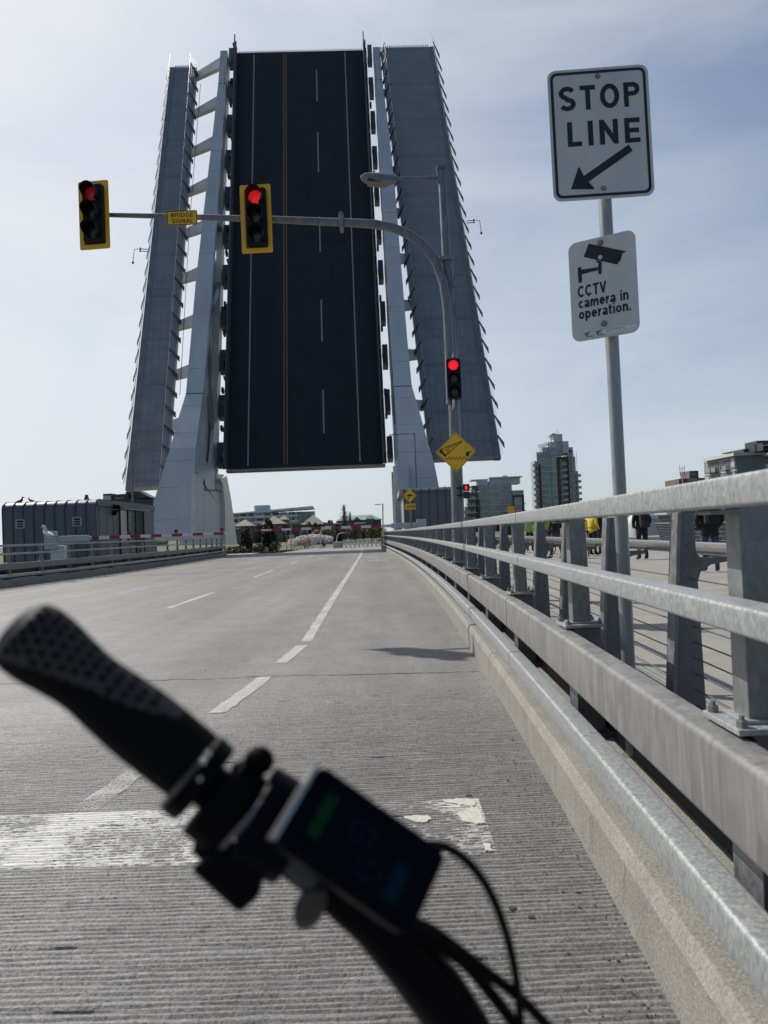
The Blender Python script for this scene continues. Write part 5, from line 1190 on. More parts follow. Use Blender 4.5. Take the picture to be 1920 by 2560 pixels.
fx = foot(808, 1370, 108); tree('second flowering cherry tree, right of the pink mound', 'cherry tree', fx, 2.4, [((-.6, 0, 1.5), (1.0, .8, .6)), ((.6, 0, 1.35), (1.0, .8, .55))], LM_PINK, 1400, 0.13, 0.12)
tree('yellow-green spring tree behind the cherries', 'tree', foot(812, 1370, 118), 3.6, [((-.7, 0, 2.2), (1.0, .9, .9)), ((.7, 0, 2.5), (1.2, .9, .9)), ((0, 0, 1.6), (1.3, 1, .8))], LM_YEL, 1500, 0.15)
tree('yellow-green round tree above the truss footbridge', 'tree', foot(929, 1360, 135), 3.6, [((0, 0, 2.4), (1.0, .9, 1.0)), ((.5, 0, 1.6), (.9, .8, .8))], LM_YEL, 1100, 0.16)
tree('tall slim bare poplar in the middle of the far bank', 'poplar', foot(863, 1350, 170), 9.2, [((0, 0, 3), (2.0, 1.6, 2.6)), ((0.1, 0, 5.5), (1.5, 1.2, 2.2)), ((-.1, 0, 7.6), (.75, .7, 1.6))], LM_BRN, 1500, 0.10, 0.22, bare=True, core=.3)
tree('shorter bare poplar right of the tall one', 'poplar', foot(877, 1350, 172), 7.4, [((0, 0, 2.6), (1.1, 1, 2.2)), ((0, 0, 5), (.75, .7, 1.9))], LM_BRN, 800, 0.10, 0.16, bare=True, core=.3)
for k, (px, Y, h, lab) in enumerate([(775, 150, 5.2, 'dark conifer behind the cherries on the left'), (790, 140, 4.8, 'dark conifer right behind the pale curved lamp'), (826, 145, 5.4, 'dark conifer left of the bare poplar'), (838, 150, 4.2, 'low dark conifer at the foot of the poplar')]):
    tree(lab, 'conifer', foot(px, 1360, Y), h, cone(h, 1.7, 5), LM_DK, 900, 0.22)
for k, (px, Y, h, r, lab) in enumerate([(852, 150, 3.6, 2.0, 'brown leafless thicket tree behind the curved lamp'), (885, 150, 4.0, 2.2, 'brown leafless thicket tree below the green roof'), (908, 155, 3.9, 2.0, 'brown leafless thicket tree left of the round yellow tree'), (948, 150, 3.6, 1.8, 'brown leafless thicket tree behind the small yellow sign')]):
    tree(lab, 'tree', foot(px, 1355, Y), h, [((0, 0, h * .5), (r, 1.2, h * .5)), ((r * .3, 0, h * .7), (r * .7, 1, h * .3))], LM_BRN, 900, 0.14, 0.1, bare=True, core=.3)
for k, (px, Y, h, lab) in enumerate([(8, 60, 2.2, 'yellow-green bush at the far left edge behind the railing'), (590, 90, 1.0, 'olive bush at the girder foot')]):
    q = at(px, 1420 if k == 0 else 1380, Y); tree(lab, 'shrub', (q.x, Y, -2.5 if k == 0 else G0), h, [((0, 0, h * .5), (1.6, 1, h * .5))], LM_YEL if k == 0 else LM_OLV, 600, 0.14, 0.06, 'shrub')
grass = MB()                                                        # lawn edge tufts
vs = []; fs = []
for k in range(5000):
    p = Vector((rng.uniform(-22, -12), rng.uniform(76, 99), -0.72)); a = rng.uniform(0, 6.28); hgt = rng.uniform(0.06, 0.24); w = 0.05
    i = len(vs); vs += [(p.x - w, p.y, p.z), (p.x + w, p.y, p.z), (p.x + 0.1 * math.cos(a), p.y + .1 * math.sin(a), p.z + hgt)]; fs.append((i, i + 1, i + 2))
grass.v, grass.f, grass.m, grass.sm = vs, fs, [0] * len(fs), [False] * len(fs)
g = grass.build('grass', leafmat('lawn_blades', (0.085, 0.095, 0.025))); g['kind'] = 'stuff'; tag(g, 'rough yellow-green grass on the far bank', 'grass')

# ------------------------------------------------------------------ buildings beyond the bridge
M_TEAL = mat('pale_teal_cladding', (0.50, 0.60, 0.60), 0.5, var=0.1, vscale=0.3); M_TEALW = mat('pale_balcony_band', (0.62, 0.68, 0.67), 0.5); M_GLZ = mat('blue_grey_glazing', (0.20, 0.245, 0.27), 0.12, spec=0.8, var=0.5, vscale=0.35); M_GLZD = mat('dark_window', (0.05, 0.06, 0.075), 0.15)
M_BRICK = mat('brown_brick', (0.15, 0.115, 0.095), 0.85, var=0.25, vscale=0.8); M_ROOFT = mat('tan_shingle_roof', (0.33, 0.29, 0.235), 0.85, var=0.15, vscale=0.8); M_COPPER = mat('green_copper_roof', (0.20, 0.33, 0.28), 0.6, var=0.15, vscale=0.4)
M_CONC = mat('pale_building_panel', (0.50, 0.52, 0.53), 0.6, var=0.1, vscale=0.2); M_REDB = mat('dark_red_brick', (0.10, 0.05, 0.046), 0.85, var=0.2, vscale=0.5); M_CHAR = mat('charcoal_panel', (0.045, 0.05, 0.058), 0.5, var=0.2, vscale=0.3); M_SLAB = mat('pale_balcony_slab', (0.50, 0.50, 0.49), 0.6)
def bframe(px, Y, yaw=0.0, z=-0.8):
    p = at(px, 1345, Y); A = Vector((math.cos(yaw), math.sin(yaw), 0)); return (Vector((p.x, Y, z)), A, Vector((0, 0, 1)), A.cross(Vector((0, 0, 1))))
def part(fr, nm, mt, par, *boxes, bev=0):
    mb = MB(fr)
    for b in boxes: mb.box(*b)
    return mb.build(nm, mt, par, bevel=bev)
# teal hotel
Yh = 380; fr = bframe(577, Yh, rad(5)); t = thing('apartment_block', 'long pale teal apartment block with a slanted canopy roof behind the brick houses', 'building', fr[0])
mpp = Yh / FPX; Wd = 211 * mpp; zt = at(680, 1276, Yh).z + 0.8
wl = part(fr, 'wall', M_TEAL, t, (0, Wd, 0, zt - 1.2, -14, 0))
mb = MB(fr); mb.hexa([(-1, zt - 1.5, -15), (Wd * 1.0, zt + 0.2, -15), (Wd * 1.0, zt + 0.2, 2.5), (-1, zt - 1.5, 2.5)], [(-1, zt - 0.9, -15), (Wd * 0.98, zt + 1.6, -15), (Wd * 0.98, zt + 1.6, 2.5), (-1, zt - 0.9, 2.5)]); rf = mb.build('roof', M_TEALW, t, fix=True)
part(fr, 'roof_house', M_TEAL, rf, (13, 21.2, zt - 1.2, zt + 3.0, -8, 0.6))
for k in range(6):
    z = zt - 3.6 - 3.0 * k
    part(fr, 'balcony', M_TEALW, t, (0.6, Wd * 0.80, z, z + 0.9, 0, 1.7), (13.5, 18.5, z - .2, z + 1.1, 1.7, 3.2))
    for j in range(9): x0 = 1.2 + j * 4.3; w_ = part(fr, 'window', M_GLZD if (j + k) % 3 else M_GLZ, t, (x0, x0 + rng.uniform(1.8, 3.4), z + 0.9, z + 2.5, 0.0, 0.25))
for x0 in (Wd * 0.80, Wd * 0.87, Wd * 0.94): part(fr, 'glazed_bay', M_GLZ, t, (x0, x0 + 2.2, 0, zt - 1.6, 0, 1.2))
# brick houses with pyramid roofs
def pyramid_house(label, pxc, hw, peak, eave, Y, awn=None, d=None):
    p = at(pxc, eave, Y); m_ = Y / FPX; w = hw * m_; zt = p.z + 0.8; zp = at(pxc, peak, Y).z + 0.8; fr = (Vector((p.x, Y, -0.8)), Vector((1, 0, 0)), Vector((0, 0, 1)), Vector((0, -1, 0)))
    t = thing('brick_house', label, 'building', fr[0], 'brick houses with pyramid roofs')
    part(fr, 'wall', M_BRICK, t, (-w * 0.9, w * 0.9, 0, zt, -2 * w, 0))
    mb = MB(fr); mb.add([(-w, zt, 0.4), (w, zt, 0.4), (w, zt, -2 * w - .4), (-w, zt, -2 * w - .4), (0, zp, -w)], [(0, 1, 4), (1, 2, 4), (2, 3, 4), (3, 0, 4), (3, 2, 1, 0)]); mb.build('roof', M_ROOFT, t, fix=True)
    for j in range(3):
        for k in range(2):
            x = -w * 0.65 + j * w * 0.65; z = zt - 1.5 - 2.2 * k; wn = part(fr, 'window', M_GLZD, t, (x - .35, x + .35, z - .6, z + .5, 0.0, 0.04)); part(fr, 'window_frame', M_SLAB, wn, (x - .42, x - .35, z - .6, z + .5, 0, .06), (x + .35, x + .42, z - .6, z + .5, 0, .06), (x - .42, x + .42, z + .5, z + .58, 0, .06))
    if awn:
        a = at(awn[0], awn[1], Y); m1 = a.x - p.x; part(fr, 'awning', M_SLAB, t, (m1, m1 + awn[2] * m_, a.z + .8 - .3, a.z + .8, 0.0, 1.2))
    return t
pyramid_house('brick house with a broad pyramid roof next to the left girder', 608, 24, 1298, 1315, 200, (582, 1320, 21))
pyramid_house('brick house with the largest pyramid roof, above the rounded conifer', 681, 29, 1289, 1310, 205, (663, 1315, 16))
pyramid_house('brick house with a small pyramid roof set back behind the others', 708, 14, 1288, 1299, 235)
pyramid_house('brick house with a pyramid roof behind the dark conifers', 781, 29, 1286, 1311, 205)
fr = bframe(583, 207); t = thing('brick_terrace', 'long brown brick terrace joining the pyramid roofed houses', 'building', fr[0])
zt = at(680, 1313, 207).z + .8; part(fr, 'wall', M_BRICK, t, (0, 27, 0, zt, -10, 0)); part(fr, 'roof', M_ROOFT, t, (0, 27, zt, zt + .25, -10, .3))
for j in range(17): x = 1 + j * 1.55; part(fr, 'window', M_GLZD if j % 3 else M_SLAB, t, (x, x + .7, zt - 2.6, zt - 1.4, 0, .05)); part(fr, 'window', M_GLZD, t, (x, x + .7, zt - 4.8, zt - 3.6, 0, .05))
part(fr, 'awning', M_SLAB, t, (4.9, 7.0, zt - 1.1, zt - .8, 0, 1))
fr = bframe(790, 230); t = thing('brick_terrace', 'low brown building with white parapet right of the dark conifers', 'building', fr[0])
zt = at(815, 1304, 230).z + .8; part(fr, 'wall', M_BRICK, t, (0, 9, 0, zt - 1, -8, 0)); part(fr, 'roof', M_SLAB, t, (-.3, 9.3, zt - 1, zt - .6, -8, .4)); part(fr, 'roof_house', M_COPPER, t, (4, 5.4, zt - .6, zt + .4, -4, -1))
for j in range(5): part(fr, 'window', M_GLZD, t, (.6 + j * 1.7, 1.6 + j * 1.7, zt - 2.6, zt - 1.5, 0, .05))
# green roofed building
Y = 230; fr = bframe(842, Y); t = thing('copper_roof_building', 'brick building with a long green copper roof behind the poplars', 'building', fr[0]); k_ = Y / FPX
ze = at(900, 1300, Y).z + .8; zr = at(900, 1288.5, Y).z + .8
part(fr, 'wall', M_BRICK, t, (0, 112 * k_, 0, ze - .1, -10, 0), (76 * k_, 93 * k_, 0, ze + .2, 0, 1.5)); part(fr, 'parapet', M_SLAB, t, (45 * k_, 75 * k_, ze - 1.3, ze - .7, 0.02, .6))
mb = MB(fr); mb.hexa([(0, ze, 0.5), (115 * k_, ze, 0.5), (115 * k_, ze, -11), (0, ze, -11)], [(14 * k_, zr, -4), (88 * k_, zr + .3, -4), (88 * k_, zr + .3, -6), (14 * k_, zr, -6)]); rf = mb.build('roof', M_COPPER, t, fix=True)
mb = MB(fr); mb.add([(42 * k_, ze, .7), (62 * k_, ze, .7), (52 * k_, ze + 1.15, .7), (42 * k_, ze, -3), (62 * k_, ze, -3), (52 * k_, ze + 1.15, -3)], [(0, 1, 2), (0, 2, 5, 3), (1, 4, 5, 2)]); mb.build('dormer', mat('blue_dormer', (0.12, 0.2, 0.25), .6), rf, fix=True)
mb = MB(fr); mb.hexa([(74 * k_, ze + .2, 1.9), (95 * k_, ze + .2, 1.9), (95 * k_, ze + .2, -4), (74 * k_, ze + .2, -4)], [(78 * k_, ze + 1.2, 0.8), (91 * k_, ze + 1.2, .8), (91 * k_, ze + 1.2, -4), (78 * k_, ze + 1.2, -4)]); mb.build('side_roof', M_COPPER, rf, fix=True)
for j in range(8): part(fr, 'window', M_GLZD, t, (3 + j * 1.5, 3.8 + j * 1.5, ze - .7, ze - .25, 0, .06))
# building with lettering behind the left control house
Y = 250; fr = bframe(261, Y); k_ = Y / FPX; t = thing('hotel_building', 'dark stepped hotel roofline with DELTA lettering above the left control house', 'building', fr[0])
z0 = at(300, 1250, Y).z + .8; z1 = at(300, 1233, Y).z + .8
part(fr, 'wall', M_CHAR, t, (0, 125 * k_, 0, z0 + .4, -14, 0)); part(fr, 'roof_house', M_CHAR, t, (0, 22 * k_, z0, z1, -8, .1), (24 * k_, 38 * k_, z0, z1 - .5, -8, .1), (40 * k_, 62 * k_, z0, z1 - .3, -8, .1)); part(fr, 'cornice', M_SLAB, t, (0, 20 * k_, z0 + .2, z1 - .7, .1, .2))
mb = MB(fr); mb.lathe([(0, z1 + 1.6), (1.6, z1 + 1.5), (1.6, z0), (0, z0)], (68 * k_, 0, -4), 1, 14)
mb.v = []; mb.f = []; mb.m = []; mb.sm = []
tp = at(328, 1222, Y).z + .8
for cx_ in (55, 76): mb.box((cx_) * k_, (cx_ + 9) * k_, z0, tp + .5, -5, -3)
mb.box(50 * k_, 90 * k_, z0, tp - .8, -5.5, -2.5); mb.build('roof_tank', M_CHAR, t)
mb = MB(fr); mb.hexa([(84 * k_, z0, 0), (125 * k_, z0, 0), (125 * k_, z0, -8), (84 * k_, z0, -8)], [(88 * k_, tp - .8, 0), (97 * k_, tp - 1.6, 0), (97 * k_, tp - 1.6, -8), (88 * k_, tp - .8, -8)]); mb.build('sloping_roof', M_CHAR, t, fix=True)
a = at(292, 1249, Y - .5); mb = MB(fr); x0 = (292 - 261) * k_; mb.text('DELTA', x0, x0 + 21 * k_, z0 + .35, z0 + 1.0, 0.15, bold=0.01); mb.build('lettering', M_SLAB, t)

# condo towers on the right
def floors(fr, t, x0, x1, d0, z0, n, h, glass, slab=M_SLAB, proud=1.3, bal=None, alt=None):
    for k in range(n):
        z = z0 + k * h
        part(fr, 'window_band', glass if not alt or k % 2 else alt, t, (x0, x1, z + 0.35, z + h - .02, d0 - 9, d0))
        part(fr, 'floor_slab', slab, t, (x0 - .1, x1 + .1, z, z + .35, d0 - 9, d0 + .12))
        for (b0, b1) in (bal or []):
            b = part(fr, 'balcony', slab, t, (b0, b1, z, z + .22, d0, d0 + proud)); part(fr, 'balustrade', M_GLZ, b, (b0, b1, z + .22, z + 1.25, d0 + proud - .08, d0 + proud))
def mullions(fr, t, xs, z0, z1, d0, w=0.12, mt=M_CONC, nm='pilaster'):
    for x in xs: part(fr, nm, mt, t, (x - w, x + w, z0, z1, d0, d0 + .18))
# mid-rise
Y = 300; k_ = Y / FPX; fr = bframe(1167, Y, 0, z=-2); t = thing('condo_block', 'stepped glass mid-rise with white balconies and a brown framed corner right of the mast', 'building', fr[0])
zr = at(1245, 1193, Y).z + 2; h = 2.95
n = int(zr / h); zb = zr - n * h
floors(fr, t, 34 * k_, 118 * k_, 0, zb, n - 1, h, M_GLZ, bal=[(36 * k_, 55 * k_), (92 * k_, 104 * k_)])
floors(fr, t, 118 * k_, 146 * k_, 0.9, zb, n - 2, h, M_GLZ); floors(fr, t, 20 * k_, 34 * k_, -3, zb, n - 1, h, M_GLZD, bal=[(17 * k_, 27 * k_)]); floors(fr, t, 9 * k_, 20 * k_, -4, zb, n - 2, h, M_GLZD, bal=[(6 * k_, 16 * k_)], slab=M_SLAB); floors(fr, t, 1 * k_, 9 * k_, -5, zb, n - 4, h, M_GLZ, bal=[(-5 * k_, 5 * k_)])
part(fr, 'penthouse', M_CONC, t, (36 * k_, 60 * k_, zr - h, zr - .4, -9, -2), (64 * k_, 142 * k_, zr - h, zr, -9, -2.2), (100 * k_, 112 * k_, zr, zr + .9, -8, -4)); part(fr, 'roof', M_CONC, t, (63 * k_, 147 * k_, zr - .2, zr + .2, -9, -1), (16 * k_, 36 * k_, zr - .9, zr - .6, -9, 0), (6 * k_, 20 * k_, zr - h - .6, zr - h - .3, -9, -2))
part(fr, 'brick_frame', M_REDB, t, (118 * k_, 121 * k_, zb, zr - 2.7 * h, .9, 1.3), (141 * k_, 146 * k_, zb, zr - 2.7 * h, .9, 1.3), (118 * k_, 146 * k_, zr - 2.95 * h, zr - 2.7 * h, .9, 1.3), (32 * k_, 36 * k_, zb, zr - 3 * h, 0, .5)); part(fr, 'brick_base', M_REDB, t, (76 * k_, 120 * k_, zb, zr - 5.6 * h, .1, 1.5))
mullions(fr, t, [56 * k_ + i * 1.5 for i in range(7)], zb, zr - h, 0, .07); mullions(fr, t, [123 * k_ + i * 1.4 for i in range(3)], zb, zr - 3 * h, .9, .07)
for z in range(n - 3): part(fr, 'balcony', M_SLAB, t, (146 * k_, 152 * k_, zb + z * h, zb + z * h + .25, -4, 0))
# tower
Y = 350; k_ = Y / FPX; fr = bframe(1343, Y, 0, z=-2); t = thing('condo_tower', 'tall grey condo tower with dark red brick strips and a flat roof box', 'building', fr[0])
zr = at(1400, 1104, Y).z + 2; h = 2.95; n = int(zr / h); zb = zr - n * h; xx = lambda z: (z - 985) * .2049 * k_
floors(fr, t, xx(1040), xx(1200), 0, zb, n - 2, h, M_GLZ, bal=[(xx(1062), xx(1110))]); floors(fr, t, xx(1200), xx(1262), 0.6, zb, n - 1, h, M_GLZ); floors(fr, t, xx(1290), xx(1390), .3, zb, n - 3, h, M_GLZD, bal=[(xx(1312), xx(1385))], proud=.5); floors(fr, t, xx(1400), xx(1470), 0, zb, n - 1, h, M_GLZ, bal=[(xx(1440), xx(1466))]); floors(fr, t, xx(1470), xx(1535), -2, zb, n - 5, h, M_GLZ, bal=[(xx(1500), xx(1556))], proud=2); floors(fr, t, xx(1003), xx(1040), -2, zb, n - 3, h, M_GLZ, bal=[(xx(976), xx(1020))], proud=1.6)
part(fr, 'brick_strip', M_REDB, t, (xx(1262), xx(1292), zb, zr - 2.6 * h, 0, 1.0), (xx(1386), xx(1408), zb, zr - 2.6 * h, 0, 1.0), (xx(1262), xx(1408), zr - 3 * h, zr - 2.6 * h, 0, 1.05), (xx(1034), xx(1060), zb, zr - 3.6 * h, 0, .8))
part(fr, 'penthouse', M_CONC, t, (xx(1025), xx(1105), zr - 3.2 * h, zr - 1.6 * h, -8, -.4), (xx(1190), xx(1270), zr - 2.2 * h, zr, -9, .3), (xx(1350), xx(1420), zr - 2 * h, zr + .1, -9, .2), (xx(1420), xx(1458), zr - 2 * h, zr - 1.5 * h, -9, 0), (xx(1455), xx(1498), zr - 5.5 * h, zr - 2.6 * h, -9, -.5)); part(fr, 'penthouse_glazing', M_GLZ, t, (xx(1272), xx(1350), zr - 2.4 * h, zr - .3, -9, 0), (xx(1105), xx(1190), zr - 3 * h, zr - .8 * h, -9, -1))
part(fr, 'roof_box', M_CONC, t, (xx(1245), xx(1356), zr, zr + 3.9, -8, -1), (xx(1205), xx(1250), zr + 3.3, zr + 3.8, -8, -1)); part(fr, 'roof_plant', M_CHAR, t, (xx(1250), xx(1285), zr + 3.9, zr + 4.6, -6, -3)); mb = MB(fr)
for i in range(9): x = xx(1060) + i * (xx(1225) - xx(1060)) / 8; mb.box(x - .06, x + .06, zr - .9 * h + i * .22, zr - .8 * h + i * .22 + .35, -4, -1)
mb.hexa([(xx(1055), zr - .55 * h, -4), (xx(1225), zr + .35, -4), (xx(1225), zr + .35, -1), (xx(1055), zr - .55 * h, -1)], [(xx(1055), zr - .45 * h, -4), (xx(1225), zr + .55, -4), (xx(1225), zr + .55, -1), (xx(1055), zr - .45 * h, -1)]); mb.build('pergola', M_SLAB, t)
mb = MB(fr)
for x in (1300, 1318): mb.tube([(xx(x), zr + 3.9, -3), (xx(x), zr + 6.5, -3)], .06, 5)
mb.build('antenna', M_CHAR, t); mullions(fr, t, [xx(1120) + i * 1.5 for i in range(6)] + [xx(1210) + i * 1.4 for i in range(4)] + [xx(1410) + i * 1.3 for i in range(4)], zb, zr - 2 * h, .62, .06, M_CONC)
# dark block at the right edge, seen on its corner
Y = 150; k_ = Y / FPX; kz = .1447; Pp = lambda zx, zy, yy: at(1680 + zx * kz, 1090 + zy * kz, yy)
cA = Pp(1100, 300, 140); cL = Pp(548, 410, 152); cR = Pp(2300, 250, 150)
t = thing('charcoal_block', 'dark apartment block with a white roof edge at the right edge of the picture', 'building', (cA.x, 140, -1))
M_GLZL = mat('light_curtained_window', (.36, .40, .42), .2)
def facade(a, b, ztop, n, h, mt, cells, balc, dep=6):
    d = Vector((b.x - a.x, b.y - a.y, 0)); Ln = d.length; d.normalize(); out_ = d.cross(Vector((0, 0, 1)))
    fr = (Vector((a.x, a.y, 0)), d, Vector((0, 0, 1)), out_)
    part(fr, 'wall', mt, t, (0, Ln, -1, ztop, -dep, 0))
    for k in range(n):
        z = ztop - (k + 1) * h
        for j in range(cells):
            x0 = Ln * (j + .12) / cells; x1 = Ln * (j + .88) / cells
            if j in balc:
                b_ = part(fr, 'balcony', M_CHAR, t, (x0, x1, z + .1, z + .3, 0, .9)); part(fr, 'balustrade', M_GLZ, b_, (x0, x1, z + .3, z + 1.2, .82, .9)); part(fr, 'balcony_door', M_GLZD, t, (x0, x1, z + .3, z + 2.4, 0.005, .03))
            else:
                w_ = part(fr, 'window', [M_GLZ, M_GLZD, M_GLZ, M_GLZL][(j * 7 + k * 3) % 4], t, (x0, x1, z + .7, z + 2.4, 0.005, .06))
    return fr, Ln
ztA = Pp(1100, 300, 140).z
cA.z = cL.z = cR.z = 0
frL, LL = facade(cL, cA, ztA - .6, 5, 2.75, M_CONC if False else mat('grey_green_panel', (0.16, 0.175, 0.17), .6, var=.15), 6, (1, 2, 4)); frR, LR = facade(cA, cR, ztA - .6, 5, 2.75, M_CHAR, 12, (4, 5, 8), .4)
part(frL, 'roof_edge', M_SLAB, t, (LL * .1, LL + .6, ztA - .5, ztA + .1, -6, .8)); part(frR, 'roof_edge', M_SLAB, t, (0, LR, ztA - .55, ztA - .1, -.5, .6)); part(frL, 'top_windows', M_GLZD, t, (LL * .12, LL, ztA - 1.3, ztA - .5, -.3, .03))
part(frL, 'roof_house', M_CHAR, t, (LL * .62, LL * .95, ztA, ztA + .9, -8, -2), (LL * .86, LL * 1.2, ztA, ztA + 2.1, -8, -3), (LL * 1.12, LL * 1.35, ztA, ztA + 1.5, -8, -3), (LL * 1.35, LL * 1.6, ztA + .8, ztA + 1.0, -8, -3), (LL * .2, LL * .34, ztA, ztA + .5, -6, -2)); part(frL, 'pergola', M_CHAR, t, (LL * .3, LL * .58, ztA + .75, ztA + .9, -6, -2), (LL * .42, LL * .45, ztA, ztA + .75, -4, -3.8))
Y = 180; q0 = at(1697, 1195, Y); q1 = at(1762, 1187, Y); t = thing('brown_block', 'low dark brown building left of the charcoal block', 'building', (q0.x, Y, -1)); kk = Y / FPX
mb = MB(); mb.box(q0.x, q1.x, Y, Y + 9, -1, q0.z - .2); mb.build('wall', M_BRICK, t); mb = MB(); a = at(1726, 1188, Y); b = at(1748, 1176, Y); mb.box(a.x, b.x, Y + .5, Y + 6, a.z - 1, b.z); mb.build('roof_house', M_BRICK, t); a = at(1718, 1202, Y); b = at(1743, 1196, Y); mb = MB(); mb.box(a.x, b.x, Y - .1, Y, a.z, b.z); mb.box(at(1727, 1186, Y).x, at(1740, 1182, Y).x, Y + .4, Y + .5, at(1727, 1187, Y).z, at(1740, 1183, Y).z); mb.build('terrace_band', mat('pinkish_panel', (.33, .26, .24), .7), t)
a = at(1706, 1210, 175); b = at(1705, 1168, 175); t = thing('radio_mast', 'slim antenna mast on the low brown building', 'mast', a); mb = MB(); mb.tube([a - Vector((0, 0, 2)), b], .09, 6); mb.build('pole', M_CONC, t); mb = MB()
for dx in (-.55, .55):
    for dz in (0, -.9, -1.6): mb.tube([b + Vector((dx, 0, dz - .5)), b + Vector((dx, 0, dz + .2))], .07, 5)
    mb.tube([b + Vector((dx, 0, -2.0)), b + Vector((dx, 0, .6))], .025, 5)
mb.tube([b + Vector((-.55, 0, -.4)), b + Vector((.55, 0, -.4))], .03, 5); mb.tube([b + Vector((-.55, 0, -1.2)), b + Vector((.55, 0, -1.2))], .03, 5); mb.build('antenna', M_CHAR, t)
# waterfront behind the far fence
M_TAN = mat('tan_quay_wall', (0.33, 0.28, 0.19), .8, var=.2)
part(frR, 'floor_slab', M_CONC, t, *[(0, LR, ztA - .6 - 2.75 * k_ - .12, ztA - .6 - 2.75 * k_ + .12, 0, .10) for k_ in range(1, 5)])
part(frL, 'floor_slab', M_CONC, t, *[(0, LL, ztA - .6 - 2.75 * k_ - .12, ztA - .6 - 2.75 * k_ + .12, 0, .10) for k_ in range(1, 5)])
p = at(1560, 1310, 120); t = thing('quay_shed', 'low tan waterfront shed seen between the fence posts', 'building', (p.x, 120, -1)); mb = MB(); mb.box(p.x, p.x + 26, 120, 128, -3, at(1650, 1291, 120).z); mb.build('wall', M_TAN, t); mb = MB(); mb.box(p.x - .5, p.x + 26.5, 119.5, 128, at(1650, 1291, 120).z, at(1650, 1291, 120).z + .3); mb.build('roof', M_SLAB, t)
for j in range(6): mb = MB(); mb.box(p.x + 2 + j * 4, p.x + 4.4 + j * 4, 119.9, 120, -1, .9); mb.build('window', M_GLZD, t)
p = at(1607, 1300, 100); mb = MB(); mb.lathe([(2.4, -2.5), (2.4, p.z - .6), (2.0, p.z + .4), (1.2, p.z + 1), (0, p.z + 1.2)], (p.x, 100, 0), 2, 18); tag(mb.build('storage_tank', M_SLAB), 'white domed tank on the waterfront behind the walkway', 'tank')
for (px, Y, lab, L_) in ((1745, 62, 'blue hulled small boat moored below the walkway', 6), (1668, 85, 'pale hulled motor boat on the far water', 7)):
    q = at(px, 1370, Y); t = thing('boat', lab, 'boat', (q.x, Y, -5), 'boats moored beyond the walkway'); fr = (Vector((q.x, Y, -5)), Vector((1, 0, 0)), Vector((0, 0, 1)), Vector((0, -1, 0)))
    mb = MB(fr); mb.hexa([(-L_ * .45, -.2, -.7), (L_ * .4, -.2, -.5), (L_ * .4, -.2, .5), (-L_ * .45, -.2, .7)], [(-L_ * .5, 1.1, -1), (L_ * .55, 1.3, -.1), (L_ * .55, 1.3, .1), (-L_ * .5, 1.1, 1)]); mb.build('hull', mat('blue_boat_paint', (.03, .07, .2), .4) if px > 1700 else M_SLAB, t, fix=True); mb = MB(fr); mb.box(-L_ * .3, L_ * .1, 1.1, 2.4, -.6, .6); mb.build('cabin', M_SLAB, t, bevel=.05)
# small things on the far bank
def post_thing(name, label, cat, px, py0, py1, Y, r=.05, arm=None, mt=M_POLE, group=None):
    a, b = at(px, py0, Y), at(px, py1, Y); t = thing(name, label, cat, (a.x, Y, G0), group)
    mb = MB(); mb.tube([(a.x, Y, G0), (b.x, Y, b.z)], r, 8); mb.build('pole', mt, t); return t, b
t, b = post_thing('street_lamp', 'tall far street lamp with its arm pointing left, left of the right barrier holder', 'street lamp', 957, 1350, 1260, 85, .07); mb = MB(); e = at(939, 1261.5, 85); mb.tube([b, b * .4 + e * .6], .04, 6); mb.build('arm', M_POLE, t); mb = MB(); mb.box(e.x - .1, e.x + .45, 84.9, 85.1, e.z - .04, e.z + .04); mb.build('lamp_head', M_POLE, t)
for px0, pts, lab in ((840, [(841, 1357), (842, 1345), (845, 1336), (851, 1333), (861, 1332)], 'curved pale lamp left of the truss footbridge'), (781, [(780, 1350), (780.5, 1340), (783, 1331), (787, 1327), (791, 1325)], 'curved pale lamp above the cherry tree'), (802, [(801, 1345), (801.5, 1335), (803, 1326), (806, 1321), (816, 1316), (830, 1318)], 'thin curved lamp left of the dark conifers')):
    Y = 105; P_ = [at(x, y, Y) for x, y in pts]; t = thing('street_lamp', lab, 'street lamp', (P_[0].x, Y, G0)); mb = MB(); mb.tube([(P_[0].x, Y, G0)] + P_, [.08] * 3 + [.06] * (len(P_) - 2), 8); mb.build('pole', M_CONC, t); mb = MB(); e = P_[-1]; mb.box(e.x - .2, e.x + .25, Y - .1, Y + .1, e.z - .05, e.z + .03); mb.build('lamp_head', M_CONC, t)
for px, lab, Y, y0, y1 in ((728, 'tall thin pole standing in front of the teal block', 100, 1375, 1270), (769, 'thin pole left of the pyramid roof behind the conifers', 104, 1372, 1304), (752, 'short thin pole by the cherry tree', 106, 1370, 1328), (717, 'short pole with little lamp left of the tall thin pole', 100, 1372, 1338)):
    t, b = post_thing('utility_pole', lab, 'pole', px, y0, y1, Y, .06); mb = MB(); mb.box(b.x - .35, b.x + .35, Y - .04, Y + .04, b.z - .12, b.z); mb.build('crossbar', M_POLE, t)
    if px == 728:
        for yy in (1339, 1345):
            q = at(729, yy, Y); mb = MB(); mb.box(q.x - .35, q.x + .35, Y - .1, Y - .06, q.z - .15, q.z + .15); mb.build('sign_plate', M_SLAB, t)
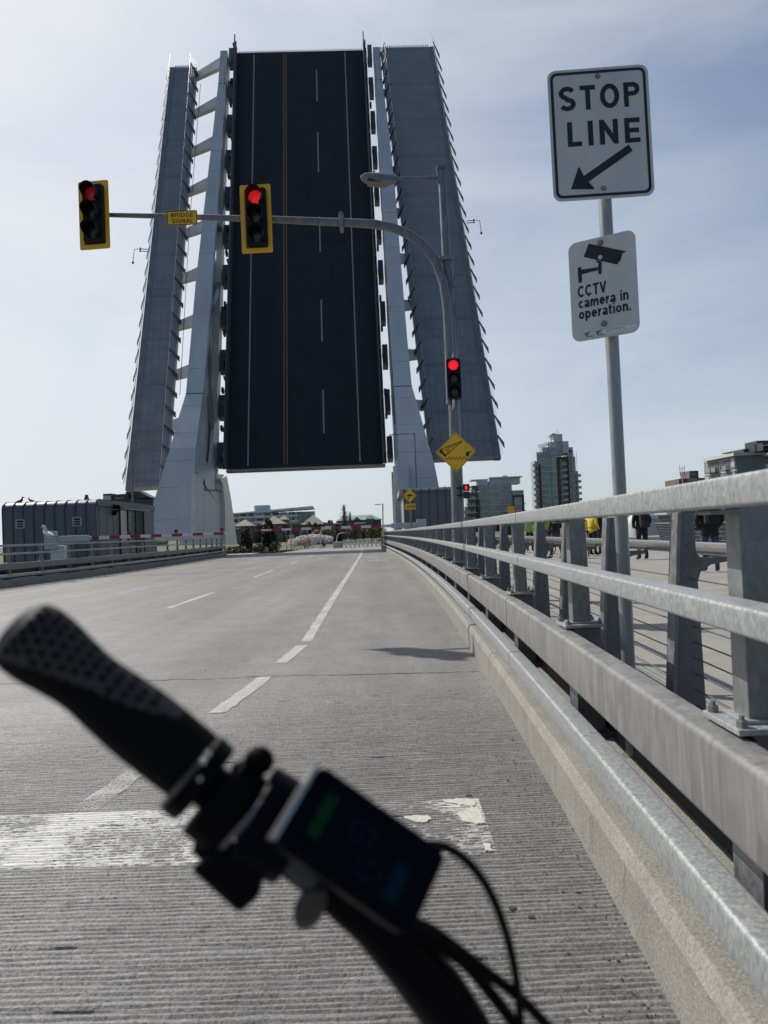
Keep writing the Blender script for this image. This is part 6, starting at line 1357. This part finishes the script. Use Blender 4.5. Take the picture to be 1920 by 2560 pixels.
for px, y, w, hh, lab in ((667, 1373, 7, 9, 'small white road sign in the grass below the rounded conifer'), (698, 1369, 6.5, 10, 'small white road sign right of the brown shrub')):
    Y = 80; q = at(px, y, Y); kk = Y / FPX; t = thing('road_sign', lab, 'sign', (q.x, Y, G0), 'white signs in the far grass'); mb = MB(); mb.tube([(q.x, Y + .05, G0), (q.x, Y + .05, q.z)], .03, 6); mb.build('pole', M_POLE, t)
    fr = frame((q.x, Y, q.z)); mb = MB(fr); mb.poly(rrect(w * kk, hh * kk, .03), 0, .02); pn = mb.build('panel', M_SIGNW, t, fix=True); mb = MB(fr); mb.poly([(-.06, -.1), (.06, -.1), (.06, .05), (.1, .05), (0, .16), (-.1, .05), (-.06, .05)], .02, .024); mb.build('symbol', M_INK, pn, fix=True)
q = at(958, 1331, 62); t = thing('hump_sign', 'tiny far yellow diamond and plate at the end of the right railing', 'sign', (q.x, 62, -.5)); fr = frame(q); mb = MB(); mb.tube([(q.x, 62.1, -.5), (q.x, 62.1, q.z)], .04, 6); mb.build('pole', M_POLE, t); mb = MB(fr); mb.poly(diamond(.24, .02), 0, .01); mb.poly(rr(-.2, .2, -.42, -.26, .01), 0, .01); pn = mb.build('panel', M_YEL, t, fix=True); mb = MB(fr); mb.poly([(-.14, -.02), (-.05, .06), (.05, .06), (.14, -.02)], .01, .014); mb.box(-.15, .15, -.37, -.31, .01, .014); mb.build('symbol', M_INK, pn)
q = at(958, 1362, 66); mb = MB(); mb.box(q.x - .2, q.x + .25, 66, 66.4, -.7, q.z + .9); tag(mb.build('utility_cabinet', M_ENDW, bevel=.03), 'grey cabinet at the far end of the right railing', 'cabinet')
# truss footbridge on the far bank
Y = 100; t = thing('footbridge', 'small grey truss footbridge on the far bank', 'footbridge', (at(890, 1370, Y).x, Y, G0)); a0 = at(832, 1355, Y); a1 = at(856, 1372, Y)
mb = MB(); mb.box(a0.x, a1.x, Y, Y + 2, G0 - .3, a0.z); mb.build('abutment', M_GREYBOX, t)
for x in (836, 844): q = at(x, 1363, Y - .05); mb = MB(); mb.poly([(q.x - .09, -.2), (q.x + .09, -.2), (q.x + .05, .1), (q.x + .1, .3), (q.x - .1, .3)], 0, .02); mb.v = []; mb.f = []; mb.m = []; mb.sm = []; mb.box(q.x - .12, q.x + .12, Y - .06, Y - .01, q.z - .35, q.z + .2); mb.build('banner', M_SLAB, t)
L0, L1, H0, H1 = at(856, 1370, Y), at(952, 1366, Y), at(856, 1353, Y), at(952, 1347, Y)
mb = MB(); mb.tube([L0, L1], .09, 6); mb.tube([H0, H1], .08, 6); mb.build('chord', M_GREYBOX, t)
for i in range(9):
    f0, f1 = i / 9, (i + 1) / 9; mb = MB(); mb.tube([L0.lerp(L1, f0), H0.lerp(H1, f0)], .06, 6); mb.tube([H0.lerp(H1, f0), L0.lerp(L1, f1)], .05, 6); mb.build('truss_bay', M_GREYBOX, t)
q = at(1278, 1275, 33); t = thing('construction_sign', 'small orange sign panel just above the right top rail before the mid-rise', 'sign', (q.x, 33, WZ)); mb = MB(); mb.tube([(q.x, 33.05, WZ), (q.x, 33.05, q.z)], .03, 6); mb.build('pole', M_POLE, t); mb = MB(frame(q)); mb.poly(rrect(.30, .36, .02), 0, .02); mb.build('panel', mat('orange_sign_sheet', (.75, .3, .02), .5), t, fix=True)
q = at(1357, 1338, 28); t = thing('notice_board', 'small grey notice hung low on the walkway fence behind the cyclist', 'sign', (q.x, 28, WZ)); mb = MB(frame(q)); mb.poly(rrect(.36, .22, .01), 0, .02); pn = mb.build('panel', M_ENDW, t, fix=True); mb = MB(frame(q)); mb.text('BRIDGE', -.13, .13, .02, .08, .02, th=.002); mb.text('OPEN', -.1, .1, -.08, -.02, .02, th=.002); 
pass

# ------------------------------------------------------------------ gulls
M_GULLW = mat('gull_white', (.55, .55, .53), .7); M_GULLG = mat('gull_grey', (.22, .22, .22), .7, var=.2); M_BEAK = mat('gull_beak', (.5, .3, .05), .5)
def gull(label, base, yaw, s=1.0, sitting=False, mono=None):
    A = Vector((math.cos(yaw), math.sin(yaw), 0)); fr = (Vector(base), A * s, Vector((-A.y, A.x, 0)) * s, Vector((0, 0, 1)) * s)
    t = thing('gull', label, 'gull', base, 'gulls resting on the railing and roof'); lg = 0.0 if sitting else .12
    b0, b1 = (M_GULLG, M_GULLW) if not mono else (mono, mono)
    mb = MB(fr); mb.tube([(-.30, 0, lg + .08), (-.2, 0, lg + .09), (-.06, 0, lg + .11), (.08, 0, lg + .16), (.15, 0, lg + .24), (.17, 0, lg + .33), (.20, 0, lg + .385), (.25, 0, lg + .38), (.28, 0, lg + .365)], [.012, .05, .095, .10, .07, .045, .05, .035, .012], 12); mb.build('body', b1, t)
    mb = MB(fr)
    for s_ in (-1, 1): mb.hexa([(.10, s_ * .085, lg + .2), (.06, s_ * .105, lg + .09), (-.2, s_ * .06, lg + .06), (-.36, s_ * .015, lg + .07)], [(.10, s_ * .06, lg + .2), (.06, s_ * .08, lg + .09), (-.2, s_ * .03, lg + .1), (-.36, s_ * .005, lg + .09)])
    mb.build('wing', b0, t, fix=True)
    mb = MB(fr); mb.tube([(.275, 0, lg + .37), (.33, 0, lg + .36), (.345, 0, lg + .345)], [.012, .009, .003], 6); mb.build('beak', M_BEAK if not mono else mono, t)
    if not sitting:
        mb = MB(fr)
        for s_ in (-.03, .03): mb.tube([(0, s_, lg + .06), (.01, s_, .0)], .007, 5); mb.tube([(.0, s_, .004), (.06, s_, .004)], .01, 5)
        mb.build('leg', M_BEAK if not mono else mono, t)
p = at(82, 1363, 26.0); gull('grey and white gull standing on the left railing beside the gate cabinet', (lpath(26.0) - .09, 26.0, 1.394), rad(150), 1.25)
p = at(41, 1257, 36.6); gull('dark gull lying on the roof edge near its left corner', (p.x, 36.9, HH - .02), rad(10), .85, True, mat('gull_dark', (.06, .055, .05), .7))
p = at(71, 1256, 36.6); gull('small dark bird on the control house roof right of the lying gull', (p.x, 36.9, HH + .03), rad(200), .6, True, mat('gull_dark', (.06, .055, .05), .7))
# ------------------------------------------------------------------ people on the walkway
M_SKIN = mat('skin', (.45, .27, .19), .6); M_HAIR = mat('dark_hair', (.03, .02, .015), .7)
def cloth(n, c): return mat(n, c, .85, var=.2, vscale=6)
def person(label, loc, h, yaw, top, legs, shoes, hairm=M_HAIR, puffy=1.0, hem=.52, stance=.10, hood=False, step=0.0, lean=0.0, backpack=None):
    k = h / 1.75; t = thing('person', label, 'person', loc, 'people waiting on the walkway')
    bm = bmesh.new(); ly = bm.verts.layers.skin.verify(); V_ = {}
    def nd(n, x, y, z, r, par=None, r2=None):
        v = bm.verts.new((x * k, y * k, z * k)); v[ly].radius = (r * k, (r2 or r) * k); V_[n] = v
        if par: bm.edges.new((V_[par], v))
        return v
    P_ = puffy; ln = lean
    nd('pel', 0, 0, .93, .155 * P_, None, .12 * P_); V_['pel'][ly].use_root = True
    nd('spn', 0, ln * .4, 1.13, .15 * P_, 'pel', .12 * P_); nd('chs', 0, ln * .8, 1.33, .175 * P_, 'spn', .125 * P_); nd('nek', 0, ln, 1.49, .062, 'chs'); nd('hd0', 0, ln - .01, 1.57, .082, 'nek', .09); nd('hd1', 0, ln - .015, 1.66, .088, 'hd0', .10); nd('hd2', 0, ln, 1.735, .055, 'hd1')
    nd('nos', 0, ln - .12, 1.615, .016, 'hd0')
    for s, a in ((-1, 'l'), (1, 'r')):
        nd('sh' + a, s * .19, ln * .9, 1.41, .068 * P_, 'chs'); nd('el' + a, s * .27, ln + .05, 1.16, .054 * P_, 'sh' + a); nd('wr' + a, s * .20, ln - .12, .99, .040 * P_, 'el' + a); nd('hn' + a, s * .15, ln - .19, .98, .036, 'wr' + a)
        for q in range(4): nd(f'f{q}{a}', s * (.10 - .004 * q), ln - .225, 1.0 - .018 * q, .010, 'hn' + a); nd(f'g{q}{a}', s * (.075), ln - .205, .99 - .018 * q, .009, f'f{q}{a}')
        nd('th' + a, s * .12, ln - .19, 1.03, .011, 'hn' + a)
        nd('hp' + a, s * stance, 0, .86, .098, 'pel'); nd('kn' + a, s * (stance + .01), -.02 - s * step * .5, .48, .070, 'hp' + a); nd('an' + a, s * (stance + .015), .02 - s * step, .09, .048, 'kn' + a); nd('he' + a, s * (stance + .02), .05 - s * step, .035, .036, 'an' + a); nd('to' + a, s * (stance + .035), -.16 - s * step, .03, .036, 'an' + a)
    me = bpy.data.meshes.new('body'); bm.to_mesh(me); bm.free()
    o = bpy.data.objects.new('body', me); COL.objects.link(o)
    o.modifiers.new('skin', 'SKIN').use_smooth_shade = True; sb = o.modifiers.new('sub', 'SUBSURF'); sb.levels = 1; sb.render_levels = 1
    dg = bpy.context.evaluated_depsgraph_get(); me2 = bpy.data.meshes.new_from_object(o.evaluated_get(dg)); bpy.data.objects.remove(o)
    me2.materials.clear()
    for q in (top, legs, shoes, M_SKIN): me2.materials.append(q)
    for p in me2.polygons:
        c = p.center / k; p.use_smooth = True
        if c.z > 1.50: p.material_index = 3
        elif c.z < .075: p.material_index = 2
        elif c.z < hem * 1.75 and abs(c.x) < .22 and c.y > -.15 + ln: p.material_index = 1
        elif c.y < ln - .165 and .9 < c.z < 1.06: p.material_index = 3
        else: p.material_index = 0
        if hem < .5 and c.z > hem * 1.75: p.material_index = 0 if c.z < 1.5 and not (c.y < ln - .165 and .9 < c.z < 1.06) else p.material_index
    b = bpy.data.objects.new('body', me2); COL.objects.link(b); b.parent = t
    mb = MB(); mb.ball((0, (ln + .02) * k, 1.685 * k), (.10 * k, .115 * k, .095 * k), 0, 12, 8); mb.v = [v for v in mb.v]
    hr = mb.build('hood' if hood else 'hair', top if hood else hairm); hr.parent = t
    for s in (-1, 1):
        mb = MB(); mb.ball((s * .032 * k, (ln - .098) * k, 1.648 * k), .011 * k, 0, 6, 4); mb.build('eye', M_INK).parent = t
    mb = MB(); mb.ball((0, (ln - .092) * k, 1.572 * k), (.022 * k, .008 * k, .006 * k), 0, 8, 4); mb.build('mouth', mat('lips', (.3, .1, .09), .6)).parent = t
    t.rotation_euler = (0, 0, yaw)
    return t
BLK = cloth('black_jacket_cloth', (.010, .010, .012)); JEAN = cloth('blue_denim', (.035, .06, .14)); DKT = cloth('dark_trouser_cloth', (.016, .017, .02)); SHO = cloth('black_shoe', (.015, .015, .015)); YELJ = cloth('yellow_jacket_cloth', (.75, .55, .03)); HIV = cloth('high_visibility_cloth', (.24, .45, .07)); NAVY = cloth('navy_jacket_cloth', (.015, .02, .06)); WHS = cloth('white_sole_shoe', (.12, .12, .12)); GRYT = cloth('grey_trouser_cloth', (.08, .075, .075))
def wp(x, y): p = gz(x, y, WZ); return (p.x, p.y, WZ)
pa = wp(1779, 1430); person('person in a long black hooded coat and blue jeans, back turned, near the fence', pa, 1.72, rad(170), BLK, JEAN, WHS, puffy=1.22, hem=.46, stance=.11, hood=True)
pb_ = wp(1608, 1399); person('person all in black with a dark backpack behind the sign post', pb_, 1.78, rad(185), BLK, DKT, SHO, puffy=1.12)
def pack(label, at_, yaw, h, m):
    d = Vector((-math.sin(yaw), math.cos(yaw), 0)); c = Vector(at_) + d * .24 + Vector((0, 0, h)); t = thing('backpack', label, 'backpack', c); fr = (c, Vector((math.cos(yaw), math.sin(yaw), 0)), Vector((0, 0, 1)), d)
    mb = MB(fr); mb.box(-.15, .15, -.24, .22, -.10, .07); mb.build('bag', m, t, bevel=.05, seg=3); mb = MB(fr); mb.box(-.11, .11, -.2, .0, .06, .11); mb.build('pocket', m, t, bevel=.03)
    mb = MB(fr)
    for s in (-.1, .1): mb.tube([(s, .2, -.08), (s, .24, -.16), (s, .15, -.26)], .018, 6)
    mb.build('strap', m, t)
pack('dark backpack worn by the person in black behind the sign post', pb_, rad(185), 1.22, cloth('pack_cloth', (.02, .022, .026)))
pack('small black backpack on the hooded person in jeans', pa, rad(170), 1.28, BLK)
pc = wp(1484, 1388); person('person in a bright yellow jacket and dark trousers left of the sign post', pc, 1.72, rad(120), YELJ, DKT, SHO, puffy=1.08)
pd = wp(1500, 1387); person('person in a navy jacket next to the yellow jacket', (pd[0] + .1, pd[1], WZ), 1.74, rad(200), NAVY, GRYT, SHO, puffy=1.05)
pe = wp(1392, 1397); person('person in dark clothes and blue trousers striding behind the widest fence plate', pe, 1.78, rad(215), BLK, cloth('slate_blue_trousers', (.04, .06, .085)), SHO, step=.16)
pf_ = wp(1374, 1384); person('cyclist in a yellow-green vest standing over a bicycle', pf_, 1.76, rad(190), HIV, DKT, SHO, hem=.56)
pg = wp(1326, 1378); person('person in a bright green jacket seen between two railing posts', pg, 1.7, rad(160), HIV, DKT, SHO)
ph = wp(1277, 1375); person('person in a dark navy coat left of the green jacket', ph, 1.75, rad(185), NAVY, DKT, SHO, puffy=1.15)
# bicycle under the cyclist
def bicycle(label, loc, yaw, mt):
    A = Vector((math.cos(yaw), math.sin(yaw), 0)); fr = (Vector(loc), A, Vector((0, 0, 1)), A.cross(Vector((0, 0, 1)))); t = thing('bicycle', label, 'bicycle', loc)
    for x in (-.52, .52):
        mb = MB(fr); n = 28; vs = []; mb.tube([(x + .33 * math.cos(a), .34 + .33 * math.sin(a), 0) for a in np.linspace(0, 2 * math.pi, n + 1)], .02, 6, 0, False); w = mb.build('wheel', M_BLK, t)
        mb = MB(fr)
        for a in np.linspace(0, math.pi, 9)[:-1]: mb.tube([(x + .32 * math.cos(a), .34 + .32 * math.sin(a), 0), (x - .32 * math.cos(a), .34 - .32 * math.sin(a), 0)], .003, 4)
        mb.lathe([(0, -.05), (.02, -.05), (.02, .05), (0, .05)], (x, .34, 0), 2, 8); mb.build('spokes', M_SS, w)
    mb = MB(fr); 
    for a, b in (((-.52, .34), (-.1, .32)), ((-.1, .32), (-.2, .82)), ((-.2, .8), (-.52, .34)), ((-.18, .78), (.36, .8)), ((-.1, .32), (.38, .72)), ((.34, .9), (.52, .34))): mb.tube([(*a, 0), (*b, 0)], .018, 8)
    mb.build('frame', mt, t); mb = MB(fr); mb.box(-.33, -.06, .86, .92, -.06, .06); mb.tube([(-.2, .8, 0), (-.2, .87, 0)], .014, 6); mb.build('saddle', M_BLK, t, bevel=.02); mb = MB(fr); mb.tube([(.34, .9, 0), (.33, 1.0, 0)], .014, 6); mb.tube([(.24, 1.0, -.28), (.36, 1.02, -.1), (.36, 1.02, .1), (.24, 1.0, .28)], .013, 6); mb.build('handlebar', M_BLK, t); mb = MB(fr); mb.tube([(-.1, .32, -.1), (-.1, .32, .1)], .02, 6); mb.box(-.16, -.04, .17, .19, .08, .16); mb.box(-.16, -.04, .45, .47, -.16, -.08); mb.build('pedals', M_BLK, t)
bicycle('bicycle held by the cyclist in the yellow-green vest', (pf_[0] - .15, pf_[1] - .25, WZ), rad(100), mat('dark_red_frame', (.2, .02, .02), .4))
bicycle('bicycle leaning beside the yellow jacket', (pc[0] - .3, pc[1] - .4, WZ), rad(75), M_BLK)

# ------------------------------------------------------------------ handlebar in the foreground
M_RUB = mat('black_grip_rubber', (.007, .007, .0075), .6, spec=.05); M_BARM = mat('satin_black_bar', (.004, .004, .006), .4, spec=.04); M_CAB = mat('black_cable_housing', (.004, .004, .005), .5, spec=.04); M_HBLK = mat('matt_black_clamp', (.004, .004, .005), .55, spec=.04); M_CHR = mat('polished_ring', (.55, .55, .55), .12, 1.0)
HG = thing('bicycle_handlebar', 'out of focus black bicycle handlebar with an ergonomic grip, display and cables in the foreground', 'handlebar', at(500, 1950, .36))
def hp(x, y, d): return at(x, y, d)
def basis(d):
    d = d.normalized(); view = -FW; n = (view - d * view.dot(d)).normalized(); return d, n.cross(d).normalized(), n
def loft(mb, secs, n=28, m=0):       # secs: (centre, dir, half width across the picture, half depth, skew)
    vs = []; fs = []
    for c, d, a, b, pw in secs:
        d_, s_, v_ = basis(d)
        for k in range(n):
            t_ = 2 * math.pi * k / n; cu, su = math.cos(t_), math.sin(t_)
            f = (abs(cu) ** pw * (1 if cu >= 0 else -1), abs(su) ** pw * (1 if su >= 0 else -1)); vs.append(tuple(c + s_ * (a * f[0]) + v_ * (b * f[1])))
    for i in range(len(secs) - 1):
        for k in range(n): fs.append((i * n + k, i * n + (k + 1) % n, (i + 1) * n + (k + 1) % n, (i + 1) * n + k))
    fs += [tuple(range(n)), tuple(range((len(secs) - 1) * n, len(secs) * n))]; mb.add(vs, fs, m, True)
px2m = lambda px, d: px * d / FPX
gp = [(26, 1562, 30, .7), (34, 1568, 62, .8), (60, 1587, 93, .85), (108, 1620, 98, .9), (165, 1662, 88, .95), (221, 1706, 81, 1), (285, 1757, 87, 1), (350, 1808, 92, 1), (415, 1860, 92, 1), (480, 1912, 90, 1)]
dpt = lambda x: .335 + .00005 * (x - 50)
def gat(f):                                    # smooth centre, radius and direction along the grip
    i = min(int(f), len(gp) - 2); u = f - i; q = []
    for k in range(4):
        a, b, c, d = gp[max(i - 1, 0)][k], gp[i][k], gp[i + 1][k], gp[min(i + 2, len(gp) - 1)][k]
        q.append(.5 * (2 * b + (c - a) * u + (2 * a - 5 * b + 4 * c - d) * u * u + (3 * b - a - 3 * c + d) * u ** 3))
    return q
def gsec(f):
    x, y, r, p = gat(f); x0, y0, _, _ = gat(max(f - .3, 0)); x1, y1, _, _ = gat(min(f + .3, len(gp) - 1.001))
    c = hp(x, y, dpt(x)); d = hp(x1, y1, dpt(x1)) - hp(x0, y0, dpt(x0)); return c, d, px2m(r, dpt(x)), px2m(min(r, 92) * .92, dpt(x))
NF = 56; FM = len(gp) - 1.001
secs = [(*gsec(FM * k / (NF - 1)), 1.0) for k in range(NF)]
pad_edge = lambda f: -.78 + .25 * (f - .8)
mb = MB(); loft(mb, secs, 56)
for fi in range(len(mb.f) - 2):
    sct, kk = divmod(fi, 56); ang = 2 * math.pi * (kk + .5) / 56; f = FM * sct / (NF - 1)
    if 1.2 <= f <= 7.6 and math.sin(ang) > .0 and math.cos(ang) > pad_edge(f): mb.m[fi] = 1
grip = mb.build('grip', [M_RUB, mat('grey_palm_pad', (.045, .045, .047), .65, spec=.2)], HG, fix=True)
mb = MB()
for i in range(14):
    f = 1.9 + i * .41; c, d, a_, b_ = gsec(f); d_, s_, v_ = basis(d)
    for j in range(11):
        ang = rad(12 + (j + (.5 if i % 2 else 0)) * 18)
        if ang > rad(168) or math.cos(ang) < pad_edge(f) + .12: continue
        nrm = (s_ * math.cos(ang) + v_ * math.sin(ang)).normalized(); q = c + s_ * (a_ * math.cos(ang)) + v_ * (b_ * math.sin(ang)) + nrm * .0002; a = d_; b = nrm.cross(a)
        vs = [tuple(q + (a * math.cos(t_) + b * math.sin(t_)) * .0019) for t_ in np.linspace(0, 2 * math.pi, 9)[:-1]] + [tuple(q + nrm * .0007 + (a * math.cos(t_) + b * math.sin(t_)) * .0015) for t_ in np.linspace(0, 2 * math.pi, 9)[:-1]]
        mb.add(vs, [(k, (k + 1) % 8, 8 + (k + 1) % 8, 8 + k) for k in range(8)] + [tuple(range(8, 16))], 0, True)
mb.build('grip_texture', mat('grip_stud_rubber', (.003, .003, .003), .8, spec=.1), grip)
def cyl(name, p0, p1, r0, r1, mt, parent=HG, cap=.0015, n=28):
    d = p1 - p0; L_ = d.length; d.normalize(); mb = MB(); mb.tube([p0, p0 + d * cap, p1 - d * cap, p1], [r0 - cap, r0, r1, r1 - cap], n); return mb.build(name, mt, parent)
dd = .357
def H(x, y, e=0.0): return hp(x, y, dd + e)
cyl('lock_ring', H(480, 1930), H(516, 1962), px2m(108, dd), px2m(106, dd), M_BARM)
cyl('lock_ring_edge', H(474, 1925), H(483, 1933), px2m(106, dd), px2m(108, dd), mat('worn_grey_ring', (.10, .095, .085), .3, .5), cap=.0006)
for x, y, r, mt in ((508, 1903, 9, M_CHR), (521, 1885, 7, M_CHR), (500, 1948, 6, M_CHR)): mb = MB(); q = hp(x, y, dd - .0215); mb.ball(tuple(q), px2m(r, dd), 0, 10, 8); mb.build('clamp_screw', mt, HG)
cyl('lever_clamp', H(535, 1982), H(598, 2040), px2m(112, dd), px2m(106, dd), M_HBLK)
mb = MB(); q = H(648, 1902); mb.ball(tuple(q), (px2m(38, dd), px2m(30, dd), px2m(36, dd)), 0, 16, 10); mb.tube([H(590, 1935), q], px2m(24, dd), 12); mb.build('bell_button', M_HBLK, HG)
cyl('bell_ring', H(618, 2020), H(628, 2029), px2m(118, dd), px2m(118, dd), mat('satin_grey_ring', (.13, .13, .14), .25, .7), cap=.0006)
cyl('bell_body', H(628, 2029), H(745, 2095), px2m(120, dd), px2m(116, dd), mat('blue_black_bell', (.004, .005, .009), .4, spec=.03))
# lever block below the bar
ca = [(474, 2172), (545, 2122), (662, 2180), (650, 2240), (598, 2285)]
mb = MB(); mb.hexa([H(x, y, -.018) for x, y in ca], [H(x, y, .02) for x, y in ca]); mb.build('lever_block', M_BARM, HG, fix=True, bevel=.003)
mb = MB(); mb.tube([H(540, 2060), H(530, 2110), H(560, 2150)], [px2m(45, dd), px2m(50, dd), px2m(40, dd)], 14); mb.build('lever_pivot', M_HBLK, HG)
# bar
bpts = [(470, 1920), (640, 2060), (800, 2190), (930, 2300), (1020, 2395), (1090, 2480), (1150, 2570), (1215, 2690), (1270, 2820)]
bd = [.358, .36, .365, .372, .38, .388, .395, .402, .41]
mb = MB(); mb.tube([hp(x, y, d) for (x, y), d in zip(bpts, bd)], [.0111, .0111, .0111, .0125, .0145, .0159, .0159, .0159, .0159], 28); mb.build('bar', M_BARM, HG)
# display
q = [(816, 1932), (1122, 2140), (1008, 2330), (690, 2096)]
DN = .325
P4 = [hp(q[0][0], q[0][1], DN + .012), hp(q[1][0], q[1][1], DN + .016), hp(q[2][0], q[2][1], DN - .004), hp(q[3][0], q[3][1], DN - .008)]
ctr = sum(P4, Vector()) / 4; ex = ((P4[1] - P4[0]) + (P4[2] - P4[3])) / 2; ey = ((P4[0] - P4[3]) + (P4[1] - P4[2])) / 2; wx, wy = ex.length * 1.05, ey.length * 1.07; ex.normalize(); ez = ex.cross(ey).normalized(); ey = ez.cross(ex)
if ez.dot(FW) > 0: ez = -ez; ey = ez.cross(ex)
frD = (ctr, ex, ey, ez)
mb = MB(frD); mb.poly(rr(-wx / 2, wx / 2, -wy / 2, wy / 2, .005), -.014, 0.0); dsp = mb.build('display', mat('display_case', (.004, .005, .008), .45, spec=.04), HG, fix=True, bevel=.0012)
mb = MB(frD); mb.poly(rr(-wx / 2 + .002, wx / 2 - .002, -wy / 2 + .002, wy / 2 - .002, .004), 0.0, .0004); mb.build('screen', mat('dark_blue_screen', (.002, .003, .009), .3, spec=.03), dsp, fix=True)
mb = MB(frD); mb.poly(rr(-wx / 2 - .0022, -wx / 2 - .0003, -wy / 2 + .001, wy / 2 - .001, .0008), -.011, .0006); mb.build('display_rim', mat('bright_display_rim', (.42, .40, .37), .25, .8), dsp, fix=True)
M_SG = mat('screen_green', (.002, .035, .012), .5, emit=.025, spec=.03); M_ST = mat('screen_teal', (.002, .012, .022), .5, emit=.10, spec=.03)
mb = MB(frD); mb.box(-wx * .37, -wx * .29, -wy * .22, wy * .28, .0005, .0008); mb.build('battery_bar', M_SG, dsp)
def seg7(mb, cx, cy, w, h, on):
    s = w * .22; S = {'a': (-w, w, h - s, h), 'g': (-w, w, -s / 2, s / 2), 'd': (-w, w, -h, -h + s), 'f': (-w, -w + s, 0, h), 'b': (w - s, w, 0, h), 'e': (-w, -w + s, -h, 0), 'c': (w - s, w, -h, 0)}
    for c in on: a = S[c]; mb.box(cy + a[2], cy + a[3], cx + a[0], cx + a[1], .0005, .0008)
mb = MB(frD); seg7(mb, wy * .12, -wx * .06, wy * .10, wx * .085, 'abcdefg'); mb.build('digit', M_ST, dsp)
mb = MB(frD); seg7(mb, -wy * .17, wx * .08, wy * .10, wx * .085, 'abcdef'); mb.build('digit', M_ST, dsp)
mb = MB(frD); mb.box(wx * .22, wx * .32, -wy * .32, wy * .1, .0005, .0008); mb.build('assist_bar', M_ST, dsp)
# grey side pad and thumb paddle under the display
mb = MB(); ca = [(690, 2110), (735, 2105), (800, 2160), (795, 2215), (755, 2225), (700, 2165)]; mb.hexa([H(x, y, -.020) for x, y in ca], [H(x, y, .01) for x, y in ca]); mb.build('button_pad', mat('slate_button', (.022, .026, .032), .5), HG, fix=True, bevel=.003)
mb = MB(); c = H(775, 2268, -.012); R3 = Matrix((RT, UP, -FW)).transposed()
frP = (c, (RT * math.cos(rad(-25)) + UP * math.sin(rad(-25))), (UP * math.cos(rad(-25)) - RT * math.sin(rad(-25))), -FW); mb = MB(frP); mb.ball((0, 0, 0), (px2m(36, dd), px2m(58, dd), .004), 0, 18, 10); mb.build('thumb_paddle', mat('brown_black_paddle', (.03, .026, .024), .45), HG)
mb = MB(); mb.tube([H(800, 2190), H(820, 2230), H(810, 2270)], px2m(16, dd), 8); mb.build('paddle_arm', M_HBLK, HG)
def cable(pts, r, d0, d1):
    n = len(pts); mb = MB(); P_ = [hp(x, y, d0 + (d1 - d0) * i / (n - 1)) for i, (x, y) in enumerate(pts)]
    C_ = []                                        # smooth the run
    for i in range(n - 1):
        a, b, c, d = P_[max(i - 1, 0)], P_[i], P_[i + 1], P_[min(i + 2, n - 1)]
        for k in range(8): t_ = k / 8; C_.append(.5 * ((2 * b) + (c - a) * t_ + (2 * a - 5 * b + 4 * c - d) * t_ ** 2 + (3 * b - a - 3 * c + d) * t_ ** 3))
    C_.append(P_[-1]); mb.tube(C_, r, 10); mb.build('cable', M_CAB, HG)
cable([(1040, 2120), (1085, 2113), (1130, 2125), (1180, 2165), (1225, 2230), (1258, 2310), (1280, 2390), (1295, 2480), (1303, 2600), (1300, 2700)], .0024, .345, .40)
cable([(1010, 2300), (1070, 2320), (1140, 2370), (1230, 2440), (1300, 2495), (1380, 2580), (1440, 2680)], .0030, .36, .41)
cable([(1020, 2330), (1100, 2365), (1165, 2410), (1225, 2480), (1290, 2565), (1340, 2650)], .0034, .37, .41)
